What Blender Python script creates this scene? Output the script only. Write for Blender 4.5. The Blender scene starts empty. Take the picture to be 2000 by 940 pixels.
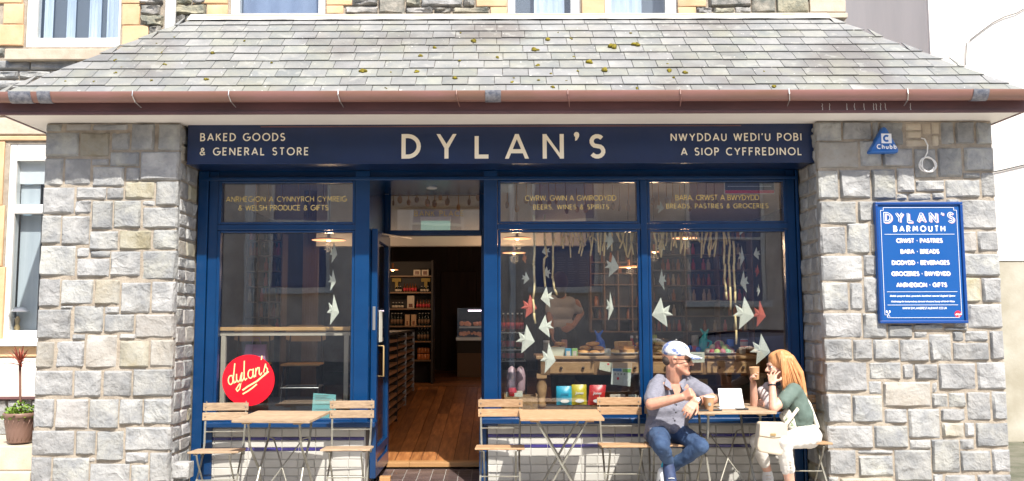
import bpy, bmesh, math, random
from mathutils import Vector, Matrix, Euler
random.seed(7)
R = math.radians
S = bpy.context.scene
COL = S.collection

# ---------------------------------------------------------------- camera
F, CX, CY = 1700.0, 975.0, 470.0
PITCH, ROLL, H = math.atan(155 / 1700), R(0.15), 1.46
cam_d = bpy.data.cameras.new('camera')
cam = bpy.data.objects.new('camera', cam_d)
COL.objects.link(cam)
cam.location = (0, 0, H)
CROT = Euler((R(90) + PITCH, 0, 0)).to_matrix() @ Matrix.Rotation(-ROLL, 3, 'Z')
cam.rotation_euler = CROT.to_euler()
cam_d.sensor_width = 36
cam_d.lens = F / 2000 * 36
cam_d.shift_x = (1000 - CX) / 2000
cam_d.clip_start = 0.05
cam_d.clip_end = 500
S.camera = cam
# ---------------------------------------------------------------- light
SUN_EL, SUN_AZ = R(51), R(20)
SDIR = Vector((math.sin(SUN_AZ) * math.cos(SUN_EL), -math.cos(SUN_AZ) * math.cos(SUN_EL), math.sin(SUN_EL)))
w = bpy.data.worlds.new('World')
S.world = w
w.use_nodes = True
nt = w.node_tree
bg = nt.nodes['Background']
sky = nt.nodes.new('ShaderNodeTexSky')
sky.sky_type = 'NISHITA'
sky.sun_disc = False
sky.sun_elevation = SUN_EL
sky.sun_rotation = R(160)
sky.air_density = 1.0
sky.dust_density = 2.0
nt.links.new(sky.outputs[0], bg.inputs[0])
bg.inputs[1].default_value = 0.15
sd = bpy.data.lights.new('sun', 'SUN')
sd.energy = 4.3
sd.angle = R(0.6)
sd.color = (1, 0.955, 0.88)
sun = bpy.data.objects.new('sun', sd)
COL.objects.link(sun)
sun.rotation_euler = SDIR.to_track_quat('Z', 'Y').to_euler()
sun.location = (3, -6, 12)
S.view_settings.view_transform = 'Standard'
S.view_settings.look = 'None'
S.view_settings.gamma = 1
S.view_settings.exposure = 0.9
S.cycles.max_bounces = 10
S.cycles.transparent_max_bounces = 16
S.cycles.diffuse_bounces = 4
S.cycles.glossy_bounces = 4
S.cycles.caustics_reflective = False
S.cycles.caustics_refractive = False
S.cycles.sample_clamp_indirect = 6
S.cycles.use_denoising = True


def at(px, py, Y):
    """a point on the plane y = Y that the photograph shows at px, py"""
    d = CROT @ Vector(((px - CX) / F, (CY - py) / F, -1))
    return Vector((0, 0, H)) + d * (Y / d.y)


def ax(px, Y, py=600):
    return at(px, py, Y).x


def az(py, Y, px=975):
    return at(px, py, Y).z


# ---------------------------------------------------------------- materials
MATS = {}


def M(name, col, rough=0.6, metal=0.0, var=0.0, col2=None, scale=8.0, bump=0.0, bscale=60.0, orand=0.0,
      emit=0.0, spec=0.5, coat=0.0, stretch=(1, 1, 1), hue=0.0, lo=0.35, hi=0.65, detail=5, trans=0.0, alpha=1.0, sub=0.0):
    if name in MATS:
        return MATS[name]
    m = bpy.data.materials.new(name)
    MATS[name] = m
    m.use_nodes = True
    n, l = m.node_tree.nodes, m.node_tree.links
    b = n['Principled BSDF']
    b.inputs['Roughness'].default_value = rough
    b.inputs['Metallic'].default_value = metal
    b.inputs['Specular IOR Level'].default_value = spec
    b.inputs['Coat Weight'].default_value = coat
    b.inputs['Transmission Weight'].default_value = trans
    b.inputs['Alpha'].default_value = alpha
    if sub:
        b.inputs['Subsurface Weight'].default_value = sub
        b.inputs['Subsurface Radius'].default_value = (0.012, 0.004, 0.002)
        b.inputs['Subsurface Scale'].default_value = 1.0
    c4 = (*col, 1)
    tc = n.new('ShaderNodeTexCoord')
    mp = n.new('ShaderNodeMapping')
    mp.inputs['Scale'].default_value = stretch
    oi = n.new('ShaderNodeObjectInfo')
    add = n.new('ShaderNodeVectorMath')
    add.operation = 'ADD'
    mul = n.new('ShaderNodeMath')
    mul.operation = 'MULTIPLY'
    mul.inputs[1].default_value = 37.0 if orand else 0.0
    l.new(oi.outputs['Random'], mul.inputs[0])
    l.new(tc.outputs['Object'], mp.inputs[0])
    l.new(mp.outputs[0], add.inputs[0])
    l.new(mul.outputs[0], add.inputs[1])
    last = None
    if var or col2:
        no = n.new('ShaderNodeTexNoise')
        no.inputs['Scale'].default_value = scale
        no.inputs['Detail'].default_value = detail
        no.inputs['Roughness'].default_value = 0.6
        l.new(add.outputs[0], no.inputs['Vector'])
        mr = n.new('ShaderNodeMapRange')
        mr.inputs[1].default_value = lo
        mr.inputs[2].default_value = hi
        l.new(no.outputs[0], mr.inputs[0])
        mx = n.new('ShaderNodeMix')
        mx.data_type = 'RGBA'
        l.new(mr.outputs[0], mx.inputs['Factor'])
        mx.inputs['A'].default_value = c4
        c2 = col2 if col2 else tuple(min(1, c * (1 + var)) for c in col)
        mx.inputs['B'].default_value = (*c2, 1)
        last = mx.outputs['Result']
    if orand or hue:
        hs = n.new('ShaderNodeHueSaturation')
        mr2 = n.new('ShaderNodeMapRange')
        mr2.inputs[3].default_value = 1 - orand
        mr2.inputs[4].default_value = 1 + orand
        l.new(oi.outputs['Random'], mr2.inputs[0])
        l.new(mr2.outputs[0], hs.inputs['Value'])
        if hue:
            fr = n.new('ShaderNodeMath')
            fr.operation = 'MULTIPLY'
            fr.inputs[1].default_value = 7.31
            fr2 = n.new('ShaderNodeMath')
            fr2.operation = 'FRACT'
            l.new(oi.outputs['Random'], fr.inputs[0])
            l.new(fr.outputs[0], fr2.inputs[0])
            mr3 = n.new('ShaderNodeMapRange')
            mr3.inputs[3].default_value = 0.5 - hue
            mr3.inputs[4].default_value = 0.5 + hue
            l.new(fr2.outputs[0], mr3.inputs[0])
            l.new(mr3.outputs[0], hs.inputs['Hue'])
            mr4 = n.new('ShaderNodeMapRange')
            mr4.inputs[3].default_value = 0.3
            mr4.inputs[4].default_value = 1.7
            l.new(fr2.outputs[0], mr4.inputs[0])
            l.new(mr4.outputs[0], hs.inputs['Saturation'])
        if last:
            l.new(last, hs.inputs['Color'])
        else:
            hs.inputs['Color'].default_value = c4
        last = hs.outputs[0]
    if last:
        l.new(last, b.inputs['Base Color'])
    else:
        b.inputs['Base Color'].default_value = c4
    if emit:
        b.inputs['Emission Color'].default_value = c4
        b.inputs['Emission Strength'].default_value = emit
    if bump:
        nb = n.new('ShaderNodeTexNoise')
        nb.inputs['Scale'].default_value = bscale
        nb.inputs['Detail'].default_value = 7
        nb.inputs['Roughness'].default_value = 0.65
        l.new(add.outputs[0], nb.inputs['Vector'])
        bp = n.new('ShaderNodeBump')
        bp.inputs['Strength'].default_value = 1.0
        bp.inputs['Distance'].default_value = bump
        l.new(nb.outputs[0], bp.inputs['Height'])
        l.new(bp.outputs[0], b.inputs['Normal'])
    return m


def glass(name, tint=(0.93, 0.95, 0.95), ior=1.65, wob=0.0):
    if name in MATS:
        return MATS[name]
    m = bpy.data.materials.new(name)
    MATS[name] = m
    m.use_nodes = True
    n, l = m.node_tree.nodes, m.node_tree.links
    n.clear()
    out = n.new('ShaderNodeOutputMaterial')
    mx = n.new('ShaderNodeMixShader')
    fr = n.new('ShaderNodeFresnel')
    ge = n.new('ShaderNodeNewGeometry')
    mrr = n.new('ShaderNodeMapRange')
    mrr.inputs[3].default_value = ior
    mrr.inputs[4].default_value = 1 / ior
    l.new(ge.outputs['Backfacing'], mrr.inputs[0])
    l.new(mrr.outputs[0], fr.inputs[0])
    tr = n.new('ShaderNodeBsdfTransparent')
    tr.inputs[0].default_value = (*tint, 1)
    gl = n.new('ShaderNodeBsdfGlossy')
    gl.inputs['Roughness'].default_value = 0.0
    if wob:
        tc = n.new('ShaderNodeTexCoord')
        no = n.new('ShaderNodeTexNoise')
        no.inputs['Scale'].default_value = 1.3
        bp = n.new('ShaderNodeBump')
        bp.inputs['Distance'].default_value = wob
        l.new(tc.outputs['Object'], no.inputs['Vector'])
        l.new(no.outputs[0], bp.inputs['Height'])
        l.new(bp.outputs[0], gl.inputs['Normal'])
    l.new(fr.outputs[0], mx.inputs[0])
    l.new(tr.outputs[0], mx.inputs[1])
    l.new(gl.outputs[0], mx.inputs[2])
    l.new(mx.outputs[0], out.inputs[0])
    return m


# ---------------------------------------------------------------- mesh helpers
def link(name, me, parent=None, mat=None):
    o = bpy.data.objects.new(name, me)
    COL.objects.link(o)
    if mat and me and not me.materials:
        me.materials.append(mat)
    if parent is not None:
        o.parent = parent
        if parent.type == 'EMPTY':
            o.matrix_parent_inverse = Matrix.Translation(-parent.location)
    return o


def tag(o, label=None, cat=None, group=None, kind=None):
    if label: o['label'] = label
    if cat: o['category'] = cat
    if group: o['group'] = group
    if kind: o['kind'] = kind
    return o


def thing(name, loc, label, cat, group=None):
    o = bpy.data.objects.new(name, None)
    COL.objects.link(o)
    o.location = loc
    o.empty_display_size = 0.1
    return tag(o, label, cat, group)


class MB:
    def __init__(s):
        s.v, s.f = [], []

    def add(s, vs, fs):
        k = len(s.v)
        s.v += [tuple(v) for v in vs]
        s.f += [tuple(i + k for i in f) for f in fs]
        return s

    def box(s, x0, x1, y0, y1, z0, z1, mat=None):
        vs = [Vector((x, y, z)) for x in (x0, x1) for y in (y0, y1) for z in (z0, z1)]
        if mat is not None:
            vs = [mat @ v for v in vs]
        return s.add(vs, [(0, 1, 3, 2), (4, 6, 7, 5), (0, 4, 5, 1), (2, 3, 7, 6), (0, 2, 6, 4), (1, 5, 7, 3)])

    def bar(s, p, q, wd, th, up=Vector((0, 0, 1))):
        p, q = Vector(p), Vector(q)
        d = (q - p).normalized()
        a = d.cross(up)
        if a.length < 1e-4: a = d.cross(Vector((0, 1, 0)))
        a.normalize()
        b = a.cross(d).normalized()
        a, b = a * wd / 2, b * th / 2
        vs = [p - a - b, p + a - b, p + a + b, p - a + b, q - a - b, q + a - b, q + a + b, q - a + b]
        return s.add(vs, [(3, 2, 1, 0), (4, 5, 6, 7), (0, 1, 5, 4), (1, 2, 6, 5), (2, 3, 7, 6), (3, 0, 4, 7)])

    def tube(s, pts, r, n=8):
        pts = [Vector(p) for p in pts]
        rs = r if isinstance(r, (list, tuple)) else [r] * len(pts)
        k = len(s.v)
        ref = None
        for i, p in enumerate(pts):
            d = (pts[min(i + 1, len(pts) - 1)] - pts[max(i - 1, 0)])
            if d.length < 1e-6: d = Vector((0, 0, 1))
            d.normalize()
            if ref is None:
                ref = d.orthogonal().normalized()
            ref = (ref - d * ref.dot(d))
            if ref.length < 1e-5: ref = d.orthogonal()
            ref.normalize()
            b = d.cross(ref)
            for j in range(n):
                t = 2 * math.pi * j / n
                s.v.append(tuple(p + (ref * math.cos(t) + b * math.sin(t)) * rs[i]))
        for i in range(len(pts) - 1):
            for j in range(n):
                a, c = k + i * n + j, k + i * n + (j + 1) % n
                s.f.append((a, c, c + n, a + n))
        s.f.append(tuple(k + j for j in range(n))[::-1])
        s.f.append(tuple(k + (len(pts) - 1) * n + j for j in range(n)))
        return s

    def lathe(s, prof, c=(0, 0, 0), n=20, rot=None, sx=1, sy=1):
        c = Vector(c)
        k = len(s.v)
        for (r, z) in prof:
            for j in range(n):
                t = 2 * math.pi * j / n
                v = Vector((r * math.cos(t) * sx, r * math.sin(t) * sy, z))
                if rot is not None: v = rot @ v
                s.v.append(tuple(c + v))
        for i in range(len(prof) - 1):
            for j in range(n):
                a, b = k + i * n + j, k + i * n + (j + 1) % n
                s.f.append((a, b, b + n, a + n))
        s.f.append(tuple(k + j for j in range(n))[::-1])
        s.f.append(tuple(k + (len(prof) - 1) * n + j for j in range(n)))
        return s

    def ell(s, c, r, rot=None, n=14, m=9):
        if not isinstance(r, (tuple, list)): r = (r, r, r)
        prof = [(max(1e-4, math.sin(math.pi * i / m)), -math.cos(math.pi * i / m)) for i in range(m + 1)]
        k = len(s.v)
        s.lathe(prof, n=n)
        c = Vector(c)
        for i in range(k, len(s.v)):
            v = Vector((s.v[i][0] * r[0], s.v[i][1] * r[1], s.v[i][2] * r[2]))
            if rot is not None: v = rot @ v
            s.v[i] = tuple(c + v)
        return s

    def cap(s, p, q, r0, r1=None, n=12):
        r1 = r0 if r1 is None else r1
        p, q = Vector(p), Vector(q)
        d = q - p
        L = d.length or 1e-4
        prof = []
        for i in range(5):
            t = math.pi / 2 * i / 4
            prof.append((max(1e-4, r0 * math.sin(t)), -r0 * math.cos(t)))
        for i in range(5):
            t = math.pi / 2 * i / 4
            prof.append((max(1e-4, r1 * math.cos(t)), L + r1 * math.sin(t)))
        return s.lathe(prof, p, n, d.to_track_quat('Z', 'Y').to_matrix())

    def prism(s, poly, O, U, V, depth):
        """poly in (u,v) on a plane through O; extruded along -(UxV) by depth (away from the viewer side)"""
        O, U, V = Vector(O), Vector(U), Vector(V)
        N = U.cross(V).normalized()
        a = [O + U * u + V * v for u, v in poly]
        b = [p - N * depth for p in a]
        n = len(poly)
        return s.add(a + b, [tuple(range(n)), tuple(range(2 * n - 1, n - 1, -1))] +
                     [(i, i + n, (i + 1) % n + n, (i + 1) % n) for i in range(n)])

    def mesh(s, name, mat=None, smooth=False):
        me = bpy.data.meshes.new(name)
        me.from_pydata(s.v, [], s.f)
        bm = bmesh.new()
        bm.from_mesh(me)
        bmesh.ops.recalc_face_normals(bm, faces=bm.faces)
        bm.to_mesh(me)
        bm.free()
        if smooth:
            me.polygons.foreach_set('use_smooth', [True] * len(me.polygons))
        if mat: me.materials.append(mat)
        return me

    def build(s, name, mat, parent=None, smooth=False, bev=0.0, auto=False):
        me = s.mesh(name, mat, smooth or auto)
        o = link(name, me, parent)
        if auto:
            try:
                me.set_sharp_from_angle(angle=R(40))
            except Exception:
                pass
        if bev:
            b = o.modifiers.new('bevel', 'BEVEL')
            b.width = bev
            b.segments = 2
            b.limit_method = 'ANGLE'
        return o


def blob(name, mb, mat, parent, voxel=0.006, it=6, fac=0.5):
    me = mb.mesh(name)
    o = bpy.data.objects.new(name, me)
    COL.objects.link(o)
    r = o.modifiers.new('r', 'REMESH')
    r.mode = 'VOXEL'
    r.voxel_size = voxel
    sm = o.modifiers.new('s', 'SMOOTH')
    sm.iterations = it
    sm.factor = fac
    dg = bpy.context.evaluated_depsgraph_get()
    me2 = bpy.data.meshes.new_from_object(o.evaluated_get(dg))
    bpy.data.objects.remove(o)
    bpy.data.meshes.remove(me)
    me2.name = name
    me2.materials.clear()
    me2.materials.append(mat)
    me2.polygons.foreach_set('use_smooth', [True] * len(me2.polygons))
    return link(name, me2, parent)


X1, Y1, Z1 = Vector((1, 0, 0)), Vector((0, 1, 0)), Vector((0, 0, 1))


def rough_block(me_name, w_, h_, d_, bulge, jit, nx=4, nz=4, edge=0.008):
    """a hewn stone: front at n=0 bulging out, local axes u (0..w) v (0..h) n outwards"""
    vs, fs = [], []
    ph = random.random() * 100
    sl = random.uniform(-.5, .5), random.uniform(-.5, .5)
    us = [0, edge * 1.6 / w_] + [i / (nx - 1) for i in range(1, nx - 1)] + [1 - edge * 1.6 / w_, 1]
    ws = [0, edge * 1.6 / h_] + [i / (nz - 1) for i in range(1, nz - 1)] + [1 - edge * 1.6 / h_, 1]
    nu, nv = len(us), len(ws)
    for j, b in enumerate(ws):
        for i, a in enumerate(us):
            border = i in (0, nu - 1) or j in (0, nv - 1)
            n_ = -edge if border else bulge * (0.55 + 0.45 * math.sin(ph + a * 5 + b * 3)) + random.uniform(-jit, jit) + \
                (sl[0] * (a - .5) + sl[1] * (b - .5)) * bulge
            ju = random.uniform(-jit, jit) * (0.4 if border else 1)
            jv = random.uniform(-jit, jit) * (0.4 if border else 1)
            vs.append(Vector((a * w_ + ju, b * h_ + jv, n_)))
    for j in range(nv - 1):
        for i in range(nu - 1):
            k = j * nu + i
            fs.append((k, k + 1, k + nu + 1, k + nu))
    ring = [i for i in range(nu)] + [nu * j + nu - 1 for j in range(1, nv)] + \
           [nu * (nv - 1) + i for i in range(nu - 2, -1, -1)] + [nu * j for j in range(nv - 2, 0, -1)]
    base = len(vs)
    for i in ring:
        v = vs[i]
        vs.append(Vector((v.x, v.y, -d_)))
    m = len(ring)
    for i in range(m):
        fs.append((ring[i], base + i, base + (i + 1) % m, ring[(i + 1) % m]))
    return vs, fs


def stone(parent, O, U, V, w_, h_, mat, d_=0.06, bulge=0.012, jit=0.004, name='stone', nx=4, nz=4, edge=0.008):
    U, V = Vector(U).normalized(), Vector(V).normalized()
    N = U.cross(V)
    vs, fs = rough_block(name, w_, h_, d_, bulge, jit, nx, nz, edge)
    mb = MB().add([U * v.x + V * v.y + N * v.z for v in vs], fs)
    me = mb.mesh(name, mat, True)
    try:
        me.set_sharp_from_angle(angle=R(32))
    except Exception:
        pass
    o = bpy.data.objects.new(name, me)
    COL.objects.link(o)
    o.parent = parent
    o.location = Vector(O) - (parent.location if parent.type == 'EMPTY' else Vector())
    return o


# ---------------------------------------------------------------- lettering (own stroke alphabet, cap height 1)
def arc(cx, cy, rx, ry, a0, a1, n=9):
    return [(cx + rx * math.cos(R(a0 + (a1 - a0) * i / n)), cy + ry * math.sin(R(a0 + (a1 - a0) * i / n))) for i in range(n + 1)]


GL = {
    'A': (.8, [[(0, 0), (.4, 1), (.8, 0)], [(.14, .3), (.66, .3)]]),
    'B': (.56, [[(0, 0), (0, 1)], [(0, 1), (.25, 1)] + arc(.25, .76, .24, .24, 80, -80) + [(0, .52)],
                [(.2, .52)] + arc(.28, .26, .28, .26, 80, -80) + [(0, 0)]]),
    'C': (.76, [arc(.48, .5, .48, .5, 52, 308, 16)]),
    'D': (.7, [[(0, 0), (0, 1)], [(0, 1), (.18, 1)] + arc(.2, .5, .5, .5, 85, -85, 12) + [(0, 0)]]),
    'E': (.5, [[(0, 0), (0, 1)], [(0, 1), (.5, 1)], [(0, .52), (.44, .52)], [(0, 0), (.5, 0)]]),
    'F': (.5, [[(0, 0), (0, 1)], [(0, 1), (.5, 1)], [(0, .52), (.44, .52)]]),
    'G': (.9, [arc(.48, .5, .48, .5, 52, 355, 16) + [(.52, .46)]]),
    'H': (.66, [[(0, 0), (0, 1)], [(.66, 0), (.66, 1)], [(0, .52), (.66, .52)]]),
    'I': (.02, [[(0.01, 0), (0.01, 1)]]),
    'J': (.4, [[(.4, 1), (.4, .25)] + arc(.18, .25, .22, .25, 0, -150)]),
    'K': (.6, [[(0, 0), (0, 1)], [(.56, 1), (.03, .48)], [(.2, .62), (.6, 0)]]),
    'L': (.48, [[(0, 1), (0, 0), (.48, 0)]]),
    'M': (.86, [[(0, 0), (.1, 1), (.43, .25), (.76, 1), (.86, 0)]]),
    'N': (.72, [[(0, 0), (0, 1), (.72, 0), (.72, 1)]]),
    'O': (.98, [arc(.49, .5, .49, .5, 90, 450, 20)]),
    'P': (.52, [[(0, 0), (0, 1)], [(0, 1), (.25, 1)] + arc(.25, .73, .27, .27, 80, -80) + [(0, .46)]]),
    'R': (.56, [[(0, 0), (0, 1)], [(0, 1), (.25, 1)] + arc(.25, .74, .26, .26, 80, -80) + [(0, .48)], [(.24, .48), (.56, 0)]]),
    'S': (.54, [arc(.27, .75, .25, .25, 35, 240, 9) + arc(.27, .26, .27, .26, 60, -150, 9)]),
    'T': (.6, [[(0, 1), (.6, 1)], [(.3, 1), (.3, 0)]]),
    'U': (.62, [[(0, 1), (0, .31)] + arc(.31, .31, .31, .31, 180, 360, 10) + [(.62, 1)]]),
    'V': (.72, [[(0, 1), (.36, 0), (.72, 1)]]),
    'W': (1.12, [[(0, 1), (.28, 0), (.56, 1), (.84, 0), (1.12, 1)]]),
    'Y': (.72, [[(0, 1), (.36, .45), (.72, 1)], [(.36, .5), (.36, 0)]]),
    'Z': (.6, [[(0, 1), (.6, 1), (0, 0), (.6, 0)]]),
    '&': (.66, [[(.66, .02), (.2, .62)] + arc(.32, .8, .17, .18, 200, -30, 8) + [(.16, .45)] + arc(.27, .25, .26, .25, 130, 330, 8) + [(.6, .45)]]),
    "'": (.1, [[(.08, 1.05), (.02, .78)]]),
    '.': (.06, [[(.03, 0), (.03, .1)]]),
    ',': (.06, [[(.05, .1), (0, -.12)]]),
    '*': (.14, [[(0, .5), (.14, .5)]]),
    ' ': (.3, []),
    'b': (.5, [[(0, 0), (0, 1)], arc(.25, .3, .25, .3, 90, 450, 12)]),
    'h': (.46, [[(0, 0), (0, 1)], [(0, .35)] + arc(.23, .38, .23, .24, 180, 0, 8) + [(.46, 0)]]),
    'u': (.46, [[(0, .62), (0, .25)] + arc(.23, .25, .23, .25, 180, 360, 8) + [(.46, .62)], [(.46, .62), (.46, 0)]]),
}


def ribbon(mb, pts, wt, O, U, V, sc, k, sx=1.0, shear=0.0):
    P = [Vector((x * sx, y)) for x, y in pts]
    n = len(P)
    for i in range(1, n - 1):
        e0, e1 = P[i] - P[i - 1], P[i + 1] - P[i]
        if e0.length > .2 and e1.length > .2 and e0.normalized().dot(e1.normalized()) < .35:
            ext = wt * .42 if e0.normalized().dot(e1.normalized()) > -.3 else wt * .12
            q0, q1 = P[i] + e0.normalized() * ext, P[i] - e1.normalized() * ext
            ribbon(mb, [tuple(v) for v in P[:i]] + [tuple(q0)], wt, O, U, V, sc, k, 1.0, shear)
            ribbon(mb, [tuple(q1)] + [tuple(v) for v in P[i + 1:]], wt, O, U, V, sc, k + .4, 1.0, shear)
            return
    closed = (P[0] - P[-1]).length < 1e-3 and n > 3
    L, Rr = [], []
    for i in range(n):
        if closed:
            a, c = P[(i - 1) % (n - 1)], P[(i + 1) % (n - 1)]
        else:
            a, c = P[max(i - 1, 0)], P[min(i + 1, n - 1)]
        d0 = (P[i] - a).normalized() if (P[i] - a).length > 1e-6 else (c - P[i]).normalized()
        d1 = (c - P[i]).normalized() if (c - P[i]).length > 1e-6 else d0
        t = d0 + d1
        if t.length < 1e-3: t = d0
        t.normalize()
        nn = Vector((-t.y, t.x))
        cs = max(0.42, nn.dot(Vector((-d0.y, d0.x))))
        off = nn * (wt / 2 / cs)
        L.append(P[i] + off)
        Rr.append(P[i] - off)
    N = Vector(U).cross(Vector(V)).normalized()
    b = len(mb.v)
    for p in L + Rr:
        mb.v.append(tuple(Vector(O) + Vector(U) * ((p.x + shear * p.y) * sc) + Vector(V) * (p.y * sc) + N * (k * 0.00025)))
    for i in range(n - 1):
        mb.f.append((b + i, b + n + i, b + n + i + 1, b + i + 1))


def text(s, O, h, U=X1, V=Z1, wt=0.14, width=None, track=0.22, sx=1.0, align='l', shear=0.0, each=None, word=None):
    """lettering on a plane, O = left baseline; fits `width` by tracking; each(letter, mb) receives single letters"""
    adv = [GL[c][0] * sx for c in s]
    if width and len(s) > 1:
        track = (width / h - sum(adv)) / (len(s) - 1)
        if track < 0.14:
            sx2 = (width / h - 0.16 * (len(s) - 1)) / sum(adv)
            sx *= sx2
            adv = [a * sx2 for a in adv]
            track = 0.16
    tot = sum(adv) + track * (len(s) - 1)
    x = 0 if align == 'l' else (-tot if align == 'r' else -tot / 2)
    allmb = MB()
    k = 0
    for c, a in zip(s, adv):
        if word and c == ' ' and allmb.v:
            word(allmb)
            allmb = MB()
        mb = MB() if each else allmb
        for st in GL[c][1]:
            if c in 'BDEFPR' and len(st) == 2 and st[0][0] == st[1][0]:
                st = [(st[0][0], -wt / 2), (st[1][0], 1 + wt / 2)]
            ribbon(mb, st, wt, Vector(O) + Vector(U) * (x * h), U, V, h, k % 6, sx, shear)
            k += 1
        if each and mb.v: each(c, mb)
        x += a + track
    if word and allmb.v: word(allmb)
    return allmb


def solid(mb, N, d=0.003):
    """give flat lettering a real thickness"""
    n = len(mb.v)
    N = Vector(N)
    f0 = list(mb.f)
    mb.v += [tuple(Vector(v) - N * d) for v in mb.v]
    from collections import Counter
    cnt = Counter()
    for f in f0:
        for i in range(len(f)):
            cnt[frozenset((f[i], f[(i + 1) % len(f)]))] += 1
    for f in f0:
        mb.f.append(tuple(i + n for i in reversed(f)))
        for i in range(len(f)):
            a, b = f[i], f[(i + 1) % len(f)]
            if cnt[frozenset((a, b))] == 1:
                mb.f.append((a, a + n, b + n, b))
    return mb


def script_word(s, O, size, U, V, name, mat, parent, shear=0.3, bold=0.0, align='CENTER'):
    cu = bpy.data.curves.new(name, 'FONT')
    cu.body = s
    cu.size = size
    cu.shear = shear
    cu.align_x = align
    cu.offset = bold
    cu.resolution_u = 3
    o = bpy.data.objects.new(name, cu)
    COL.objects.link(o)
    dg = bpy.context.evaluated_depsgraph_get()
    me = bpy.data.meshes.new_from_object(o.evaluated_get(dg))
    bpy.data.objects.remove(o)
    U, V = Vector(U), Vector(V)
    for v in me.vertices:
        v.co = Vector(O) + U * v.co.x + V * v.co.y
    me.materials.clear()
    me.materials.append(mat)
    return link(name, me, parent)
# ================================================================ materials in use
m_stone = M('grey_stone', (.245, .25, .252), .92, col2=(.395, .39, .37), scale=7, bump=.014, bscale=24, orand=.15, hue=.025, lo=.38, hi=.68)
m_stone_warm = M('warm_stone', (.30, .27, .22), .9, col2=(.36, .345, .31), scale=7, bump=.010, bscale=26, orand=.16, hue=.02)
m_mortar = M('mortar', (.40, .345, .275), .95, col2=(.29, .245, .195), scale=14, bump=.008, bscale=70)


def craggy(m, dist=.009, sc=6.0):
    """adds broken, faceted relief under the fine grain of a hewn stone"""
    n, l = m.node_tree.nodes, m.node_tree.links
    b = n['Principled BSDF']
    bp = [x for x in n if x.type == 'BUMP'][0]
    vec = bp.inputs['Height'].links[0].from_node.inputs['Vector'].links[0].from_socket
    vo = n.new('ShaderNodeTexNoise')
    vo.inputs['Scale'].default_value = sc
    vo.inputs['Detail'].default_value = 3
    vo.inputs['Distortion'].default_value = .35
    l.new(vec, vo.inputs['Vector'])
    rp = n.new('ShaderNodeMath')
    rp.operation = 'PINGPONG'
    rp.inputs[1].default_value = .17
    l.new(vo.outputs[0], rp.inputs[0])
    b2 = n.new('ShaderNodeBump')
    b2.inputs['Distance'].default_value = dist * 5
    l.new(rp.outputs[0], b2.inputs['Height'])
    l.new(bp.outputs[0], b2.inputs['Normal'])
    l.new(b2.outputs[0], b.inputs['Normal'])


craggy(m_stone)
craggy(m_stone_warm, .006)
m_sand = M('sandstone', (.55, .35, .19), .85, col2=(.60, .43, .26), scale=6, bump=.002, bscale=80, orand=.1)
m_sandp = M('pale_sandstone', (.52, .46, .36), .85, col2=(.45, .37, .28), scale=9, bump=.003, bscale=70, orand=.08)
m_dark = M('dark_rubble', (.13, .135, .12), .9, col2=(.36, .33, .28), scale=9, bump=.022, bscale=14, orand=.25, hue=.02)
m_render_w = M('white_render', (.80, .74, .68), .9, col2=(.74, .69, .63), scale=1.2, bump=.002, bscale=40)
m_white = M('white_paint', (.80, .79, .76), .45, col2=(.74, .72, .68), scale=3)
m_soffit = M('soffit_paint', (.84, .80, .74), .6, col2=(.78, .74, .68), scale=2)
m_blue = M('blue_gloss_paint', (.0012, .026, .092), .24, col2=(.004, .042, .130), scale=2.2, bump=.0009, bscale=11, detail=8, lo=.3, hi=.8)
m_navy = M('navy_sign_paint', (.004, .015, .055), .3, col2=(.006, .020, .075), scale=2.5, bump=.0008, bscale=6, coat=.2)
m_cream = M('cream_letter', (.90, .80, .61), .5)
m_gold = M('gold_leaf', (.80, .60, .22), .5)
m_maroon = M('maroon_board', (.17, .078, .078), .45, col2=(.11, .055, .055), scale=6, bump=.001, bscale=30, stretch=(.3, 1, 1))
m_gutter = M('brown_gutter', (.29, .145, .135), .32, col2=(.22, .12, .085), scale=5, stretch=(.25, 1, 1), bump=.0004, bscale=30)
m_tape = M('grey_tape', (.09, .10, .13), .4, col2=(.25, .25, .27), scale=30, bump=.002, bscale=40)
m_lead = M('pale_flashing', (.72, .70, .66), .6, col2=(.5, .48, .44), scale=9, bump=.002, bscale=30)
m_glass = glass('shop_glass', ior=2.2, wob=.0012)
m_glass2 = glass('house_glass', (.92, .95, .97), 1.7)
m_tile = M('white_glazed_tile', (.50, .485, .45), .16, col2=(.44, .43, .39), scale=4, orand=.06, coat=.3, bump=.0004, bscale=12)
m_tileb = M('violet_blue_tile', (.030, .022, .15), .2, orand=.35, coat=.3)
m_grout = M('grout', (.43, .415, .385), .9)
m_oak = M('floor_board_wood', (.42, .18, .062), .36, col2=(.22, .082, .028), scale=3, stretch=(9, .7, 9), orand=.34, bump=.0008, bscale=60)
m_oak2 = M('oak_nosing', (.45, .25, .10), .5, col2=(.36, .19, .08), scale=4, stretch=(1, 9, 9))
m_quarry = M('brown_floor_tile', (.075, .05, .048), .35, col2=(.11, .08, .075), scale=9, orand=.25)
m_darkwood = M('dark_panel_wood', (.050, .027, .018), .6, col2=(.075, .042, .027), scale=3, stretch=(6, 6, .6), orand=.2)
m_wallp = M('dark_interior_wall', (.10, .075, .06), .8, col2=(.07, .05, .04), scale=2)
m_cable = M('dark_cable', (.05, .05, .05), .6)
m_moss = M('yellow_moss', (.27, .22, .010), .95, col2=(.10, .075, .012), scale=60, bump=.012, bscale=120, orand=.2)
m_steel = M('brushed_steel', (.55, .54, .52), .35, metal=.9)
m_brass = M('worn_brass', (.50, .35, .16), .45, metal=.6)


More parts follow.
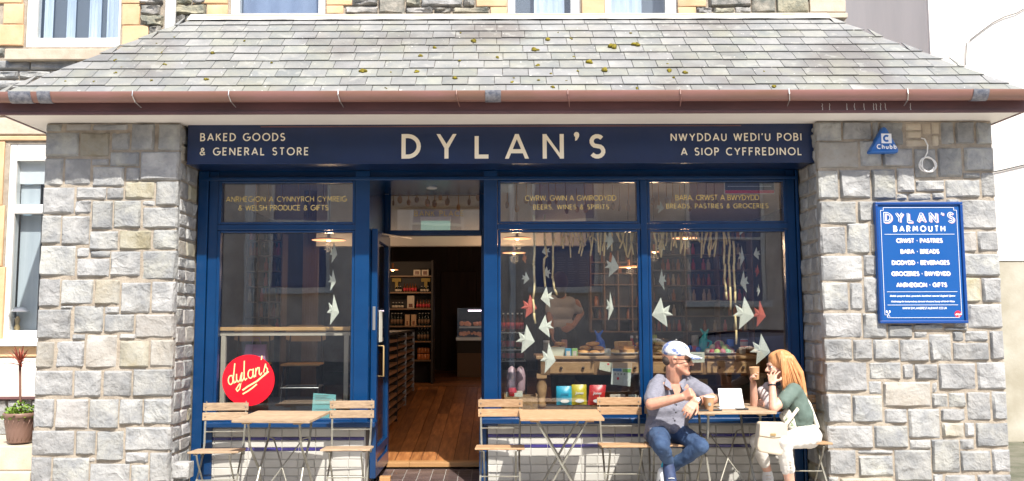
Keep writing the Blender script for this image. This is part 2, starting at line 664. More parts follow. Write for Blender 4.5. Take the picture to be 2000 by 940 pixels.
def slate_mat():
    m = M('slate', (.175, .181, .178), .55, col2=(.26, .256, .232), scale=5, bump=.0025, bscale=45, orand=.13, hue=.03, lo=.35, hi=.7)
    n, l = m.node_tree.nodes, m.node_tree.links
    b = n['Principled BSDF']
    src = b.inputs['Base Color'].links[0].from_socket
    tc = n.new('ShaderNodeTexCoord')
    geo = n.new('ShaderNodeNewGeometry')
    col = src
    for sc, lo, hi, c, f in ((1.1, .52, .64, (.13, .118, .11, 1), .7), (2.3, .55, .68, (.25, .245, .19, 1), .5), (34, .70, .73, (.8, .78, .72, 1), .8), (9, .60, .66, (.32, .32, .29, 1), .5)):
        no = n.new('ShaderNodeTexNoise')
        no.inputs['Scale'].default_value = sc
        no.inputs['Detail'].default_value = 6
        l.new(geo.outputs['Position'], no.inputs['Vector'])
        mr = n.new('ShaderNodeMapRange')
        mr.inputs[1].default_value, mr.inputs[2].default_value = lo, hi
        mr.inputs[4].default_value = f
        l.new(no.outputs[0], mr.inputs[0])
        mx = n.new('ShaderNodeMix')
        mx.data_type = 'RGBA'
        l.new(mr.outputs[0], mx.inputs['Factor'])
        l.new(col, mx.inputs['A'])
        mx.inputs['B'].default_value = c
        col = mx.outputs['Result']
    l.new(col, b.inputs['Base Color'])
    return m


m_slate = slate_mat()

# ================================================================ ground
YW = 7.40          # window plane
YP = 6.95          # front of the stone pillars
YB = 7.75          # front of the old house wall
YS = 7.05          # face of the name board


def gz(x, y):
    return (min(y, 7.4) - 7.4) * .04 + .010 * (x + 1.0)


def sheet(name, x0, x1, y0, y1, dz, mat, nx=2, ny=2, fz=gz, kind='structure'):
    mb = MB()
    for j in range(ny + 1):
        for i in range(nx + 1):
            x, y = x0 + (x1 - x0) * i / nx, y0 + (y1 - y0) * j / ny
            mb.v.append((x, y, fz(x, y) + dz))
    for j in range(ny):
        for i in range(nx):
            k = j * (nx + 1) + i
            mb.f.append((k, k + 1, k + nx + 2, k + nx + 1))
    o = mb.build(name, mat)
    tag(o, kind=kind)
    return o


m_paving = M('concrete_paving', (.50, .46, .41), .9, col2=(.40, .37, .33), scale=1.5, bump=.002, bscale=60, orand=.1)
m_pale_road = M('pale_road', (.40, .38, .34), .9, col2=(.34, .32, .29), scale=3, bump=.004, bscale=150)  # unseen road surface, made pale to bounce fill light onto shaded parts
m_mossy = M('mossy_paving', (.17, .16, .12), .9, col2=(.09, .095, .06), scale=4, bump=.006, bscale=40)
far = sheet('ground', -60, 60, -60, 60, -.30, m_pale_road, 1, 1, lambda x, y: 0)
road = sheet('road', -30, 30, -3.4, 3.6, -.295 + .10, m_pale_road, 1, 1, lambda x, y: 0)
pav = sheet('pavement', -9, 9, 3.7, 7.4, -.012, m_mortar, 6, 6)
random.seed(3)
for j in range(6):
    for i in range(20):
        x0 = -9 + i * .9 + (j % 2) * .45
        y0 = 3.75 + j * .6
        y1 = min(y0 + .59, 7.39)
        if x0 > 8: continue
        mb = MB()
        vs = [(x, y, gz(x, y) + z) for z in (-.02, 0) for x, y in ((x0, y0), (x0 + .89, y0), (x0 + .89, y1), (x0, y1))]
        mb.add(vs, [(0, 3, 2, 1), (4, 5, 6, 7), (0, 1, 5, 4), (1, 2, 6, 5), (2, 3, 7, 6), (3, 0, 4, 7)])
        mb.build('paving_slab', m_paving, pav)
kerb = sheet('kerb', -30, 30, 3.6, 3.7, 0, m_sandp, 1, 1, lambda x, y: -.155)
mb = MB().box(-30, 30, 3.58, 3.72, -.30, -.16)
tag(mb.build('kerb_face', m_sandp, kerb), kind=None)

# ================================================================ stone pillars
LP1 = [(228,88,302,142),(328,90,447,138),(460,90,632,138),(652,88,765,236),(785,88,900,238),(220,150,388,268),(396,150,542,270),(552,150,642,236),(546,248,688,316),(697,245,897,386),(218,278,310,412),(318,278,448,410),(456,282,537,312),(460,320,614,416),(622,322,694,392),(205,422,365,552),(378,422,525,480),(530,425,610,480),(620,395,762,478),(772,393,890,512),(370,486,448,552),(456,490,556,628),(564,488,696,622),(704,488,768,514),(706,520,884,625),(197,562,298,700),(306,565,440,705),(444,640,582,732),(592,636,746,730),(757,632,878,728),(188,712,370,860),(380,722,440,768),(448,738,545,768),(382,776,540,864),(548,740,692,862),(704,736,870,878)]
LP2 = [(182,-65,296,75),(300,-60,460,62),(470,-60,592,62),(600,-45,742,105),(752,-50,862,102),(300,70,358,86),(178,88,348,232),(364,70,510,205),(520,75,590,108),(516,112,662,202),(670,112,858,228),(358,212,418,238),(590,210,670,236),(178,248,264,378),(275,245,415,375),(425,214,578,378),(592,244,735,376),(745,240,852,372),(168,392,356,515),(366,392,498,522),(510,392,650,520),(660,385,848,518),(160,532,266,676),(276,534,434,678),(442,534,584,678),(592,534,704,658),(712,532,846,656),(152,690,364,810),(376,692,470,808),(478,692,610,838),(620,672,842,788),(620,798,732,850),(440,822,472,846),(742,800,840,945),(150,822,250,950),(260,824,438,955),(446,854,640,960),(648,860,734,960),(146,962,300,1080),(310,965,440,1085),(450,970,600,1085),(610,970,730,1085),(740,955,835,1085)]
RP1 = [(98,92,212,190),(222,90,360,182),(368,88,398,182),(405,88,522,212),(534,105,608,138),(534,144,608,175),(616,105,655,155),(664,100,698,155),(664,162,698,218),(534,184,650,220),(708,95,770,208),(780,92,872,205),(882,98,950,208),(112,192,298,328),(308,192,410,316),(418,228,568,318),(578,232,682,372),(692,226,812,370),(824,224,970,340),(100,340,196,478),(206,336,356,474),(364,334,480,480),(490,328,574,444),(584,388,722,440),(730,384,902,472),(910,350,974,468),(820,352,900,376),(546,452,658,486),(488,454,538,484),(666,450,722,478),(92,490,288,605),(296,490,400,590),(740,482,798,600),(808,484,985,628),(84,616,234,752),(242,600,352,750),(360,600,480,745),(790,640,884,742),(892,640,992,738),(84,762,316,884),(325,758,470,858),(780,752,998,862),(84,894,246,1030),(255,894,320,1030),(328,868,470,1030),(780,872,904,990),(912,872,1005,990)]
RP2 = [(770,62,835,180),(330,0,440,100),(78,106,314,226),(322,108,435,228),(445,165,565,228),(572,160,718,190),(574,198,640,230),(842,62,1016,180),(70,236,264,338),(273,238,365,338),(372,238,500,336),(507,238,645,345),(652,212,758,342),(766,196,820,246),(828,195,942,246),(770,254,944,340),(952,195,1022,335),(726,184,838,190),(90,350,342,495),(352,350,510,436),(518,360,572,432),(580,360,690,436),(696,354,880,486),(890,350,1032,484),(352,446,412,506),(422,448,655,570),(664,450,690,500),(664,506,740,570),(748,502,828,572),(836,498,956,640),(964,496,1040,634),(92,508,262,648),(270,516,416,646),(428,582,540,654),(548,582,700,725),(708,582,828,642),(100,666,368,776),(378,666,544,774),(554,736,656,780),(714,652,820,720),(828,652,872,718),(664,734,798,895),(804,732,872,782),(880,650,1050,770),(105,786,286,908),(296,786,470,806),(300,814,470,915),(480,786,660,940),(806,790,955,892),(963,784,1056,892),(668,904,722,960),(728,908,884,1000),(892,908,1062,1000),(112,920,200,1040),(208,925,470,1040),(478,950,660,1060),(668,968,790,1060),(798,1010,960,1080),(968,1010,1064,1080)]


def px_rect(r, ox, oy, k, Y):
    a, b = at(ox + r[0] * k, oy + r[3] * k, Y), at(ox + r[2] * k, oy + r[1] * k, Y)
    mid = oy + (r[1] + r[3]) / 2 * k
    return at(ox + r[0] * k, mid, Y).x, at(ox + r[2] * k, mid, Y).x, a.z, b.z


def fill_face(parent, O, U, wtot, z0, z1, mat, course=.13, wmin=.14, wmax=.28, joint=.012, **kw):
    U = Vector(U)
    z = z0
    while z < z1 - .03:
        h = min(course * random.uniform(.75, 1.2), z1 - z)
        if z1 - z - h < .05: h = z1 - z
        u = 0
        while u < wtot - .02:
            w_ = random.uniform(wmin, wmax)
            if wtot - u - w_ < .07: w_ = wtot - u
            stone(parent, Vector(O) + U * u + Z1 * (z - O[2]), U, Z1, w_ - joint, h - joint,
                  m_stone_warm if random.random() < .12 and mat is m_stone else mat, nx=3, nz=3, **kw)
            u += w_
        z += h


ZS = az(245, YS)      # underside of the soffit
random.seed(11)
piers = {}
for side in (0, 1):
    K = .3937 if not side else .3936
    OX = 0 if not side else 1560
    xo = ax(74, YP, 600) if not side else ax(1957, YP, 600)
    xi = ax(340, YP, 600) if not side else ax(1608, YP, 600)
    t = thing('stone_pillar', ((xo + xi) / 2, (YP + YW) / 2, 0),
              'grey stone block pillar with the potted red palm beyond its outer edge' if not side else 'grey stone block pillar carrying the blue menu board and triangular alarm box', 'pillar',
              'stone pillars either side of the shopfront')
    piers[side] = t
    core = MB().box(min(xo, xi) + .006, max(xo, xi) - .006, YP + .010, YB + .02, -.15, ZS + .004).build('mortar', m_mortar, t)
    xs = []
    for L, oy in (((LP1, 200), (LP2, 570)) if not side else ((RP1, 200), (RP2, 570))):
        for r in L:
            x0, x1, z0, z1 = px_rect(r, OX, oy, K, YP)
            if not side:
                x0 = max(x0, xo); x1 = min(x1, xi) if x1 > xi - .06 else x1
                if x1 > xi - .09: x1 = xi
                if x0 < xo + .05: x0 = xo
            else:
                if x0 < xi + .07: x0 = xi
                if x1 > xo - .06: x1 = xo
            z1 = min(z1, ZS - .004)
            if x1 - x0 < .03: continue
            small = (x1 - x0) * (z1 - z0) < .012
            brick = side and oy == 200 and 530 <= r[0] <= 665 and r[3] <= 222
            warm = random.random() < (.16 if not side else .07)
            stone(t, (x0, YP + random.uniform(-.004, .006), z0), X1, Z1, x1 - x0, z1 - z0,
                  m_sandp if brick else (m_stone_warm if warm else m_stone), nx=3 if small else 5, nz=3 if small else 4,
                  bulge=.004 if brick else (.010 if small else .016), jit=.001 if brick else .0045, name='brick' if brick else 'stone')
    # inner reveal and outer side
    if not side:
        fill_face(t, (xi, YP + .05, -.1), Y1, YW - YP - .05, -.1, ZS - .01, m_stone, wmin=.15, wmax=.24, bulge=.012, d_=.015)
        fill_face(t, (xo, YB, -.1), -Y1, YB - YP - .05, -.1, ZS - .01, m_stone, wmin=.2, wmax=.34, bulge=.012, d_=.015)
    else:
        fill_face(t, (xi, YW, -.1), -Y1, YW - YP - .05, -.1, ZS - .01, m_stone, wmin=.15, wmax=.24, bulge=.012, d_=.015)
        fill_face(t, (xo, YP + .05, -.1), Y1, YB - YP - .05, -.1, ZS - .01, m_stone, wmin=.2, wmax=.34, bulge=.012, d_=.015)
XLI, XRI = ax(340, YP, 600), ax(1608, YP, 600)      # inner faces of the pillars
XLO, XRO = ax(74, YP, 600), ax(1957, YP, 600)
# the protruding foot stone at the left pillar
p = at(375, 918, 7.05)
stone(piers[0], (XLI + .004, 7.0, p.z - .06), X1, Z1, .13, .12, m_stone, d_=.12, bulge=.008)

# ================================================================ canopy roof
YF, YE = 6.65, 6.60
XEL, XER = ax(-13, YE, 183), ax(2014, YE, 178)
ZE = az(184, YE)
YR = 7.75
ZR = az(33, YR)
XRL, XRR = XEL + (YR - YE), XER - (YR - YE)
roof = thing('canopy_roof', (0, 7.2, ZE), 'hipped grey slate roof with yellow moss clumps above the shopfront', 'roof')
slope = Vector((0, YR - YE, ZR - ZE))
SL = slope.length
VS = slope.normalized()
NS = X1.cross(VS)      # outward normal (up and to the front)
# boarding under slates
mb = MB()
mb.add([(XEL, YE, ZE - .01), (XER, YE, ZE - .01), (XRR, YR, ZR - .01), (XRL, YR, ZR - .01),
        (XEL, YR, ZE - .01), (XER, YR, ZE - .01)],
       [(0, 1, 2, 3), (0, 3, 4), (1, 5, 2), (0, 4, 5, 1), (3, 2, 5, 4)])
mb.build('roof_deck', m_darkwood, roof)
NR = 10.25
rowh = SL / NR
random.seed(5)
n_sl = 0
extra = MB()
for r in range(11):
    v0 = r * rowh - .01
    v1 = min(SL, (r + 1) * rowh + .04)
    vis1 = min(SL, (r + 1) * rowh)
    if v0 > SL - .02: break
    hl = lambda v: XEL + (YR - YE) * max(0, v) / SL
    hr = lambda v: XER - (YR - YE) * max(0, v) / SL
    u = hl(v0) - random.uniform(.02, .19)
    while u < hr(v0):
        w_ = random.uniform(.196, .212)
        a0, a1 = max(u, hl(v0)), min(u + w_ - .0045, hr(v0))
        b0, b1 = max(u, hl(v1)), min(u + w_ - .0045, hr(v1))
        u += w_
        if b1 < b0 + .01:
            m_ = (a0 + a1) / 2
            if a1 - a0 < .03: continue
            b0 = b1 = min(max(hl(v1), a0), a1) if a0 < 0 else max(min(hr(v1), a1), a0)
            b0 -= .002; b1 += .002
        if a1 - a0 < .02: continue
        lift = random.uniform(0, .003)
        dv = random.uniform(-.004, .004)
        o0 = Vector((0, YE, ZE))
        P = [o0 + X1 * a0 + VS * (v0 + dv) + NS * (.014 + lift), o0 + X1 * a1 + VS * (v0 + dv + random.uniform(-.003, .003)) + NS * (.014 + lift),
             o0 + X1 * b1 + VS * v1 + NS * (.002 + lift * .3), o0 + X1 * b0 + VS * v1 + NS * (.002 + lift * .3)]
        c = sum(P, Vector()) / 4
        Q = [q - NS * .007 for q in P]
        fs = [(0, 1, 2, 3), (7, 6, 5, 4), (0, 4, 5, 1), (1, 5, 6, 2), (2, 6, 7, 3), (3, 7, 4, 0)]
        if n_sl < 300:
            mb = MB().add([q - c for q in P + Q], fs)
            o = mb.build('slate', m_slate)
            o.parent = roof
            o.location = c - roof.location
        else:
            extra.add(P + Q, fs)
        n_sl += 1
if extra.v:
    tag(extra.build('top_slates', m_slate, roof), kind='stuff')
# side slopes
for sgn, xe, xr in ((-1, XEL, XRL), (1, XER, XRR)):
    mb = MB()
    for r in range(10):
        f0, f1 = r / 10, (r + 1) / 10
        for i in range(8):
            g0, g1 = i / 8, (i + 1) / 8
            P = []
            for f, g in ((f0, g0), (f0, g1), (f1, g1), (f1, g0)):
                y0 = YE + (YR - YE) * f
                y = y0 + (YR - y0) * g
                P.append(Vector((xe + (xr - xe) * f, y, ZE + (ZR - ZE) * f + (-.006 if f == f0 else -.014))))
            k = len(mb.v)
            mb.v += [tuple(q) for q in P]
            mb.f.append((k, k + 1, k + 2, k + 3))
    tag(mb.build('hip_slates', m_slate, roof), kind='stuff')
# flashing along the top
mb = MB()
xs = [XRL - .06 + (XRR - XRL + .10) * i / 40 for i in range(41)]
for i in range(40):
    j0, j1 = .006 * math.sin(i * 1.9), .006 * math.sin((i + 1) * 1.9)
    mb.add([(xs[i], YR - .10 + j0, ZR - .055), (xs[i + 1], YR - .10 + j1, ZR - .055), (xs[i + 1], YR - .001, ZR + .03), (xs[i], YR - .001, ZR + .03)], [(0, 1, 2, 3)])
mb.build('lead_flashing', m_lead, roof)
# moss
moss = [(468,61,3),(341,76,5),(478,83,6),(306,88,4),(317,105,5),(416,106,7),(226,120,6),(323,129,6),(239,134,4),(227,145,6),(128,162,5),(184,162,5),(296,160,6),(404,158,8),
        (900,67,5),(923,84,11),(848,96,7),(821,112,8),(972,115,7),(532,125,6),(898,122,6),(709,142,12),(763,144,4),(815,143,9),(890,155,9),(754,175,5),
        (1069,80,11),(1116,78,6),(1045,101,13),(1090,66,4),(1194,94,15),(1232,67,6),(1243,90,12),(1122,114,6),(1151,125,12),(1180,141,13),(1049,131,8),(1076,147,6),(1129,142,5),(1303,127,5),(1308,141,10),(1338,145,10),(1316,155,6),(1052,160,6),(1080,173,7),(1243,175,6),(1106,160,4),(1491,142,4),(1512,172,8),(1000,164,7),(1003,155,4)]
for i, (px, py, d) in enumerate(moss):
    D = (at(px, py, 1) - Vector((0, 0, H)))
    t_ = (Vector((0, YE, ZE)) - Vector((0, 0, H))).dot(NS) / D.dot(NS)
    c = Vector((0, 0, H)) + D * t_
    r_ = d * .46 * c.y / 1700 * 1.45
    mb = MB()
    for k in range(7 if d > 6 else 3):
        a_ = random.uniform(0, 6.28)
        q_ = random.uniform(.1, .75) * r_
        oo = X1 * (math.cos(a_) * q_) + VS * (math.sin(a_) * q_ * 1.2)
        e_ = r_ * random.uniform(.35, .62)
        mb.ell(c + oo + NS * (.010 + .25 * r_ - .2 * q_), (e_ * random.uniform(.8, 1.2), e_, e_ * .8), n=8, m=6)
    mb.build('moss_clump', m_moss, roof, smooth=True)
# gutter: a half-round trough with a rim
g0 = YE - .02
rg = .052
zc = az(183, 6.55)


def gutter_prof(x):
    P = []
    for i in range(9):
        a = R(180 + 180 * i / 8)
        P.append((x, 6.555 + .01 + rg * math.cos(a), zc + rg * 1.15 * math.sin(a)))
    return [(x, 6.555 + .01 - rg, zc + .014), (x, 6.555 + .01 - rg - .006, zc + .014), (x, 6.555 + .01 - rg - .006, zc)] + P[1:] + [(x, 6.565 + rg, zc + .01), (x, 6.565 + rg - .008, zc + .01)] + \
        [(x, 6.565 + (rg - .008) * math.cos(R(360 - 180 * i / 8)), zc + (rg - .008) * 1.15 * math.sin(R(360 - 180 * i / 8))) for i in range(9)]


def sweep(xs, prof):
    mb = MB()
    n = len(prof(xs[0]))
    for x in xs: mb.v += prof(x)
    for i in range(len(xs) - 1):
        for j in range(n):
            a, b = i * n + j, i * n + (j + 1) % n
            mb.f.append((a, b, b + n, a + n))
    mb.f.append(tuple(range(n)))
    mb.f.append(tuple(range((len(xs) - 1) * n, len(xs) * n)))
    return mb


gut = sweep([XEL - .01 + (XER - XEL + .02) * i / 24 for i in range(25)], gutter_prof).build('gutter', m_gutter, roof, auto=True)
for px in (258, 446, 660, 891, 1109, 1329, 1542, 1774):
    x = ax(px, 6.5, 192)
    MB().tube([(x, 6.6, zc + .012), (x, 6.505, zc + .018), (x, 6.498, zc - .02), (x + .01, 6.53, zc - .062), (x + .022, 6.62, zc - .085)], .0042, 6).build('gutter_bracket', m_gutter if px % 2 else m_steel, gut)
for px, wd in ((955, .12), (1911, .12), (75, .10), (28, .17)):
    x = ax(px + 8, 6.5, 192)
    sweep([x - wd / 2, x, x + wd / 2], lambda x: [(x, y + (y - 6.565) * .09, zc + (z - zc) * 1.09) for (_, y, z) in gutter_prof(x)[:14]] + [(x, y, z) for (_, y, z) in gutter_prof(x)[14:]]).build('gutter_tape', m_tape, gut, auto=True)
# fascia board and soffit
ZF0 = az(222, YF)
mb = MB().box(XEL + .02, XER - .02, YF, YF + .022, ZF0, ZE + .0)
mb.box(XEL + .02, XEL + .042, YF + .022, YR, ZF0, ZE - .004)
mb.box(XER - .042, XER - .02, YF + .022, YR, ZF0, ZE - .004)
mb.build('fascia_board', m_maroon, roof, bev=.003)
MB().box(XEL + .022, XER - .022, YF - .006, YF - .001, ZF0 + .001, ZF0 + .02).build('fascia_bead', m_maroon, roof)
# pale drip marks on the fascia
mb = MB()
for px in (1606, 1620, 1654, 1669, 1688, 1706, 1711, 1720, 1729, 1778):
    x = ax(px, YF, 210)
    z = ZF0 + .075
    pts = []
    for k in range(7):
        pts.append((x + random.uniform(-.004, .004), z - k * .0115 - random.uniform(0, .003)))
    for k in range(6):
        w2 = .002 + .0016 * (k > 3)
        mb.add([(pts[k][0] - w2, YF - .0015, pts[k][1]), (pts[k][0] + w2, YF - .0015, pts[k][1]), (pts[k + 1][0] + w2, YF - .0015, pts[k + 1][1]), (pts[k + 1][0] - w2, YF - .0015, pts[k + 1][1])], [(0, 1, 2, 3)])
mb.build('lime_drips', m_white, roof)
MB().box(XEL + .03, XER - .03, YF + .022, YR, ZF0 + .006, ZF0 + .02).build('soffit', m_soffit, roof)
ZS = ZF0 + .006

# ================================================================ old house behind
m_curt = M('net_curtain', (.62, .66, .70), .9, col2=(.42, .47, .54), scale=3, stretch=(6, 1, .4))
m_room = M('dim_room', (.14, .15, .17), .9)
house = thing('stone_house', (0, YB + .2, 0), 'old rubble stone house with orange sandstone quoins behind the slate roof', 'house')
XH1 = ax(1655, YB, 20)


def holed(x0, x1, z0, z1, y0, y1, holes):
    """a wall slab with rectangular openings (hx0, hx1, hz0, hz1), none overlapping in x"""
    mb = MB()
    x = x0
    for a, b, c, d in sorted(holes):
        mb.box(x, a, y0, y1, z0, z1)
        if c > z0: mb.box(a, b, y0, y1, z0, c)
        if d < z1: mb.box(a, b, y0, y1, d, z1)
        x = b
    return mb.box(x, x1, y0, y1, z0, z1)


def hole(px0, px1, top, bot):
    return (ax(px0, YB, 20) + .01, ax(px1, YB, 20) - .01, az(bot, YB) + .01, az(top, YB) - .01)


holed(-7.5, XH1 - .01, ZS + .1, 6.5, YB + .03, YB + .30, [hole(46, 236, -250, 90), hole(446, 636, -250, 29), hole(991, 1136, -250, 29), hole(1181, 1326, -250, 29)]).build('upper_wall', m_mortar, house)
_h = (ax(6, YB, 450) + .01, XLO - .32, az(662, YB) + .01, az(275, YB) - .01)
holed(-7.5, XLO - .3, -.1, ZS + .1, YB + .03, YB + .30, [_h]).build('lower_wall', m_mortar, house)
# upper wall: courses described in pixels at x, from y=0..; anything above the frame continues


def hrect(px0, px1, py0, py1, mat, name='stone', bulge=.02, **kw):
    a = at((px0 + px1) / 2, py1, YB).z
    b = at((px0 + px1) / 2, py0, YB).z
    m_ = (py0 + py1) / 2
    x0, x1 = at(px0, m_, YB).x, at(px1, m_, YB).x
    return stone(house, (x0, YB + .01, a), X1, Z1, x1 - x0 - .006, b - a - .006, mat, bulge=bulge, name=name, **kw)


def flat_rect(px0, px1, py0, py1, name='quoin', mat=None):
    return hrect(px0, px1, py0, py1, mat or m_sand, name, bulge=.002, jit=.0006, nx=3, nz=3, edge=.004, d_=.04)


random.seed(21)
# left window surround
for y0, y1, x0, x1 in ((-250, -190, -20, 45), (-190, -120, 0, 45), (-120, -62, -20, 45), (-62, 5, -8, 45), (5, 46, 5, 45), (46, 88, -12, 45)):
    flat_rect(x0, x1, y0, y1)
for y0, y1, x1 in ((-250, -200, 272), (-200, -140, 290), (-140, -90, 272), (-90, -42, 290), (-42, 6, 284), (6, 48, 273), (48, 90, 289)):
    flat_rect(237, x1, y0, y1)
flat_rect(-30, 300, -330, -252, 'lintel')


def rubble(px0, px1, py0, py1, course=17):
    y = py1
    while y > py0:
        h = course * random.uniform(.8, 1.6)
        x = px0
        while x < px1:
            w_ = random.uniform(30, 62)
            if px1 - x - w_ < 18: w_ = px1 - x
            hrect(x, x + w_, max(y - h, py0), y, m_dark if random.random() > .06 else m_sandp, bulge=.030, nx=4, nz=3, jit=.009)
            x += w_
        y -= h


for r in ((275, 318, -90, -45), (290, 318, -45, -10), (272, 318, -8, 6), (274, 313, 8, 28), (274, 318, 28, 49), (290, 314, 49, 68)):
    hrect(r[0], r[1], r[2], r[3], m_dark, bulge=.03, jit=.009)
for r in ((343, 374, -12, 6), (374, 402, -20, 6), (343, 402, 8, 28), (343, 362, 28, 56), (362, 400, 28, 52), (343, 404, -70, -24), (343, 385, -130, -74)):
    hrect(*r, m_dark, bulge=.03, jit=.009)
for y0, y1, x0 in ((-250, -190, 400), (-190, -130, 388), (-130, -72, 404), (-72, -22, 388), (-22, 6, 376), (7, 32, 403)):
    flat_rect(x0, 445, y0, y1)
for y0, y1, x1 in ((-250, -190, 690), (-190, -130, 672), (-130, -60, 690), (-60, -2, 672), (-2, 9, 688), (9, 26, 671)):
    flat_rect(637, x1, y0, y1)
for r in ((688, 738, -6, 9), (675, 738, 11, 26), (740, 791, -22, 26), (793, 822, -10, 11), (823, 904, -8, 11), (905, 928, -8, 11), (793, 846, 13, 26), (849, 881, 13, 26), (885, 956, 13, 26)):
    hrect(*r, m_dark, bulge=.03, jit=.009)
rubble(690, 928, -250, -12)
for y0, y1, x0 in ((-250, -190, 930), (-190, -130, 945), (-130, -60, 930), (-60, -10, 945), (-10, 12, 930), (12, 27, 958)):
    flat_rect(x0, 991, y0, y1)
flat_rect(1135, 1181, -250, 28, 'mullion')
for y0, y1, x1 in ((-250, -190, 1385), (-190, -130, 1368), (-130, -60, 1385), (-60, -2, 1368), (-2, 12, 1381), (12, 28, 1361)):
    flat_rect(1325, x1, y0, y1)
for r in ((1385, 1468, -20, 11), (1362, 1393, 13, 27), (1395, 1436, 14, 27), (1438, 1468, 12, 27), (1470, 1516, -30, 24), (1518, 1580, -30, 24)):
    hrect(*r, m_dark if r[0] < 1475 or r[0] > 1510 else m_stone, bulge=.03, jit=.009)
rubble(1386, 1580, -250, -32)
rubble(292, 388, -330, -132)
for y0, y1, x0 in ((-250, -190, 1590), (-190, -110, 1570), (-110, -50, 1590), (-50, -2, 1572), (-2, 23, 1583)):
    flat_rect(x0, 1654, y0, y1, mat=m_sandp)
flat_rect(1606, 1652, 26, 44, mat=m_lead)
flat_rect(380, 1640, -330, -252, 'string_course')
# continuous sill band above the roof
mb = MB().box(ax(405, YB, 30), ax(1652, YB, 30), YB - .045, YB + .06, az(37, YB - .04), az(27, YB - .04))
mb.build('sill_band', m_sandp, house, bev=.006)


def upper_window(px0, px1, gx0, gx1, py1, gy1, top, mat_in, cur=True):
    """white sash seen to px0..px1, glass gx0..gx1, frame foot py1, glass foot gy1, all at YB"""
    yb = YB + .05
    x0, x1, g0, g1 = (ax(v, yb, 20) for v in (px0, px1, gx0, gx1))
    z0, zg = az(py1, yb), az(gy1, yb)
    zt = az(top, yb)
    w_ = MB()
    w_.box(x0, g0, yb, yb + .08, z0, zt).box(g1, x1, yb, yb + .08, z0, zt).box(g0, g1, yb, yb + .08, z0, zg).box(g0, g1, yb, yb + .08, zt - .07, zt)
    zm = (zg + zt) / 2 + .1
    w_.box(g0, g1, yb + .01, yb + .07, zm - .025, zm + .025)
    f = w_.build('window', m_white, house, bev=.006)
    MB().box(g0, g1, yb + .03, yb + .036, zg, zt - .07).build('pane', m_glass2, f)
    MB().box(x0 + .01, x1 - .01, yb + .22, yb + .26, z0, zt).build('dark_room', m_room, f)
    if cur:
        for a, b in cur:
            mb = MB()
            n = 14
            for i in range(n + 1):
                x = g0 + (g1 - g0) * (a + (b - a) * i / n)
                y = yb + .13 + .012 * math.sin(i * 1.7)
                mb.v += [(x, y, zg), (x, y, zt)]
            for i in range(n): mb.f.append((2 * i, 2 * i + 2, 2 * i + 3, 2 * i + 1))
            mb.build('curtain', mat_in, f, smooth=True)
    return f


upper_window(46, 236, 73, 232, 90, 72, -250, m_curt, ((.0, .12), (.28, .40), (.56, .72), (.78, 1.0)))
upper_window(446, 636, 467, 622, 26, 25, -250, M('slatted_blind', (.16, .19, .28), .6, col2=(.2, .24, .34), scale=3), ((0.0, 1.0),))
upper_window(991, 1136, 1006, 1115, 29, 28, -250, m_curt, ((.35, .9),))
upper_window(1181, 1326, 1193, 1300, 29, 28, -250, m_curt, ((.0, .6),))
# sill of the left window
MB().box(ax(10, YB - .05, 103), ax(262, YB - .05, 103), YB - .06, YB + .1, az(114, YB - .06), az(93, YB - .06)).build('window_sill', m_sandp, house, bev=.006)
for r in ((-40, 57, 117, 135), (58, 152, 117, 135), (-40, 35, 137, 152), (36, 96, 137, 152), (97, 150, 137, 152), (-60, 60, 155, 172), (-60, 20, 174, 190), (-60, -15, 92, 115), (-14, 8, 92, 108), (-70, -12, 30, 90), (-90, -22, -40, 28)):
    hrect(*r, m_stone if r[2] > 100 else m_dark, bulge=.02, jit=.008)
# downpipe
xdp = ax(332, YB - .07, 30)
MB().tube([(xdp, YB - .06, az(75, YB)), (xdp, YB - .06, 6.4)], .048, 12).build('downpipe', m_white, house, auto=True)
# ground floor left bay
for r in ((-80, 60, 196, 226), (-40, 95, 228, 262), (-120, -42, 228, 262)):
    flat_rect(*r, name='stone', mat=m_sandp)
flat_rect(-60, 95, 264, 274, 'lintel')
flat_rect(-30, 6, 275, 400); flat_rect(-48, 6, 400, 520); flat_rect(-30, 6, 520, 665)
yb = YB + .04
f = MB()
fx = lambda px: ax(px, yb, 450)
f.box(fx(6), fx(26), yb, yb + .09, az(662, yb), az(275, yb)).box(fx(26), fx(200), yb, yb + .09, az(312, yb), az(276, yb)) \
    .box(fx(26), fx(200), yb, yb + .09, az(415, yb), az(397, yb)).box(fx(26), fx(200), yb - .004, yb + .09, az(662, yb), az(643, yb)) \
    .box(fx(150), fx(200), yb + .002, yb + .085, az(660, yb), az(300, yb))
gw = f.build('window', m_white, house, bev=.006)
MB().box(fx(26), fx(150), yb + .03, yb + .036, az(643, yb), az(312, yb)).build('pane', m_glass2, gw)
MB().box(fx(-10), fx(260), yb + .6, yb + .64, az(680, yb), az(270, yb)).build('room_wall', m_room, gw)
m_net = M('pale_voile', (.5, .53, .54), .9, col2=(.6, .62, .62), scale=2, stretch=(8, 1, .3))
MB().box(fx(26), fx(66), yb + .12, yb + .13, az(643, yb), az(415, yb)).build('curtain', m_net, gw)
MB().box(fx(26), fx(64), yb + .10, yb + .11, az(397, yb), az(355, yb)).build('curtain', m_net, gw)
MB().box(fx(26), fx(140), yb + .07, yb + .09, az(355, yb), az(312, yb)).build('roller_blind', m_white, gw)
MB().box(fx(-40), fx(120), YB - .05, YB + .12, az(674, YB - .05), az(660, YB - .05)).build('window_sill', m_white, house, bev=.005)
flat_rect(-60, 120, 676, 697, 'apron_stone')
MB().box(ax(-120, YB, 730), XLO - .28, YB - .01, YB + .03, az(772, YB), az(698, YB)).build('white_panel', m_render_w, house)
MB().box(ax(-120, YB, 730), XLO - .28, YB - .03, YB + .03, az(777, YB), az(772, YB)).build('plinth_strip', m_maroon, house)
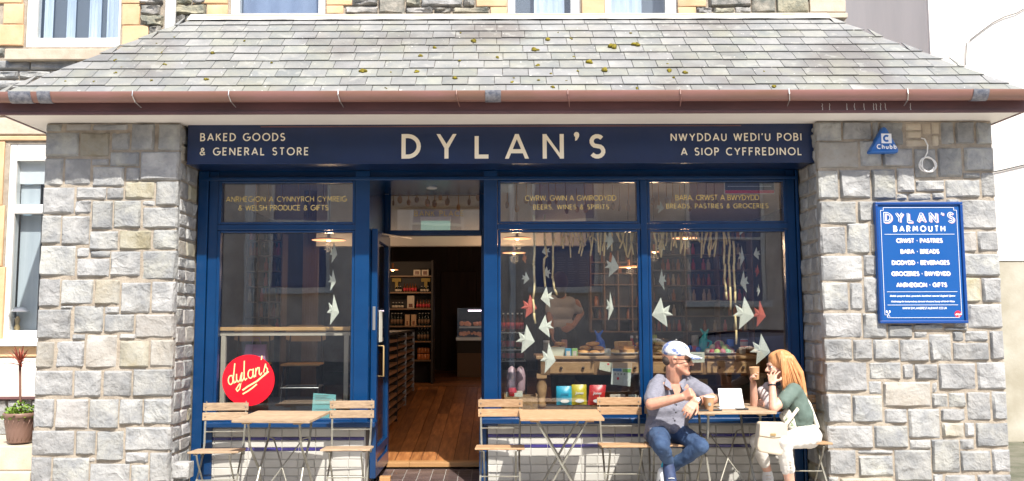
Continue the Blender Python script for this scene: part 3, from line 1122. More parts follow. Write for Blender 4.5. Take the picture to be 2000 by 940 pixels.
for r in ((-60, 12, 779, 815), (13, 60, 779, 808), (61, 120, 779, 815), (-60, 30, 817, 850), (31, 120, 817, 850), (-60, 120, 852, 900)):
    hrect(*r, m_stone, bulge=.014)
# side walls of the shop under the roof, behind the pillars
for xo, nm in ((XLO, 'side_wall'), (XRO - .02, 'side_wall')):
    pass

# steps beside the left pillar
st = thing('stone_steps', (-4.0, 7.3, 0), 'worn sandstone steps under the potted red palm', 'steps')
z1 = az(863, 7.2)
z2 = az(915, 6.95)
mbx = MB().box(-6.5, XLO - .01, 7.02, YB - .02, z2 - .02 + .0, z1)
mbx.build('upper_step', m_sandp, st, bev=.01)
mbx = MB().box(-6.5, XLO - .012, 6.97, YB - .03, -.2, z2 - .022)
mbx.build('lower_step', m_sandp, st, bev=.01)
sheet('forecourt', -9, XLO - .015, 5.9, 7.2, .10, m_paving, 1, 1)

# ================================================================ white neighbour on the right
XN, YN = ax(1816, 10.1, 100), 10.1
nb = thing('white_building', (XN + 3, 12, 0), 'tall white rendered building across the alley, its flank in shade', 'building')
m_low = M('stained_render', (.50, .47, .40), .9, col2=(.34, .31, .24), scale=1.6, bump=.002, bscale=40)
zb = az(512, YN)
MB().box(XN + .01, XN + 9, YN, YN + 6, zb, 9).build('wall', m_render_w, nb)
MB().box(XN, XN + .0098, YN + .03, YN + 6, zb, 9).build('flank', M('shade_tinted_render', (.88, .75, .66), .9, col2=(.76, .65, .57), scale=1.1, stretch=(1, 1, .3), bump=.002, bscale=40), nb)  # same white render; its warm tone in shade is put into the colour
MB().box(XN + .012, XN + 9, YN + .012, YN + 6, -.3, zb).build('stained_base', m_low, nb)
# cables on it
mb = MB().tube([at(px, py, YN - .02) for px, py in ((2010, 12), (1985, 26), (1962, 33), (1940, 44), (1925, 55), (1905, 70), (1894, 79))], .006, 6)
mb.tube([at(px, py, YN - .02) for px, py in ((1888, 84), (1887, 100), (1886, 128))], .005, 6)
mb.tube([at(px, py, YN - .02) for px, py in ((1930, 338), (1960, 332), (1985, 326), (2020, 318))], .008, 6)
mb.build('cable', m_cable, nb)
mb = MB().tube([at(px, py, YN + .9) for px, py in ((1792, 62), (1791, 92))], .008, 6)
al = sheet('alley_paving', 3.9, 14, 7.6, 22, .06, m_mossy, 2, 2, lambda x, y: 0)
random.seed(8)
mb = MB()
for i in range(40):
    a = random.uniform(0, 6.28)
    c = Vector((random.uniform(XN - .5, XN + 1.5), YN - random.uniform(0, .12), .06))
    mb.add([c + Vector((-.02, 0, 0)), c + Vector((.02, 0, 0)), c + Vector((random.uniform(-.03, .03), -.02, random.uniform(.03, .09)))], [(0, 1, 2)])
tag(mb.build('grass', M('moss_green', (.08, .13, .03), .9)), 'green weeds along the foot of the white wall', 'weeds', kind='stuff')
# ================================================================ name board over the shopfront
zb1, zb0 = az(245, YS), az(319, YS)
xb0, xb1 = ax(366, YS, 282), ax(1591, YS, 282)
bd = thing('shop_sign', ((xb0 + xb1) / 2, YS, zb0), 'long navy fascia sign with large cream DYLAN\'S lettering', 'sign')
MB().box(xb0, xb1, YS, YW - .02, zb0, zb1 + .01).build('board', m_navy, bd, bev=.004)
MB().box(xb0 - .001, xb1 + .001, YS - .006, YS + .02, zb0 - .003, zb0 + .006).build('bottom_bead', m_navy, bd)
MB().box(xb0 + .6, xb1 - .6, YS - .004, YS - .0, zb1 - .012, zb1 - .003).build('top_bead', m_maroon, bd)


def letter_part(c, mb):
    solid(mb, (0, -1, 0), .004).build('letter' if c != "'" else 'apostrophe', m_cream, bd)


SY = YS - .005
# big name: letters placed one by one as in the photograph
for c, x0, x1 in (('D', 784, 822), ('Y', 852, 892), ('L', 927, 958), ('A', 986, 1033), ('N', 1060, 1101), ('S', 1151, 1182)):
    a, b = at(x0, 310, SY), at(x1, 262, SY)
    h = b.z - a.z
    w0 = (b.x - a.x) / h
    wt = .165
    ins = wt / 2
    mb = MB()
    gw_, sts = GL[c]
    for k, st in enumerate(sts):
        if c == 'D' and len(st) == 2:
            st = [(0, -.2), (0, 1.2)]
        pts = [(ins + x / gw_ * (w0 - 2 * ins), ins * (c not in 'AYN') + y * (1 - (2 * ins if c not in 'AYN' else 0))) for x, y in st]
        if c in 'AYN':
            pts = [(x, y + (y - .5) * .12) for x, y in pts] if len(pts) > 2 or c == 'Y' else pts
        ribbon(mb, pts, wt, a, X1, Z1, h, k)
    mb.v = [(x, y, min(max(z, a.z), b.z)) for x, y, z in mb.v]
    letter_part(c, mb)
mb = MB()
p = at(1126, 263, SY)
mb.prism([(.022 * math.cos(R(t)), .022 * math.sin(R(t))) for t in range(0, 270, 30)] + [(-.012, -.052), (.004, -.046), (.02, -.018)], p, X1, Z1, .004)
mb.build('apostrophe', m_cream, bd)


def line_px(s, x0, x1, y0, y1, Y, mat, name, parent, wt=.15, each=None, **kw):
    a, b = at(x0, y1, Y), at(x1, y0, Y)
    if each:
        text(s, a, b.z - a.z, width=b.x - a.x, wt=wt, each=each, **kw)
    else:
        text(s, a, b.z - a.z, width=b.x - a.x, wt=wt, word=lambda m: m.build(name, mat, parent), **kw)


for s_, a_, b_, t_ in (('BAKED GOODS', 392, 556, 261), ('& GENERAL STORE', 391, 602, 289), ("NWYDDAU WEDI'U POBI", 1311, 1564, 261), ('A SIOP CYFFREDINOL', 1331, 1565, 289)):
    line_px(s_, a_, b_, t_, t_ + 14, SY, m_cream, 'letter', bd, .175, each=lambda c, m: m.build('letter', m_cream, bd))

# ================================================================ shopfront joinery
sf = thing('shopfront', (0, YW, 0), 'blue painted timber shopfront with plate glass windows under the navy sign', 'shopfront')
FY = YW            # face of the frames
GYY = YW + .05     # glass
zH1 = zb0 + .0
zH0 = az(356, FY)


def fr(name, px0, px1, py0, py1, y0=FY, y1=None, mat=m_blue, parent=None, bev=.004, my=None):
    """frame member given by its pixel rectangle on the plane y0"""
    y1 = y0 + .09 if y1 is None else y1
    m_ = my or 560
    return MB().box(ax(px0, y0, m_), ax(px1, y0, m_), y0, y1, az(py1, y0), az(py0, y0)).build(name, mat, parent or sf, bev=bev)


XL, XR = XLI + .012, XRI - .012
# head board under the sign
MB().box(XL, XR, FY + .03, FY + .12, az(346, FY), zH1 + .05).build('head_board', m_blue, sf, bev=.003)
MB().box(XL, XR, FY - .012, FY + .03, az(352, FY), az(345, FY)).build('head_moulding', m_blue, sf, bev=.005)
# pilasters and posts
zg = -.06
MB().box(XL, ax(401, FY), FY - .01, FY + .1, zg, zH1).build('pilaster', m_blue, sf, bev=.006)
MB().box(ax(402, FY), ax(420, FY), FY + .012, FY + .1, zg, zH1).build('post', m_blue, sf, bev=.004)
MB().box(ax(692, FY), ax(720, FY), FY - .009, FY + .1, az(835, FY), zH1).build('post', m_blue, sf, bev=.005)
MB().box(ax(945, FY), ax(972, FY), FY - .009, FY + .1, az(832, FY), zH1).build('post', m_blue, sf, bev=.005)
MB().box(ax(1254, FY), ax(1267, FY), FY - .006, FY + .08, az(820, FY), az(352, FY)).build('mullion', m_blue, sf, bev=.005)
MB().box(ax(1544, FY), ax(1560, FY), FY + .012, FY + .1, zg, zH1).build('post', m_blue, sf, bev=.004)
MB().box(ax(1561, FY), XR, FY - .01, FY + .1, zg, zH1).build('pilaster', m_blue, sf, bev=.006)
# windows: each a frame with glass
WIN = [(420, 692, 'wide left shop window'), (972, 1254, ''), (1267, 1544, '')]
for i, (a, b, lab) in enumerate(WIN):
    x0, x1 = ax(a, FY), ax(b, FY)
    zt, zm1, zm0 = az(352, FY), az(437, FY), az(449, FY)
    zs = az(822 if i == 0 else 812, FY)
    t_ = .028
    mb = MB()
    for (c, d) in ((zm1, zt), (zs, zm0)):
        mb.box(x0 + .002, x0 + t_, FY + .004, FY + .07, c, d).box(x1 - t_, x1 - .002, FY + .004, FY + .07, c, d)
        mb.box(x0 + t_, x1 - t_, FY + .004, FY + .07, c, c + .02).box(x0 + t_, x1 - t_, FY + .004, FY + .07, d - .02, d)
    wf = mb.build('window', m_blue, sf, bev=.005)
    MB().box(x0, x1, FY - .004, FY + .08, zm0 + .002, zm1 - .002).build('transom_bar', m_blue, wf, bev=.006)
    MB().box(x0 + t_, x1 - t_, GYY, GYY + .006, zm1 + .02, zt - .02).build('upper_pane', m_glass, wf)
    MB().box(x0 + t_, x1 - t_, GYY, GYY + .006, zs + .02, zm0 - .02).build('lower_pane', m_glass, wf)
# sills
MB().box(ax(401, FY - .07, 828), ax(732, FY - .07, 828), FY - .075, FY + .1, az(835, FY - .07), az(824, FY - .07)).build('sill', m_blue, sf, bev=.010)
MB().box(ax(940, FY - .07, 828), ax(1562, FY - .07, 828), FY - .075, FY + .1, az(829, FY - .07), az(817, FY - .07)).build('sill', m_blue, sf, bev=.010)
MB().box(ax(402, FY, 820), ax(690, FY, 820), FY - .002, FY + .1, az(826, FY), az(819, FY)).build('bottom_rail', m_blue, sf, bev=.003)
MB().box(ax(972, FY, 810), ax(1544, FY, 810), FY - .002, FY + .1, az(820, FY), az(809, FY)).build('bottom_rail', m_blue, sf, bev=.003)
GT = GYY - .002
line_px('ANRHEGION A CYNNYRCH CYMREIG', 442, 677, 384, 394, GT, m_gold, 'gold_lettering', sf, .13)
line_px('& WELSH PRODUCE & GIFTS', 466, 641, 401, 411, GT, m_gold, 'gold_lettering', sf, .13)
line_px('CWRW, GWIN A GWIRODYDD', 1026, 1203, 382, 392, GT, m_gold, 'gold_lettering', sf, .13)
line_px('BEERS, WINES & SPIRITS', 1042, 1189, 400, 409, GT, m_gold, 'gold_lettering', sf, .13)
line_px('BARA, CRWST A BWYDYDD', 1320, 1482, 381, 391, GT, m_gold, 'gold_lettering', sf, .13)
line_px('BREADS, PASTRIES & GROCERIES', 1302, 1500, 398, 407, GT, m_gold, 'gold_lettering', sf, .13)

# ---- recessed entrance
YD = 8.37
XDL = ax(720, FY)          # left reveal
XDR = ax(945, FY)
xj0, xj1 = ax(757, YD), ax(940, YD)
zDt = az(372, YD)
zsl = az(905, YD)          # door sill
zsoff = az(347, FY)
MB().box(XDL, XDR, FY + .12, YD, zsoff, zsoff + .03).build('porch_ceiling', m_blue, sf)
MB().box(ax(720, FY) - .04, XDL, FY + .1, YD + .05, az(835, FY), zsoff).build('porch_side', m_blue, sf)
MB().box(XDR + .0, XDR + .04, FY + .1, YD + .05, az(832, FY), zsoff).build('porch_side', m_blue, sf)
dl = MB().lathe([(.05, 0), (.05, -.012), (.035, -.014)], ((XDL + XDR) / 2 + .0, 7.95, zsoff), 16)
dl.build('downlight', m_white, sf)
# frame of door and fanlight
zl1, zl0 = az(452, YD), az(460, YD)
mb = MB().box(XDL, xj0, YD, YD + .08, zsl, zsoff).box(xj1, XDR, YD, YD + .08, zsl, zsoff).box(xj0, xj1, YD, YD + .08, zDt, zsoff) \
    .box(xj0, xj1, YD - .01, YD + .08, zl0, zl1 + .012)
dfr = mb.build('door_frame', m_blue, sf, bev=.005)
MB().box(xj0, xj0 + .02, YD + .01, YD + .06, zl1, zDt).box(xj1 - .02, xj1, YD + .01, YD + .06, zl1, zDt).box(xj0, xj1, YD + .012, YD + .058, zDt - .025, zDt).build('fanlight_frame', m_blue, dfr, bev=.004)
MB().box(xj0 + .02, xj1 - .02, YD + .03, YD + .036, zl1 + .012, zDt - .025).build('fanlight_pane', m_glass, dfr)
line_px('BANK PLACE', 810, 905, 412, 422, YD + .028, m_gold, 'gold_lettering', dfr, .15)
MB().box(ax(800, YD, 900), xj1, YD - .03, YD + .10, zsl - .03, zsl + .012).build('doorstep_nosing', m_oak2, sf, bev=.004)
MB().box(xj0, ax(800, YD, 900) - .001, YD - .03, YD + .10, zsl - .03, zsl + .012).build('doorstep_nosing', m_oak2, sf, bev=.004)
# exit box behind the fanlight
eb = thing('exit_light', at(848, 445, YD + .5), 'pale green lit exit light box hanging inside the fanlight', 'exit light')
m_exit = M('exit_green', (.42, .62, .50), .5, emit=.25)
MB().box(ax(822, YD + .5, 430), ax(879, YD + .5, 430), YD + .5, YD + .55, az(452, YD + .5), az(432, YD + .5)).build('panel', m_exit, eb, bev=.003)
MB().box(ax(821, YD + .5, 430), ax(880, YD + .5, 430), YD + .49, YD + .56, az(431, YD + .5), az(423, YD + .5)).build('housing', m_white, eb, bev=.004)
# entrance floor tiles (ramped a little)
ent = bpy.data.objects.new('entrance_floor', MB().add([(XDL, FY - .02, gz(-.7, 7.4)), (XDR, FY - .02, gz(-.7, 7.4)), (XDR, YD - .03, zsl - .05), (XDL, YD - .03, zsl - .05)], [(0, 1, 2, 3)]).mesh('entrance_floor', m_grout))
COL.objects.link(ent)
tag(ent, kind='structure')
nx, ny = 8, 10
for j in range(ny):
    for i in range(nx):
        x0 = XDL + (XDR - XDL) * i / nx
        x1 = x0 + (XDR - XDL) / nx - .005
        ya, yb_ = FY - .02 + (YD - .01 - FY) * j / ny, FY - .02 + (YD - .01 - FY) * (j + 1) / ny - .005
        zf = lambda y: gz(-.7, 7.4) + (zsl - .05 - gz(-.7, 7.4)) * (y - FY + .02) / (YD - FY - .01) + .006
        mb = MB().add([(x0, ya, zf(ya)), (x1, ya, zf(ya)), (x1, yb_, zf(yb_)), (x0, yb_, zf(yb_)), (x0, ya, zf(ya) - .006), (x1, ya, zf(ya) - .006), (x1, yb_, zf(yb_) - .006), (x0, yb_, zf(yb_) - .006)],
                      [(0, 1, 2, 3), (0, 4, 5, 1), (1, 5, 6, 2), (2, 6, 7, 3), (3, 7, 4, 0)])
        mb.build('floor_tile', m_quarry, ent)
# the open door leaf
xd = ax(736, 7.5, 660)
zd1, zd0 = az(446, 7.5), zsl + .015
door = MB()
ya, yb2 = 7.50, YD - .005
door.box(xd - .052, xd, ya, ya + .10, zd0, zd1).box(xd - .052, xd, yb2 - .10, yb2, zd0, zd1)
zgl = az(876, 7.5)
door.box(xd - .052, xd, ya + .10, yb2 - .10, zd1 - .10, zd1).box(xd - .052, xd, ya + .10, yb2 - .10, zgl - .07, zgl)
door.box(xd - .052, xd, ya + .10, yb2 - .10, zd0, zd0 + .12)
dr = door.build('door', m_blue, sf, bev=.004)
dr['label'] = 'blue glazed door leaf standing wide open into the porch'
MB().box(xd - .03, xd - .022, ya + .10, yb2 - .10, zgl, zd1 - .10).build('door_pane', m_glass, dr)
MB().box(xd - .035, xd - .015, ya + .10, yb2 - .10, zd0 + .12, zgl - .07).build('kick_panel', m_blue, dr)
p = at(730, 622, 7.5)
MB().box(xd - .038, xd - .014, ya - .003, ya + .001, p.z - .10, p.z + .10).build('lock_plate', m_steel, dr, bev=.001)
p = at(722, 690, 7.5)
MB().tube([(xd - .055, ya + .05, p.z + .02), (xd - .10, ya + .045, p.z + .02), (xd - .105, ya + .04, p.z - .01), (xd - .095, ya + .035, p.z - .08), (xd - .09, ya + .03, p.z - .14)], .008, 8).build('handle', m_brass, dr, smooth=True)
MB().box(xd - .056, xd - .052, ya + .03, ya + .07, p.z - .12, p.z + .12).build('handle_plate', m_brass, dr)
MB().tube([(xd + .004, ya + .06, p.z + .06), (xd + .05, ya + .06, p.z + .06), (xd + .052, ya + .07, p.z - .2), (xd + .004, ya + .07, p.z - .2)], .007, 8).build('pull_handle', m_brass, dr, smooth=True)
p = at(755, 467, 7.9)
MB().bar((xd - .02, 7.75, zd1 - .02), (ax(803, YD - .05, 466), YD - .05, az(466, YD - .05)), .02, .012).build('closer_arm', m_steel, dr)
# papers taped inside the door
MB().box(xd + .002, xd + .004, 7.62, 7.82, az(668, 7.6), az(606, 7.6)).build('notice', M('notice_paper', (.75, .73, .62), .8), dr)
# wooden wedge by the door
wd = at(752, 938, 7.42)
MBw = MB().box(wd.x - .045, wd.x + .045, 7.40, 7.47, .0, wd.z + .03)
tag(MBw.build('door_wedge', m_oak2, bev=.004), 'small pale wooden block propping the open blue door', 'door wedge')

# ================================================================ tiled walls below the windows
# rows measured down from the sill: white, violet strip, white, violet strip, white ...
YT = FY + .03


def tiled(px0, px1, ptop, label):
    x0, x1 = ax(px0, YT, 870), ax(px1, YT, 870)
    zt = az(ptop, YT)
    t = thing('tiled_wall', ((x0 + x1) / 2, YT, 0), label, 'tiled wall', 'tiled walls under the shop windows')
    zb_ = min(gz(x0, 7.4), gz(x1, 7.4)) - .02
    MB().box(x0, x1, YT + .004, YT + .2, zb_, zt + .02).build('grout_bed', m_grout, t)
    rows = [(.072, 0), (.030, 1), (.058, 0), (.030, 1)] + [(.068, 0)] * 8
    z = zt
    cnt = 0
    pitch = .1415
    meshes = {}
    for r, (h, kind) in enumerate(rows):
        if z < zb_ + .01: break
        x = x0 - (pitch / 2 if (r % 2 and not kind) else pitch * .45)
        while x < x1:
            a, b = max(x, x0), min(x + pitch - .003, x1)
            x += pitch
            if b - a < .01: continue
            key = (round(b - a, 4), h, kind)
            if key not in meshes:
                w_ = b - a
                e = .004
                hh = h - .004
                mb = MB().add([(0, 0, -hh), (w_, 0, -hh), (w_, 0, 0), (0, 0, 0), (e, -.005, -hh + e), (w_ - e, -.005, -hh + e), (w_ - e, -.005, -e), (e, -.005, -e)],
                              [(4, 5, 6, 7), (0, 1, 5, 4), (1, 2, 6, 5), (2, 3, 7, 6), (3, 0, 4, 7)])
                meshes[key] = mb.mesh('tile', m_tileb if kind else m_tile)
            o = bpy.data.objects.new('tile', meshes[key])
            COL.objects.link(o)
            o.parent = t
            o.location = Vector((a, YT + .003, z)) - t.location
            o.rotation_euler = (R(random.uniform(-.5, .5)), 0, R(random.uniform(-.5, .5)))
            cnt += 1
        z -= h
    return t


tiled(401, 711, 836, 'white tiled wall with two violet blue strips below the left shop window')
tiled(953, 1563, 831, 'long white tiled wall with two violet blue strips behind the seated couple')
# tiled returns into the porch
for xs_, sg in ((ax(712, FY, 870), 1), (ax(950, FY, 870), -1)):
    MB().box(min(xs_, xs_ + .03 * sg) - .03, max(xs_, xs_ + .0 * sg), FY + .04, YD, -.05, az(834, FY)).build('porch_plinth', m_tile if sg > 0 else m_blue, sf)

# ================================================================ board, alarm box and cable on the right pillar
YPb = YP - .035
wb = thing('menu_board', at(1800, 632, YPb), 'blue framed board with white menu lettering on the right stone pillar', 'sign')
m_bb = M('blue_board', (.004, .075, .28), .35, coat=.2)
m_bframe = M('blue_board_frame', (.005, .05, .22), .3, coat=.3)
m_wht = M('white_print', (.82, .82, .84), .5)
m_pink = M('pink_print', (.70, .42, .45), .5)
m_red = M('red_print', (.70, .02, .04), .45)
A, B_ = at(1718, 632, YPb), at(1891, 632, YPb)
C_ = at(1708, 395, YPb)
bx0, bx1 = (at(1713, 513, YPb).x), (at(1884.5, 513, YPb).x)
bz0, bz1 = A.z, C_.z
MB().box(bx0, bx1, YPb + .004, YP - .001, bz0, bz1).build('panel', m_bb, wb)
fwid = .022
mb = MB().box(bx0, bx1, YPb - .012, YPb + .006, bz1 - fwid, bz1).box(bx0, bx1, YPb - .012, YPb + .006, bz0, bz0 + fwid)
mb.box(bx0, bx0 + fwid, YPb - .0119, YPb + .006, bz0 + fwid, bz1 - fwid).box(bx1 - fwid, bx1, YPb - .0119, YPb + .006, bz0 + fwid, bz1 - fwid)
mb.build('frame', m_bframe, wb, bev=.004)
bw, bh = bx1 - bx0, bz1 - bz0


def bp(u, v):      # board coordinates: u from left 0..1, v from top 0..1
    return Vector((bx0 + bw * u, YPb + .0025, bz1 - bh * v))


mb = MB()
t_ = .0045
i0, i1, j0, j1, k_ = bx0 + .045, bx1 - .045, bz0 + .045, bz1 - .045, .022
P2 = [(i0 + k_, j0), (i1 - k_, j0), (i1 - k_, j0 + k_), (i1, j0 + k_), (i1, j1 - k_), (i1 - k_, j1 - k_), (i1 - k_, j1), (i0 + k_, j1), (i0 + k_, j1 - k_), (i0, j1 - k_), (i0, j0 + k_), (i0 + k_, j0 + k_)]
for i in range(12):
    a, b = P2[i], P2[(i + 1) % 12]
    mb.bar((a[0], YPb + .0022, a[1]), (b[0], YPb + .0022, b[1]), .003, t_, Vector((0, 1, 0)))
for v in (.268, .742, .85):
    mb.bar(bp(.1, v), bp(.9, v), .003, .0035, Vector((0, 1, 0)))
mb.build('border_line', m_wht, wb)
text("DYLAN'S", bp(.115, .165) + Vector((.006, .0006, -.005)), .068 * bh / .96, width=bw * .78, wt=.26).build('lettering', m_pink, wb)
text("DYLAN'S", bp(.11, .163), .068 * bh / .96, width=bw * .78, wt=.24).build('lettering', m_wht, wb)
text("DYLAN'S", bp(.11, .163) - Vector((0, .0012, 0)), .068 * bh / .96, width=bw * .78, wt=.10).build('lettering', m_bb, wb)
text('BARMOUTH', bp(.21, .243), .042 * bh, width=bw * .58, wt=.26).build('lettering', m_wht, wb)
for s_, v, u0, u1 in (('CRWST * PASTRIES', .335, .235, .755), ('BARA * BREADS', .425, .28, .71), ('DIODYDD * BEVERAGES', .517, .175, .82), ('GROCERIES * BWYDYDD', .608, .165, .825), ('ANRHEGION * GIFTS', .70, .215, .78)):
    text(s_, bp(u0, v), .030 * bh, width=bw * (u1 - u0), wt=.27, word=lambda m: m.build('lettering', m_wht, wb))
    text(s_, bp(u0, v) + Vector((.003, .0008, -.0025)), .030 * bh, width=bw * (u1 - u0), wt=.22, word=lambda m: m.build('lettering_shadow', m_pink, wb))
script_word('Dathlu cynnyrch lleol, cymeriad a harddwch naturiol Gogledd Cymru', bp(.5, .782), .0185, X1, Z1, 'script_line', m_wht, wb, .4, .0006)
script_word('Celebrating the local produce, character & natural beauty of North Wales', bp(.5, .827), .0168, X1, Z1, 'script_line', m_wht, wb, .4, .0006)
text('WWW.DYLANSRESTAURANT.CO.UK', bp(.27, .884), .0155 * bh, width=bw * .50, wt=.2).build('lettering', m_wht, wb)
mb = MB()
c = bp(.105, .925)
for a in (60, 120):
    d = Vector((math.cos(R(a)), 0, math.sin(R(a)))) * .024
    mb.bar(c - d, c + d, .003, .005, Vector((0, 1, 0)))
    mb.prism([(.007 * math.cos(R(t)), .010 * math.sin(R(t))) for t in range(0, 360, 40)], c + d, X1, Z1, .0012)
mb.build('crossed_spoon_and_fork', m_wht, wb)
mb = MB().prism([(.027 * math.cos(R(t)), .027 * math.sin(R(t))) for t in range(0, 360, 20)], bp(.895, .925), X1, Z1, .0012)
mb.build('round_badge', m_red, wb)
script_word("dylan's", bp(.895, .932) - Vector((0, .0016, 0)), .018, X1, Z1, 'script_word', m_wht, wb, .4, .0008)

# alarm box: rounded triangle
ab = thing('alarm_box', at(1728, 300, YP - .08), 'blue triangular alarm box high on the right stone pillar', 'alarm box')
m_al = M('alarm_blue', (.012, .12, .42), .35, coat=.3)
T = [at(1697, 299, YP - .07), at(1760, 298, YP - .07), at(1729, 243, YP - .07)]


def tri_prof(sc, rr):
    c = sum(T, Vector()) / 3
    out = []
    P = [c + (q - c) * sc for q in T]
    for i in range(3):
        a, b, d = P[i - 1], P[i], P[(i + 1) % 3]
        u, v = (a - b).normalized(), (d - b).normalized()
        for t in range(5):
            f = t / 4
            out.append(b + u * rr * (1 - f) ** 2 + v * rr * f ** 2)
    for q in out: pass
    return [(q.x, q.z) for q in out]


mb = MB()
layers = ((1.0, YP), (1.0, YP - .045), (.93, YP - .065), (.86, YP - .07))
for sc, y in layers:
    for x, z in tri_prof(sc, .035): mb.v.append((x, y, z))
n = 15
for L_ in range(3):
    for i in range(n):
        a, b = L_ * n + i, L_ * n + (i + 1) % n
        mb.f.append((a, b, b + n, a + n))
mb.f.append(tuple(range(3 * n, 4 * n)))
mb.build('casing', m_al, ab, auto=True)
yA = YP - .0725
a, b = at(1722, 280, yA), at(1741, 261, yA)
MB().box(a.x, b.x, yA + .0005, yA + .003, a.z, b.z).build('logo_square', m_wht, ab)
hh = b.z - a.z
mb = MB()
ribbon(mb, arc(.52, .5, .27, .27, 50, 310, 12), .2, (a.x, yA - .0005, a.z), X1, Z1, hh, 0)
mb.build('logo_letter', m_al, ab)
line_px('Chubb', 1713.5, 1750, 282.5, 290.5, yA, m_wht, 'lettering', ab, .26)

# coil of white cable
cc = at(1812, 322, YP - .03)
mb = MB()
pts = [at(1799, 270, YP - .01), at(1806, 272, YP - .02), at(1812, 284, YP - .03), at(1811, 298, YP - .03), at(1806, 308, YP - .035)]
for i in range(60):
    a = i / 59 * 2 * math.pi * 2.6 + 2.0
    r_ = .066 - .0002 * i + .006 * math.sin(a * 2.3)
    pts.append(Vector((cc.x + r_ * math.cos(a), YP - .03 - .012 * (i / 59), cc.z + r_ * math.sin(a) * .98)))
mb.tube(pts, .0055, 6)
tag(mb.build('cable_coil', m_white, smooth=True), 'loose coil of white cable hanging on the right stone pillar', 'cable')
# ================================================================ inside of the shop
YI0, YI1 = YW + .10, 16.5
XI0, XI1 = -3.3, 3.75
m_ceil = M('cream_ceiling', (.62, .55, .46), .8, col2=(.55, .48, .40), scale=2)
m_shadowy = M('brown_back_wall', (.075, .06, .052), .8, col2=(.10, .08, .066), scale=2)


def fzi(y):
    return zsl + (min(max(y, YD), 12.5) - YD) / (12.5 - YD) * (.52 - zsl)


flo = bpy.data.objects.new('shop_floor', MB().add([(XI0, YD + .06, zsl - .01), (XI1, YD + .06, zsl - .01), (XI1, 12.5, .51), (XI0, 12.5, .51), (XI0, YI1, .51), (XI1, YI1, .51)],
                                                    [(0, 1, 2, 3), (3, 2, 4, 5)])
                                  .add([(XI0, YI0 + .1, zsl - .01), (XDL - .05, YI0 + .1, zsl - .01), (XDL - .05, YD + .06, zsl - .01), (XI0, YD + .06, zsl - .01)], [(0, 1, 2, 3)])
                                  .add([(XDR + .05, YI0 + .1, zsl - .01), (XI1, YI0 + .1, zsl - .01), (XI1, YD + .06, zsl - .01), (XDR + .05, YD + .06, zsl - .01)], [(0, 1, 2, 3)]).mesh('shop_floor', m_darkwood))
COL.objects.link(flo)
tag(flo, kind='structure')
random.seed(31)
x = -1.75
while x < .8:
    w_ = random.choice((.11, .14, .14, .17))
    y = YD + .10
    while y < 12.45:
        L_ = random.uniform(.9, 2.2)
        y1 = min(y + L_, 12.49)
        z0, z1_ = fzi(y), fzi(y1)
        mb = MB().add([(x, y, z0), (x + w_ - .006, y, z0), (x + w_ - .006, y1 - .003, z1_), (x, y1 - .003, z1_), (x, y, z0 - .008), (x + w_ - .006, y, z0 - .008), (x + w_ - .006, y1 - .003, z1_ - .008), (x, y1 - .003, z1_ - .008)],
                      [(0, 1, 2, 3), (0, 4, 5, 1), (1, 5, 6, 2), (2, 6, 7, 3), (3, 7, 4, 0)])
        mb.build('board', m_oak, flo)
        y = y1
    x += w_
for i in range(24):
    y = 12.5 + i * .165
    MB().box(-2.2, 1.2, y, y + .16, .50, .521).build('board', m_oak, flo)
cw = MB().box(XI0, XI1, YI0, YI1, 2.92, 2.96)
tag(cw.build('shop_ceiling', m_ceil), kind='structure')
wl = thing('shop_walls', (0, YI1, .5), 'dark timber lined interior walls of the shop', 'wall')
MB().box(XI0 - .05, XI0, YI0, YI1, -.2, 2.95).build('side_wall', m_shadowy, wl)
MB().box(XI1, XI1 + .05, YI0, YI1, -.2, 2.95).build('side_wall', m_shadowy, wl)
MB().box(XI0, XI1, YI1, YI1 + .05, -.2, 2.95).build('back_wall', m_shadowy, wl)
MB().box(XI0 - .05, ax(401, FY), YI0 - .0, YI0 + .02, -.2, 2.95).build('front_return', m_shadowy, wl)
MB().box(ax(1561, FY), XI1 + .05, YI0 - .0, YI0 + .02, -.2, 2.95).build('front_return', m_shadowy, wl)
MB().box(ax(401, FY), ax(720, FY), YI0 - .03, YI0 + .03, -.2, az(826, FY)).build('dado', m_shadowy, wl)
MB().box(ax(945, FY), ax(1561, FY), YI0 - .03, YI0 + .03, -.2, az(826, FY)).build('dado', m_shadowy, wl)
MB().box(-1.9, .9, 9.0, 9.12, az(480, 9.0), 2.92).build('ceiling_beam', m_ceil, wl)
for i in range(9):
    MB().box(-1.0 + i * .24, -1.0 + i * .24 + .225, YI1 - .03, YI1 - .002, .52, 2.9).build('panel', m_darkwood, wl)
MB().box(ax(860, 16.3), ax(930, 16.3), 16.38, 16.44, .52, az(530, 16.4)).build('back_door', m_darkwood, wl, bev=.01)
# wood panelled upper part seen through the fanlights
for i in range(13):
    z = 2.3 + 0 * i
# ---------------------------------------------------------------- bottles & jars (shared shapes)
m_bot = {}


def bot_mat(name, col, **kw):
    if name not in m_bot:
        m_bot[name] = M(name, col, .25, orand=.25, **kw)
    return m_bot[name]


def bottle_mesh(nm, h, r, mat, neck=.35):
    key = ('bm', nm)
    if key not in m_bot:
        mb = MB().lathe([(r * .95, 0), (r, .01), (r, h * .58), (r * .8, h * .66), (r * neck, h * .76), (r * neck, h * .97), (r * neck * 1.15, h * .97), (r * neck * 1.15, h)], n=10)
        m_bot[key] = mb.mesh('bottle', mat, True)
        m_bot[('lm', nm)] = MB().lathe([(r * 1.02, h * .15), (r * 1.02, h * .5)], n=10).mesh('bottle_label', None, True)
        m_bot[('cm', nm)] = MB().lathe([(r * neck * 1.3, h * .93), (r * neck * 1.3, h * 1.01)], n=8).mesh('bottle_cap', None, True)
    return m_bot[key]


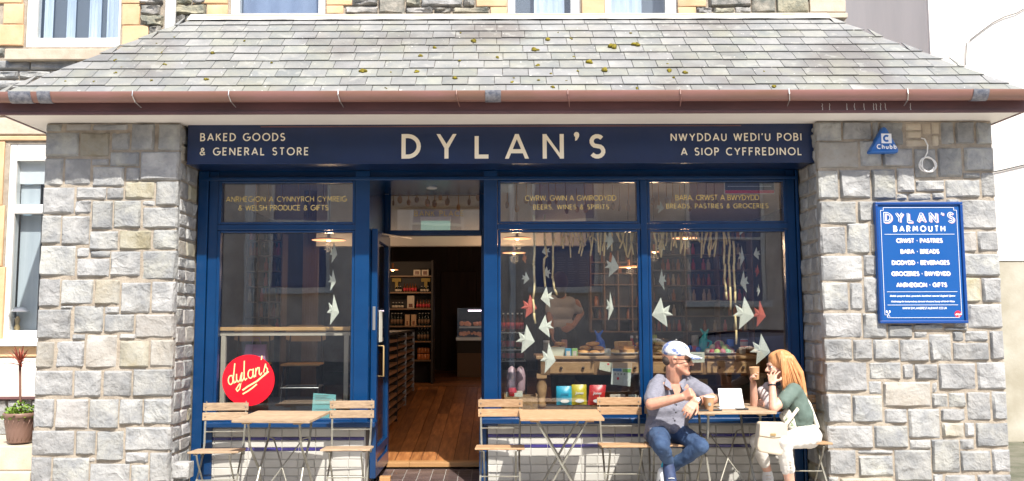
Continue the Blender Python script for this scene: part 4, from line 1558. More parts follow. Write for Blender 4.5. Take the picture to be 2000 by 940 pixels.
def bottle(nm, loc, h, r, mat, label, group, lab_mat=None, cap_mat=None, cat='bottle'):
    me = bottle_mesh(nm, h, r, mat)
    o = bpy.data.objects.new('bottle', me)
    COL.objects.link(o)
    o.location = loc
    tag(o, label, cat, group)
    for k, m_, n_ in (('lm', lab_mat, 'bottle_label'), ('cm', cap_mat, 'bottle_cap')):
        if m_:
            mm = m_bot[(k, nm)]
            if not mm.materials: mm.materials.append(m_)
            c = bpy.data.objects.new(n_, mm)
            COL.objects.link(c)
            c.parent = o
    return o


m_redl = M('red_bottle_label', (.55, .05, .06), .4, orand=.2)
m_amber = bot_mat('amber_glass', (.16, .05, .015))
m_dkgl = bot_mat('dark_glass', (.015, .02, .018))
m_whcap = M('white_cap', (.75, .72, .68), .5)
m_shelf = M('shelf_wood', (.20, .12, .07), .6, orand=.1)
m_shelfd = M('shelf_dark', (.025, .02, .018), .6)
m_cardb = M('kraft_box', (.45, .30, .18), .8, orand=.2)
m_creamb = M('cream_box', (.60, .52, .42), .7, orand=.12)
m_orj = bot_mat('orange_jar', (.42, .14, .04))

# ---- shelving seen through the doorway
YQ = 13.0
sh = thing('shelving_unit', at(800, 702, YQ + .2), 'dark wall shelving stocked with bottles seen through the doorway', 'shelves')
sx0, sx1 = ax(740, YQ), ax(842, YQ)
zs_ = {r: az(y, YQ) for r, y in enumerate((538, 570, 602, 636, 666, 703))}
MB().box(sx0, sx1, YQ + .32, YQ + .35, .52, az(508, YQ)).build('back_panel', m_shelfd, sh)
MB().box(sx1, sx1 + .03, YQ, YQ + .35, .52, az(508, YQ)).build('side_panel', m_shelfd, sh)
for r, z in zs_.items():
    MB().box(sx0, sx1, YQ, YQ + .32, z - .02, z).build('shelf', m_shelf, sh)
G = 'bottles on the shelving seen through the doorway'
LQ = 'small bottle standing on the dark shelving seen through the doorway'
for px in (772, 776, 780): bottle('s', (ax(px, YQ), YQ + .12, zs_[1]), .09, .022, m_dkgl, LQ, G, m_creamb, m_whcap)
for px in (788, 793.5, 799, 804.5, 810): bottle('m', (ax(px, YQ), YQ + .12, zs_[1]), .13, .02, m_amber, 'amber bottle in the row of five on the second shelf beyond the doorway', 'amber bottles beyond the doorway', m_redl, None)
for px in (822, 828, 834): bottle('s', (ax(px, YQ), YQ + .12, zs_[1]), .09, .022, m_dkgl, LQ, G, m_creamb, m_whcap)
for px in (766, 772, 778, 784): bottle('s', (ax(px, YQ), YQ + .12, zs_[2]), .09, .022, m_dkgl, LQ, G, m_creamb, m_whcap)
for px in (814, 820, 826, 832, 837): bottle('m', (ax(px, YQ), YQ + .12, zs_[2]), .13, .02, m_amber, 'amber bottle in the row of five on the third shelf beyond the doorway', 'amber bottles beyond the doorway', m_orj, None)
for px in (764, 770, 776, 782, 818, 824, 830, 836):
    for dy, dz in ((.10, 0), (.2, .0)):
        bottle('l', (ax(px, YQ), YQ + dy, zs_[3]), .19 + 0 * dz, .02, m_dkgl, 'dark bottle with pale cap on the fourth shelf beyond the doorway', 'dark bottles beyond the doorway', m_shelf, m_whcap)
for px in (817, 823, 829, 835): bottle('l', (ax(px, YQ), YQ + .1, zs_[4]), .19, .02, m_dkgl, 'dark bottle with pale cap on the fifth shelf beyond the doorway', 'dark bottles beyond the doorway', m_redl, m_whcap)
for px in (818, 824, 830, 836):
    for k in (0, 1):
        o = MB().lathe([(.026, 0), (.028, .01), (.028, .07), (.022, .085)], (ax(px, YQ), YQ + .1, zs_[5] + k * .095), 10).build('jar', m_orj, smooth=True)
        tag(o, 'orange jar stacked low on the shelving beyond the doorway', 'jar', 'orange jars beyond the doorway')
for i, (a, b, t_, bt, r) in enumerate(((806, 820, 526, 538, 0), (822, 836, 526, 538, 0), (794, 808, 577, 602, 2), (790, 799, 614, 636, 3), (802, 812, 614, 636, 3))):
    o = MB().box(ax(a, YQ), ax(b, YQ), YQ + .08, YQ + .2, zs_[r], az(t_, YQ)).build('gift_box', m_creamb if i < 3 else m_cardb, bev=.004)
    MB().box(ax(a + 3, YQ), ax(b - 3, YQ), YQ + .076, YQ + .0805, zs_[r] + .015, zs_[r] + .07).build('picture', m_amber, o)
    tag(o, ('left cream gift box on the top shelf beyond the doorway', 'right cream gift box on the top shelf beyond the doorway', 'tall cream gift box among bottles beyond the doorway', 'left brown box between bottles beyond the doorway', 'right brown box between bottles beyond the doorway')[i], 'gift box')
for px in (771, 829):
    o = MB().box(ax(px - 9, YQ), ax(px + 9, YQ), YQ + .2, YQ + .25, az(549, YQ), az(542, YQ)).box(ax(px - 3, YQ), ax(px + 3, YQ), YQ + .2, YQ + .25, zs_[1], az(549, YQ)).build('yellow_stand', M('dull_yellow', (.35, .24, .04), .6))
    tag(o, 'dull yellow display stand on the second shelf, %s of five amber bottles' % ('left' if px < 800 else 'right'), 'display stand')

# ---- wine rack along the left of the passage
xr = ax(809, 12.2)
rk = thing('wine_rack', (xr - .2, 10.7, .3), 'long dark wine rack with two bays beside the open door', 'wine rack')
MB().box(xr - .34, xr - .30, 9.2, 12.2, .2, 1.30).build('back_panel', m_shelfd, rk)
for y in (9.2, 10.2, 11.15, 12.17):
    MB().box(xr - .30, xr + .006, y, y + .03, fzi(y) - .05, 1.31).build('upright', m_steel if y > 11 else m_shelfd, rk)
m_rk = M('rack_slat', (.22, .12, .07), .5, orand=.3)
for i in range(11):
    for j, (y0, y1) in enumerate(((9.23, 10.2), (10.23, 11.15), (11.18, 12.17))):
        z = .36 + i * .088
        z = max(z, .0)
        if z < fzi(y1) + .02: continue
        MB().add([(xr - .29, y0, z), (xr, y0, z - .0), (xr, y1, z), (xr - .29, y1, z), (xr - .29, y0, z - .012), (xr, y0, z - .03), (xr, y1, z - .03), (xr - .29, y1, z - .012)], [(0, 1, 2, 3), (4, 7, 6, 5), (1, 5, 6, 2), (0, 4, 5, 1), (3, 2, 6, 7)]).build('slat', m_rk, rk)
mb = MB()
for i in range(11):
    for j in range(28):
        z, y = .365 + i * .088, 9.27 + j * .103
        if z < fzi(y) + .02: continue
        mb.tube([(xr - .25, y, z + .036), (xr - .08, y, z + .036), (xr - .05, y, z + .036), (xr - .01, y, z + .036)], [.034, .034, .014, .014], 7)
tag(mb.build('wine_bottles', m_dkgl, rk), kind='stuff')
MB().box(xr - .36, xr + .01, 9.18, 12.22, 1.30, 1.325).build('top', m_shelfd, rk)

# ---- chilled cabinet
YC = 14.6
cc_ = thing('chilled_cabinet', (ax(925, YC), YC + .3, .52), 'glass fronted chilled counter with wooden base deep in the shop', 'display counter')
cx0, cx1 = ax(893, YC), ax(960, YC)
MB().box(cx0, cx1, YC, YC + .7, .52, az(690, YC)).build('base', m_shelf, cc_, bev=.005)
MB().box(cx0, cx1, YC + .02, YC + .7, az(690, YC), az(665, YC)).build('plinth', m_shelfd, cc_)
MB().box(cx0 - .02, cx1, YC - .02, YC + .7, az(665, YC), az(659, YC)).build('ledge', m_steel, cc_)
MB().box(cx0, cx1, YC + .6, YC + .7, az(659, YC), az(600, YC)).build('rear_panel', m_shelfd, cc_)
MB().box(cx0, cx1, YC, YC + .006, az(659, YC), az(602, YC)).build('front_glass', m_glass2, cc_)
MB().box(cx0, cx1, YC, YC + .6, az(602, YC), az(599, YC)).build('top', m_shelfd, cc_)
MB().box(ax(914, YC), cx1, YC + .05, YC + .08, az(608, YC), az(605.5, YC)).build('light_strip', M('cool_strip', (1, .75, .85), .5, emit=3), cc_)
MB().box(cx0 + .03, cx1, YC + .08, YC + .5, az(641, YC), az(638, YC)).build('tray_shelf', m_steel, cc_)
random.seed(4)
mb = MB()
for i in range(26):
    px, py = random.uniform(898, 940), random.choice((632, 634, 652, 654, 650))
    mb.ell(at(px, py, YC + random.uniform(.1, .4)), random.uniform(.02, .045), n=7, m=5)
tag(mb.build('wrapped_food', M('glowing_orange_food', (.6, .2, .08), .5, emit=.12, orand=.2), cc_), kind='stuff')  # faint glow put into the food's material to make it look lit

# ---- pendant lamps with shallow copper shades
m_copper = M('copper_shade', (.75, .33, .15), .45, metal=.3)
m_bulb = M('warm_bulb', (1, .55, .25), .5, emit=9)
mc2 = M('lit_shade_lining', (1.0, .42, .18), .5, emit=1.5)
for i, (px, py, wd_, Y, lab) in enumerate(((642, 469, 66, 8.5, 'copper pendant lamp inside the left shop window'), (1010, 466, 56, 8.6, 'upper copper pendant lamp left in the middle shop window'),
                                    (1004, 494, 46, 10.2, 'lower copper pendant lamp left in the middle shop window'), (1228, 522, 46, 10.6, 'copper pendant lamp low beside the mullion of the middle window'),
                                    (1339, 465, 54, 8.8, 'copper pendant lamp behind the twig garland in the right window'), (1278, 492, 24, 10.4, 'small copper pendant lamp just right of the window mullion'),
                                    (767, 527, 22, 12.2, 'small copper pendant lamp seen through the open doorway'))):
    c = at(px, py, Y)
    r_ = wd_ / 2 * Y / 1700
    t = thing('pendant_lamp', c, lab, 'pendant lamp', 'copper pendant lamps inside the shop')
    MB().lathe([(r_, -.002), (r_ * 1.0, .002), (r_ * .8, .012), (r_ * .3, .020), (.015, .025), (.015, .09)], c, 24).build('shade', m_copper, t, smooth=True)
    MB().lathe([(r_ * .99, -.003), (r_ * .75, .004), (r_ * .2, .008)], c, 24).build('lining', mc2, t, smooth=True)
    MB().ell(c + Vector((0, 0, -.004)), (.022, .022, .012)).build('bulb', m_bulb, t, smooth=True)
    ld = bpy.data.lights.new('bulb_light', 'POINT')
    ld.energy = 6.5
    ld.color = (1, .66, .40)
    ld.shadow_soft_size = .05
    lo_ = bpy.data.objects.new('bulb_light', ld)
    COL.objects.link(lo_)
    lo_.location = c + Vector((0, 0, -.07))
    MB().tube([c + Vector((0, 0, .09)), Vector((c.x, c.y, 2.92))], .004, 5).build('cord', m_shelfd, t)

# ---- back shelves and chalkboard seen in the middle window
YK = 11.6
ck = thing('chalkboard', at(1118, 565, YK), 'dark chalkboard menu on the wall above the counter', 'chalkboard')
MB().box(ax(1084, YK), ax(1152, YK), YK, YK + .03, az(562, YK), az(492, YK)).build('board', M('slate_board', (.012, .014, .018), .5), ck)
mb = MB()
random.seed(9)
for i in range(12):
    y = 504 + i * 4.4
    for a in (1088, 1110, 1132):
        p0, p1 = at(a, y, YK - .004), at(a + random.uniform(9, 17), y, YK - .004)
        mb.bar(p0, p1, .002, .009, Vector((0, 1, 0)))
mb.build('chalk_writing', M('chalk', (.18, .18, .18), .9), ck)
bs = thing('wall_shelves', at(1205, 640, YK), 'brown box shelves on the back wall behind the counter', 'shelves')
for y in (514, 536, 558, 600, 625, 650):
    MB().box(ax(1153, YK), ax(1262, YK), YK - .02, YK + .25, az(y, YK), az(y - 2, YK)).build('shelf', m_shelf, bs)
for px in (1153, 1180, 1207, 1234, 1262):
    MB().box(ax(px, YK), ax(px + 2.5, YK), YK - .018, YK + .25, az(650, YK), az(490, YK)).build('upright', m_shelf, bs)
MB().box(ax(1153, YK), ax(1264, YK), YK + .25, YK + .27, az(650, YK), az(490, YK)).build('back_panel', m_shelfd, bs)
for i in range(26):
    px = random.uniform(1157, 1255)
    y = random.choice((514, 536, 558, 600, 625))
    o = MB().lathe([(.022, 0), (.024, .01), (.024, .08), (.012, .1), (.012, .13)], (ax(px, YK), YK + .1, az(y - 2, YK)), 8).build('bottle', random.choice((m_amber, m_dkgl, m_orj)), smooth=True)
    tag(o, 'small bottle on the brown box shelves behind the counter', 'bottle', 'bottles on the back wall shelves')
# more stock shelves right and left of the room
for nm, px0, px1, Yk, lab in (('a', 1275, 1470, 12.5, 'long dark shelves along the back of the right window'), ('b', 478, 548, 10.5, 'dark bottle shelves at the back of the left window')):
    s2 = thing('stock_shelves', at((px0 + px1) / 2, 690, Yk), lab, 'shelves')
    ys = (470, 500, 530, 560, 590, 620, 650)
    for y in ys:
        MB().box(ax(px0, Yk), ax(px1, Yk), Yk, Yk + .25, az(y, Yk), az(y - 2.2, Yk)).build('shelf', m_shelf, s2)
    for f in (0, .33, .66, 1):
        MB().box(ax(px0 + (px1 - px0) * f, Yk), ax(px0 + (px1 - px0) * f + 2.5, Yk), Yk - .01, Yk + .25, fzi(Yk), az(455, Yk)).build('upright', m_shelf, s2)
    MB().box(ax(px0, Yk), ax(px1, Yk), Yk + .25, Yk + .27, fzi(Yk), az(455, Yk)).build('back_panel', m_shelfd, s2)
    k = 0
    for y in ys:
        px = px0 + 4
        while px < px1 - 4:
            if random.random() < .72:
                o = MB().lathe([(.026, 0), (.028, .01), (.028, .09), (.012, .12), (.012, .16)], (ax(px, Yk), Yk + .1, az(y - 2.2, Yk)), 8).build('bottle', random.choice((m_amber, m_dkgl, m_dkgl, m_orj, m_redl, m_creamb)), smooth=True)
                tag(o, '%s bottle on the %s of the %s' % ({'amber_glass': 'amber', 'dark_glass': 'black', 'orange_jar': 'orange', 'red_bottle_label': 'red', 'cream_box': 'cream'}[o.data.materials[0].name], ('top shelf', 'second shelf', 'third shelf', 'fourth shelf', 'fifth shelf', 'sixth shelf', 'bottom shelf')[ys.index(y)], 'long dark shelving behind the right window' if nm == 'a' else 'dark shelving behind the left window'), 'bottle', 'bottles on the stock shelves')
            px += 10 if nm == 'a' else 8

# ---- left window: counter bar, stools, timber column
m_beech = M('beech', (.70, .42, .17), .45, col2=(.60, .34, .13), scale=5, stretch=(1, 6, 6), orand=.08)
YBar = 7.78
bar = thing('window_bar', at(555, 815, YBar), 'pale wood window bar with light metal legs inside the left window', 'counter')
MB().box(ax(424, YBar), ax(684, YBar), YBar, YBar + .32, az(645, YBar), az(638, YBar)).build('top', m_beech, bar, bev=.004)
MB().box(ax(424, YBar), ax(684, YBar), YBar + .02, YBar + .05, az(655, YBar), az(648, YBar)).build('rail', m_creamb, bar, bev=.002)
for px in (672, 432):
    MB().box(ax(px, YBar), ax(px + 9, YBar), YBar + .02, YBar + .06, zsl, az(655, YBar)).build('leg', m_creamb, bar, bev=.002)
mb = MB().box(ax(424, YBar), ax(684, YBar), YBar + .03, YBar + .06, az(795, YBar), az(788, YBar))
mb.build('foot_rail', m_shelfd, bar)


def stool():
    t = thing('bar_stool', (0, 0, 0), 'x', 'bar stool', 'bar stools at the window bar')
    mb = MB()
    pr = []
    for i in range(9):
        a = (i - 4) / 4
        x, y = a * .19, .17 + .03 * (1 - a * a)
        pr.append((x, y))
    n = len(pr)
    for (x, y) in pr:
        e = .018 * (abs(x) > .18)
        mb.v += [(x, y, .92 + e), (x, y, 1.08 - e), (x, y + .012, 1.08 - e), (x, y + .012, .92 + e)]
    for i in range(n - 1):
        for j in range(4):
            mb.f.append((4 * i + j, 4 * i + 4 + j, 4 * i + 4 + (j + 1) % 4, 4 * i + (j + 1) % 4))
    mb.f += [(0, 1, 2, 3), (4 * n - 4, 4 * n - 1, 4 * n - 2, 4 * n - 3)]
    mb.build('backrest', m_beech, t, smooth=False)
    MB().box(-.18, .18, -.17, .17, .70, .72).build('seat', m_beech, t, bev=.01)
    for sx in (-1, 1):
        MB().tube([(sx * .15, .19, 1.0), (sx * .16, .17, .7), (sx * .20, .21, 0)], .010, 6).build('leg', m_shelfd, t)
        MB().tube([(sx * .15, -.14, .7), (sx * .20, -.20, 0)], .010, 6).build('leg', m_shelfd, t)
    for z, e in ((.28, .185), (.5, .17)):
        MB().tube([(-e, -e, z), (e, -e, z), (e, e, z), (-e, e, z), (-e, -e, z)], .007, 6).build('foot_ring', m_steel, t)
    return t


def dup(root, loc, rz=0, label=None, group=None, scale=None):
    r = root.copy()
    COL.objects.link(r)
    r.location = loc
    r.rotation_euler = (0, 0, rz)
    if label: r['label'] = label
    if group: r['group'] = group
    for ch in list(root.children):
        c = ch.copy()
        COL.objects.link(c)
        c.parent = r
        for g in list(ch.children):
            d = g.copy()
            COL.objects.link(d)
            d.parent = c
    return r


s0 = stool()
p = at(486, 668, 8.3)
s0.location = (p.x, 8.3, p.z - .92)
s0['label'] = 'bar stool with curved beech back above the red round sticker'
p = at(592, 668, 8.3)
dup(s0, (p.x, 8.3, p.z - .92), R(4), 'bar stool with curved beech back beside the hanging paper fish')
col_ = MB()
for i in range(6):
    x = ax(590 + i * 5, 9.6)
    col_.box(x, x + .026, 9.6, 9.66, .2, 2.9)
tag(col_.build('timber_screen', m_shelf), 'slatted brown timber screen standing deep in the left window', 'screen')
# second row of low chairs deep in the left window
bag = MB()
bagx = at(500, 700, 7.95)
bg2 = thing('paper_bag', bagx, 'translucent pink carrier bag above the red round sticker', 'bag')
MB().add([(ax(474, 7.95), 7.92, az(740, 7.95)), (ax(522, 7.95), 7.92, az(740, 7.95)), (ax(520, 7.95), 7.95, az(672, 7.95)), (ax(482, 7.95), 7.95, az(672, 7.95)),
          (ax(474, 7.95), 8.05, az(740, 7.95)), (ax(522, 7.95), 8.05, az(740, 7.95)), (ax(520, 7.95), 8.0, az(672, 7.95)), (ax(482, 7.95), 8.0, az(672, 7.95))],
         [(0, 1, 2, 3), (7, 6, 5, 4), (0, 4, 5, 1), (1, 5, 6, 2), (3, 7, 4, 0)]).build('body', M('pink_bag', (.50, .24, .42), .6), bg2)
MB().tube([at(492, 672, 7.97), at(496, 660, 7.97), at(506, 660, 7.97), at(510, 672, 7.97)], .004, 6).build('handle', MATS['pink_bag'], bg2)

# ================================================================ opposite side of the street (mirrored in the panes)
opp = thing('opposite_building', (0, -6.5, -.3), 'stone terrace across the street mirrored in the shop windows', 'building')
m_oppw = M('taupe_stone', (.74, .66, .58), .9, col2=(.52, .46, .41), scale=3, bump=.01, bscale=8)
YO = -5.5


def orx(px): return (px - 975) / 1700 * (2 * YW - YO)
def orz(py): return H + (625 - py) / 1700 * (2 * YW - YO)


holes = []
for a, b, t_, bt in ((300, 390, 330, 560), (520, 640, 300, 560), (780, 900, 300, 540), (1040, 1170, 300, 560), (1345, 1500, 340, 590), (1700, 1820, 320, 560)):
    holes.append((orx(a), orx(b), orz(bt), orz(t_)))
holed(-14, 14, -.3, 7.5, YO - .4, YO, holes).build('wall', m_oppw, opp)
m_oglass = M('sky_painted_glass', (.13, .18, .34), .05)  # blue of the reflected sky is painted into the pane colour
for a, b, c, d in holes:
    f = MB().box(a, a + .09, YO - .12, YO - .04, c, d).box(b - .09, b, YO - .12, YO - .04, c, d).box(a + .09, b - .09, YO - .12, YO - .04, d - .09, d).box(a + .09, b - .09, YO - .12, YO - .04, (c + d) / 2 - .03, (c + d) / 2 + .03)
    f = f.build('window', m_white, opp)
    MB().box(a + .09, b - .09, YO - .10, YO - .09, c, d - .09).build('pane', m_oglass, f)
    MB().box(a - .1, b + .1, YO - .05, YO + .12, c - .14, c).build('window_sill', m_white, opp)
MB().tube([(orx(487), YO + .1, -.2), (orx(487), YO + .1, 7.5)], .13, 10).build('downpipe', m_white, opp)
MB().tube([(orx(1000), YO + .1, -.2), (orx(1000), YO + .1, 7.5)], .07, 10).build('downpipe', m_white, opp)
MB().box(-14.3, 14.3, YO - .5, YO + .25, 7.5, 7.7).build('eaves', m_white, opp)
MB().box(-14, 14, YO + .004, YO + .05, -.3, .5).build('plinth', m_stone, opp)

# parked car across the road
car = thing('parked_car', (4.2, -1.3, -.2), 'dark blue hatchback parked across the road, mirrored in the right window', 'car')
m_car = M('blue_car_paint', (.01, .03, .12), .15, coat=1.0, metal=.3)
prof = [(-2.0, .35), (-2.05, .62), (-1.95, .80), (-1.25, .95), (-.55, 1.40), (.2, 1.50), (1.1, 1.46), (1.75, 1.1), (2.0, .95), (2.05, .5), (1.95, .33)]
mb = MB()
for s_, ins in ((-.62, .0), (-.82, 0), (.82, 0), (.62, 0)):
    for (x, z) in prof:
        f = 1 - .18 * max(0, (z - .95) / .55)
        mb.v.append((x + 4.2, -1.3 + s_ * f * (1.0), z - .2))
n = len(prof)
for k in range(3):
    for i in range(n):
        a, b = k * n + i, k * n + (i + 1) % n
        mb.f.append((a, b, b + n, a + n))
mb.f += [tuple(range(n)), tuple(range(3 * n, 4 * n))]
body = mb.build('body', m_car, car, smooth=False, bev=.05)
for sg in (-1, 1):
    y0 = -1.3 + sg * .735
    MB().add([(4.2 + x, y0 + sg * (.06 if z < 1.0 else -.005), z - .2) for x, z in ((-1.1, .99), (1.55, 1.02), (1.0, 1.38), (-.45, 1.34))], [(0, 1, 2, 3)]).build('side_window', m_oglass, car)
    for x in (-1.3, 1.3):
        wh = MB().lathe([(.30, -.1), (.32, -.06), (.32, .06), (.30, .1)], (4.2 + x, -1.3 + sg * .76, .12), 20, Matrix.Rotation(R(90), 3, 'X')).build('wheel', m_pale_road, car, smooth=False)
        MB().lathe([(.19, -.02), (.17, .02)], (4.2 + x, -1.3 + sg * .865, .12), 16, Matrix.Rotation(R(90), 3, 'X')).build('rim', m_steel, wh)
# ================================================================ window display
m_pine = M('old_pine', (.50, .30, .14), .5, col2=(.36, .20, .09), scale=4, stretch=(1, 6, 6), bump=.001, bscale=40)
m_pineD = M('old_pine_edge', (.28, .155, .07), .5, col2=(.2, .11, .05), scale=4, stretch=(1, 6, 6))
YDr = 7.95
dx = lambda px: ax(px, YDr, 715)
dzz = lambda py: az(py, YDr)
dr_ = thing('pine_sideboard', at(1270, 790, YDr), 'long old pine sideboard with drawers filling the right shop windows', 'sideboard')
MB().box(dx(1047), dx(1492), YDr - .02, YDr + .62, dzz(702), dzz(696)).build('top', m_pine, dr_, bev=.005)
MB().box(dx(1056), dx(1484), YDr, YDr + .58, dzz(733), dzz(702)).build('carcass', m_pineD, dr_, bev=.003)
for a, b in ((1074, 1160), (1172, 1262), (1275, 1372), (1380, 1474)):
    d_ = MB().box(dx(a), dx(b), YDr - .012, YDr - .0005, dzz(730), dzz(708)).build('drawer', m_pine, dr_, bev=.004)
    for f in (.25, .75):
        MB().ell((dx(a + (b - a) * f), YDr - .025, dzz(719)), (.014, .016, .014), n=10, m=6).build('knob', m_darkwood, d_, smooth=True)
for px in (1050, 1478):
    x = dx(px + 8)
    MB().lathe([(.032, 0), (.045, .03), (.03, .06), (.042, .12), (.05, .2), (.034, .25), (.05, .28), (.05, .30)], (x, YDr + .05, dzz(733) - .30), 12).build('leg', m_pine, dr_, smooth=True)
    MB().box(x - .045, x + .045, YDr + .0, YDr + .09, dzz(733) - .03, dzz(733) + .01).build('corner_block', m_pine, dr_)
# display floor on which it stands
fl_ = MB().box(XDR + .06, ax(1561, FY), YI0 + .03, 8.7, .5, dzz(733) - .30)
tag(fl_.build('display_floor', m_shelf), kind='structure')
MB().box(ax(403, FY), XDL - .05, YI0 + .03, 8.9, zsl, az(800, 7.6)).build('display_ledge', m_shelfd, wl)

ZT = dzz(696) + .001
m_plate = M('white_plate', (.72, .72, .72), .25)
m_bun = M('baked_bun', (.78, .42, .14), .6, col2=(.52, .22, .06), scale=9, orand=.15, bump=.002, bscale=50)
m_scone = M('pale_scone', (.82, .56, .24), .7, col2=(.66, .38, .13), scale=11, orand=.1, bump=.003, bscale=40)


def zoff(py, Y):       # height of a point seen at py on plane Y
    return az(py, Y)


def plate(px, wd_, Y, label, items, im, group_lab, kind='bun', seed=1):
    random.seed(seed)
    r_ = wd_ / 2 * Y / 1700
    c = Vector((ax(px, Y, 690), Y, ZT))
    o = MB().lathe([(r_ * .5, 0), (r_ * .55, .004), (r_, .022), (r_, .026), (r_ * .55, .010), (.002, .008)], c, 24).build('plate', m_plate, smooth=True)
    tag(o, label, 'plate', 'plates of baking on the sideboard')
    n = items
    k = 0
    for layer, (cnt, rr) in enumerate(((int(n * .55), .72), (int(n * .3), .42), (n - int(n * .55) - int(n * .3), .12))):
        for i in range(cnt):
            a = 2 * math.pi * (i + .5 * layer) / cnt + .3
            b_ = random.uniform(.045, .056)
            cc2 = c + Vector((math.cos(a) * r_ * rr, math.sin(a) * r_ * rr * .8, .028 + layer * .036 + random.uniform(0, .006)))
            if kind == 'bun':
                q = MB().lathe([(.002, -.016), (b_ * .8, -.014), (b_, -.002), (b_ * .9, .010), (b_ * .5, .018), (.002, .020)], cc2, 10)
            elif kind == 'square':
                ro = Matrix.Rotation(a, 3, 'Z')
                q = MB().box(-b_, b_, -b_ * .9, b_ * .9, -.016, .022)
                q.v = [tuple(cc2 + ro @ Vector(v)) for v in q.v]
            else:
                q = MB().ell(cc2, (b_ * .6, b_ * .6, b_ * .55), n=8, m=6)
            o = q.build({'bun': 'bun', 'square': 'scone', 'sweet': 'macaron'}[kind], im[k % len(im)], smooth=kind != 'square', bev=.006 if kind == 'square' else 0)
            tag(o, group_lab, {'bun': 'bun', 'square': 'scone', 'sweet': 'sweet'}[kind], group_lab.split(' on ')[0] + 's')
            k += 1


plate(1157, 70, 8.12, 'oval plate heaped with brown buns below the blue fish jug', 13, [m_bun], 'brown bun on the heaped plate below the blue fish jug', 'bun', 2)
plate(1218, 66, 8.12, 'plate of square golden scones between white jar and sauce bottles', 9, [m_scone, m_bun], 'square golden scone on the plate left of the sauce bottles', 'square', 3)
plate(1254, 40, 8.10, 'plate of small buns right behind the window mullion', 7, [m_bun], 'small bun on the plate behind the window mullion', 'bun', 4)
plate(1293, 44, 8.12, 'plate with glass dome behind the man in the cap', 6, [m_scone], 'pale scone on the plate under the glass dome', 'bun', 5)
sw = [M('sweet_%s' % n_, c, .5) for n_, c in (('pink', (.6, .2, .22)), ('green', (.3, .55, .30)), ('cream', (.7, .6, .42)), ('red', (.45, .05, .07)), ('lime', (.5, .6, .2)))]
plate(1405, 64, 8.08, 'wide plate of pink, green and cream macarons in the right window', 26, sw, 'colourful macaron on the wide plate in the right window', 'sweet', 6)
plate(1094, 40, 8.15, 'low plate of buns behind the cream price card', 6, [m_bun], 'brown bun on the low plate behind the cream price card', 'bun', 7)
c = Vector((ax(1290, 8.12), 8.12, ZT + .03))
o = MB().lathe([(.11, 0), (.11, .05), (.095, .09), (.06, .115), (.012, .125), (.012, .14), (.02, .15), (.002, .16)], c, 20).build('glass_dome', m_glass2, smooth=True)
tag(o, 'glass dome over the plate of pale scones behind the capped man', 'glass dome')


def item(name, px0, px1, py0, py1, Y, mat, label, cat, d_=.06, print_=None, bev=.003, rnd=False, lid=None, group=None):
    x0, x1, z0, z1 = ax(px0, Y, (py0 + py1) / 2), ax(px1, Y, (py0 + py1) / 2), az(py1, Y), az(py0, Y)
    if rnd:
        r_ = (x1 - x0) / 2
        h = z1 - z0
        o = MB().lathe([(r_ * .94, 0), (r_, .008), (r_, h * .86), (r_ * .9, h * .9), (r_ * .9, h)], ((x0 + x1) / 2, Y + r_, z0), 16).build(name, mat, smooth=False)
        if lid: MB().lathe([(r_ * .96, h * .88), (r_ * .98, h * 1.02), (.002, h * 1.03)], ((x0 + x1) / 2, Y + r_, z0), 16).build('lid', lid, o)
        if print_: MB().lathe([(r_ * 1.01, h * .2), (r_ * 1.01, h * .7)], ((x0 + x1) / 2, Y + r_, z0), 16).build('product_label', print_, o)
    else:
        o = MB().box(x0, x1, Y, Y + d_, z0, z1).build(name, mat, bev=bev)
        if print_: MB().box(x0 + (x1 - x0) * .18, x1 - (x1 - x0) * .18, Y - .0012, Y + .002, z0 + (z1 - z0) * .2, z0 + (z1 - z0) * .72).build('product_label', print_, o)
    return tag(o, label, cat, group)


m_card = M('cream_card', (.66, .66, .52), .8, col2=(.6, .6, .46), scale=12)
m_paper = M('printed_paper', (.66, .68, .56), .85, col2=(.50, .53, .44), scale=70, lo=.5, hi=.62)
m_teal = M('teal_glaze', (.015, .55, .55), .15, coat=.5)
m_blug = M('blue_glaze', (.015, .16, .75), .15, coat=.5)
item('price_card', 1075, 1104, 678, 696, 8.02, m_card, 'cream price card propped before buns near the left of the sideboard', 'card', .004)
item('carton', 1104, 1116, 681, 699, 7.98, M('sky_blue_box', (.04, .28, .45), .5), 'small sky blue carton beside the cream price card', 'carton', .05, m_creamb)
item('carton', 1117, 1128, 681, 699, 7.98, M('green_box', (.22, .42, .12), .5), 'small green carton beside the sky blue one', 'carton', .05, m_creamb)
item('carton', 1097, 1108, 664, 682, 8.3, M('salmon_box', (.6, .28, .2), .5), 'salmon pink carton standing behind the cream price card', 'carton', .05)
item('jar', 1181, 1194, 682, 698, 8.0, m_white, 'white jar between the buns and the square scones', 'jar', rnd=True, lid=m_whcap, print_=m_paper)
item('jar', 1061, 1074, 666, 693, 8.15, M('clear_jar', (.35, .33, .28), .2), 'tall jar with pale lid at the left end of the sideboard', 'jar', rnd=True, lid=m_whcap)
item('storage_jar', 1445, 1459, 680, 694, 7.99, M('clear_jar', (.35, .33, .28), .2), 'low glass jar beside the paper fish at the sideboard right end', 'jar', rnd=True, lid=m_whcap)
item('jar', 1448, 1463, 664, 680, 8.2, m_redl, 'red labelled jar near the right end of the sideboard', 'jar', rnd=True, lid=m_steel, print_=m_creamb)
item('jar', 1275, 1284, 655, 672, 8.4, M('lime_box', (.45, .55, .08), .5), 'lime green jar just right of the mullion', 'jar', rnd=True)
item('tumbler', 1352, 1366, 656, 684, 8.2, M('clear_jar', ()) if 0 else MATS['clear_jar'], 'clear tumbler left of the teal fish jug', 'tumbler', rnd=True)
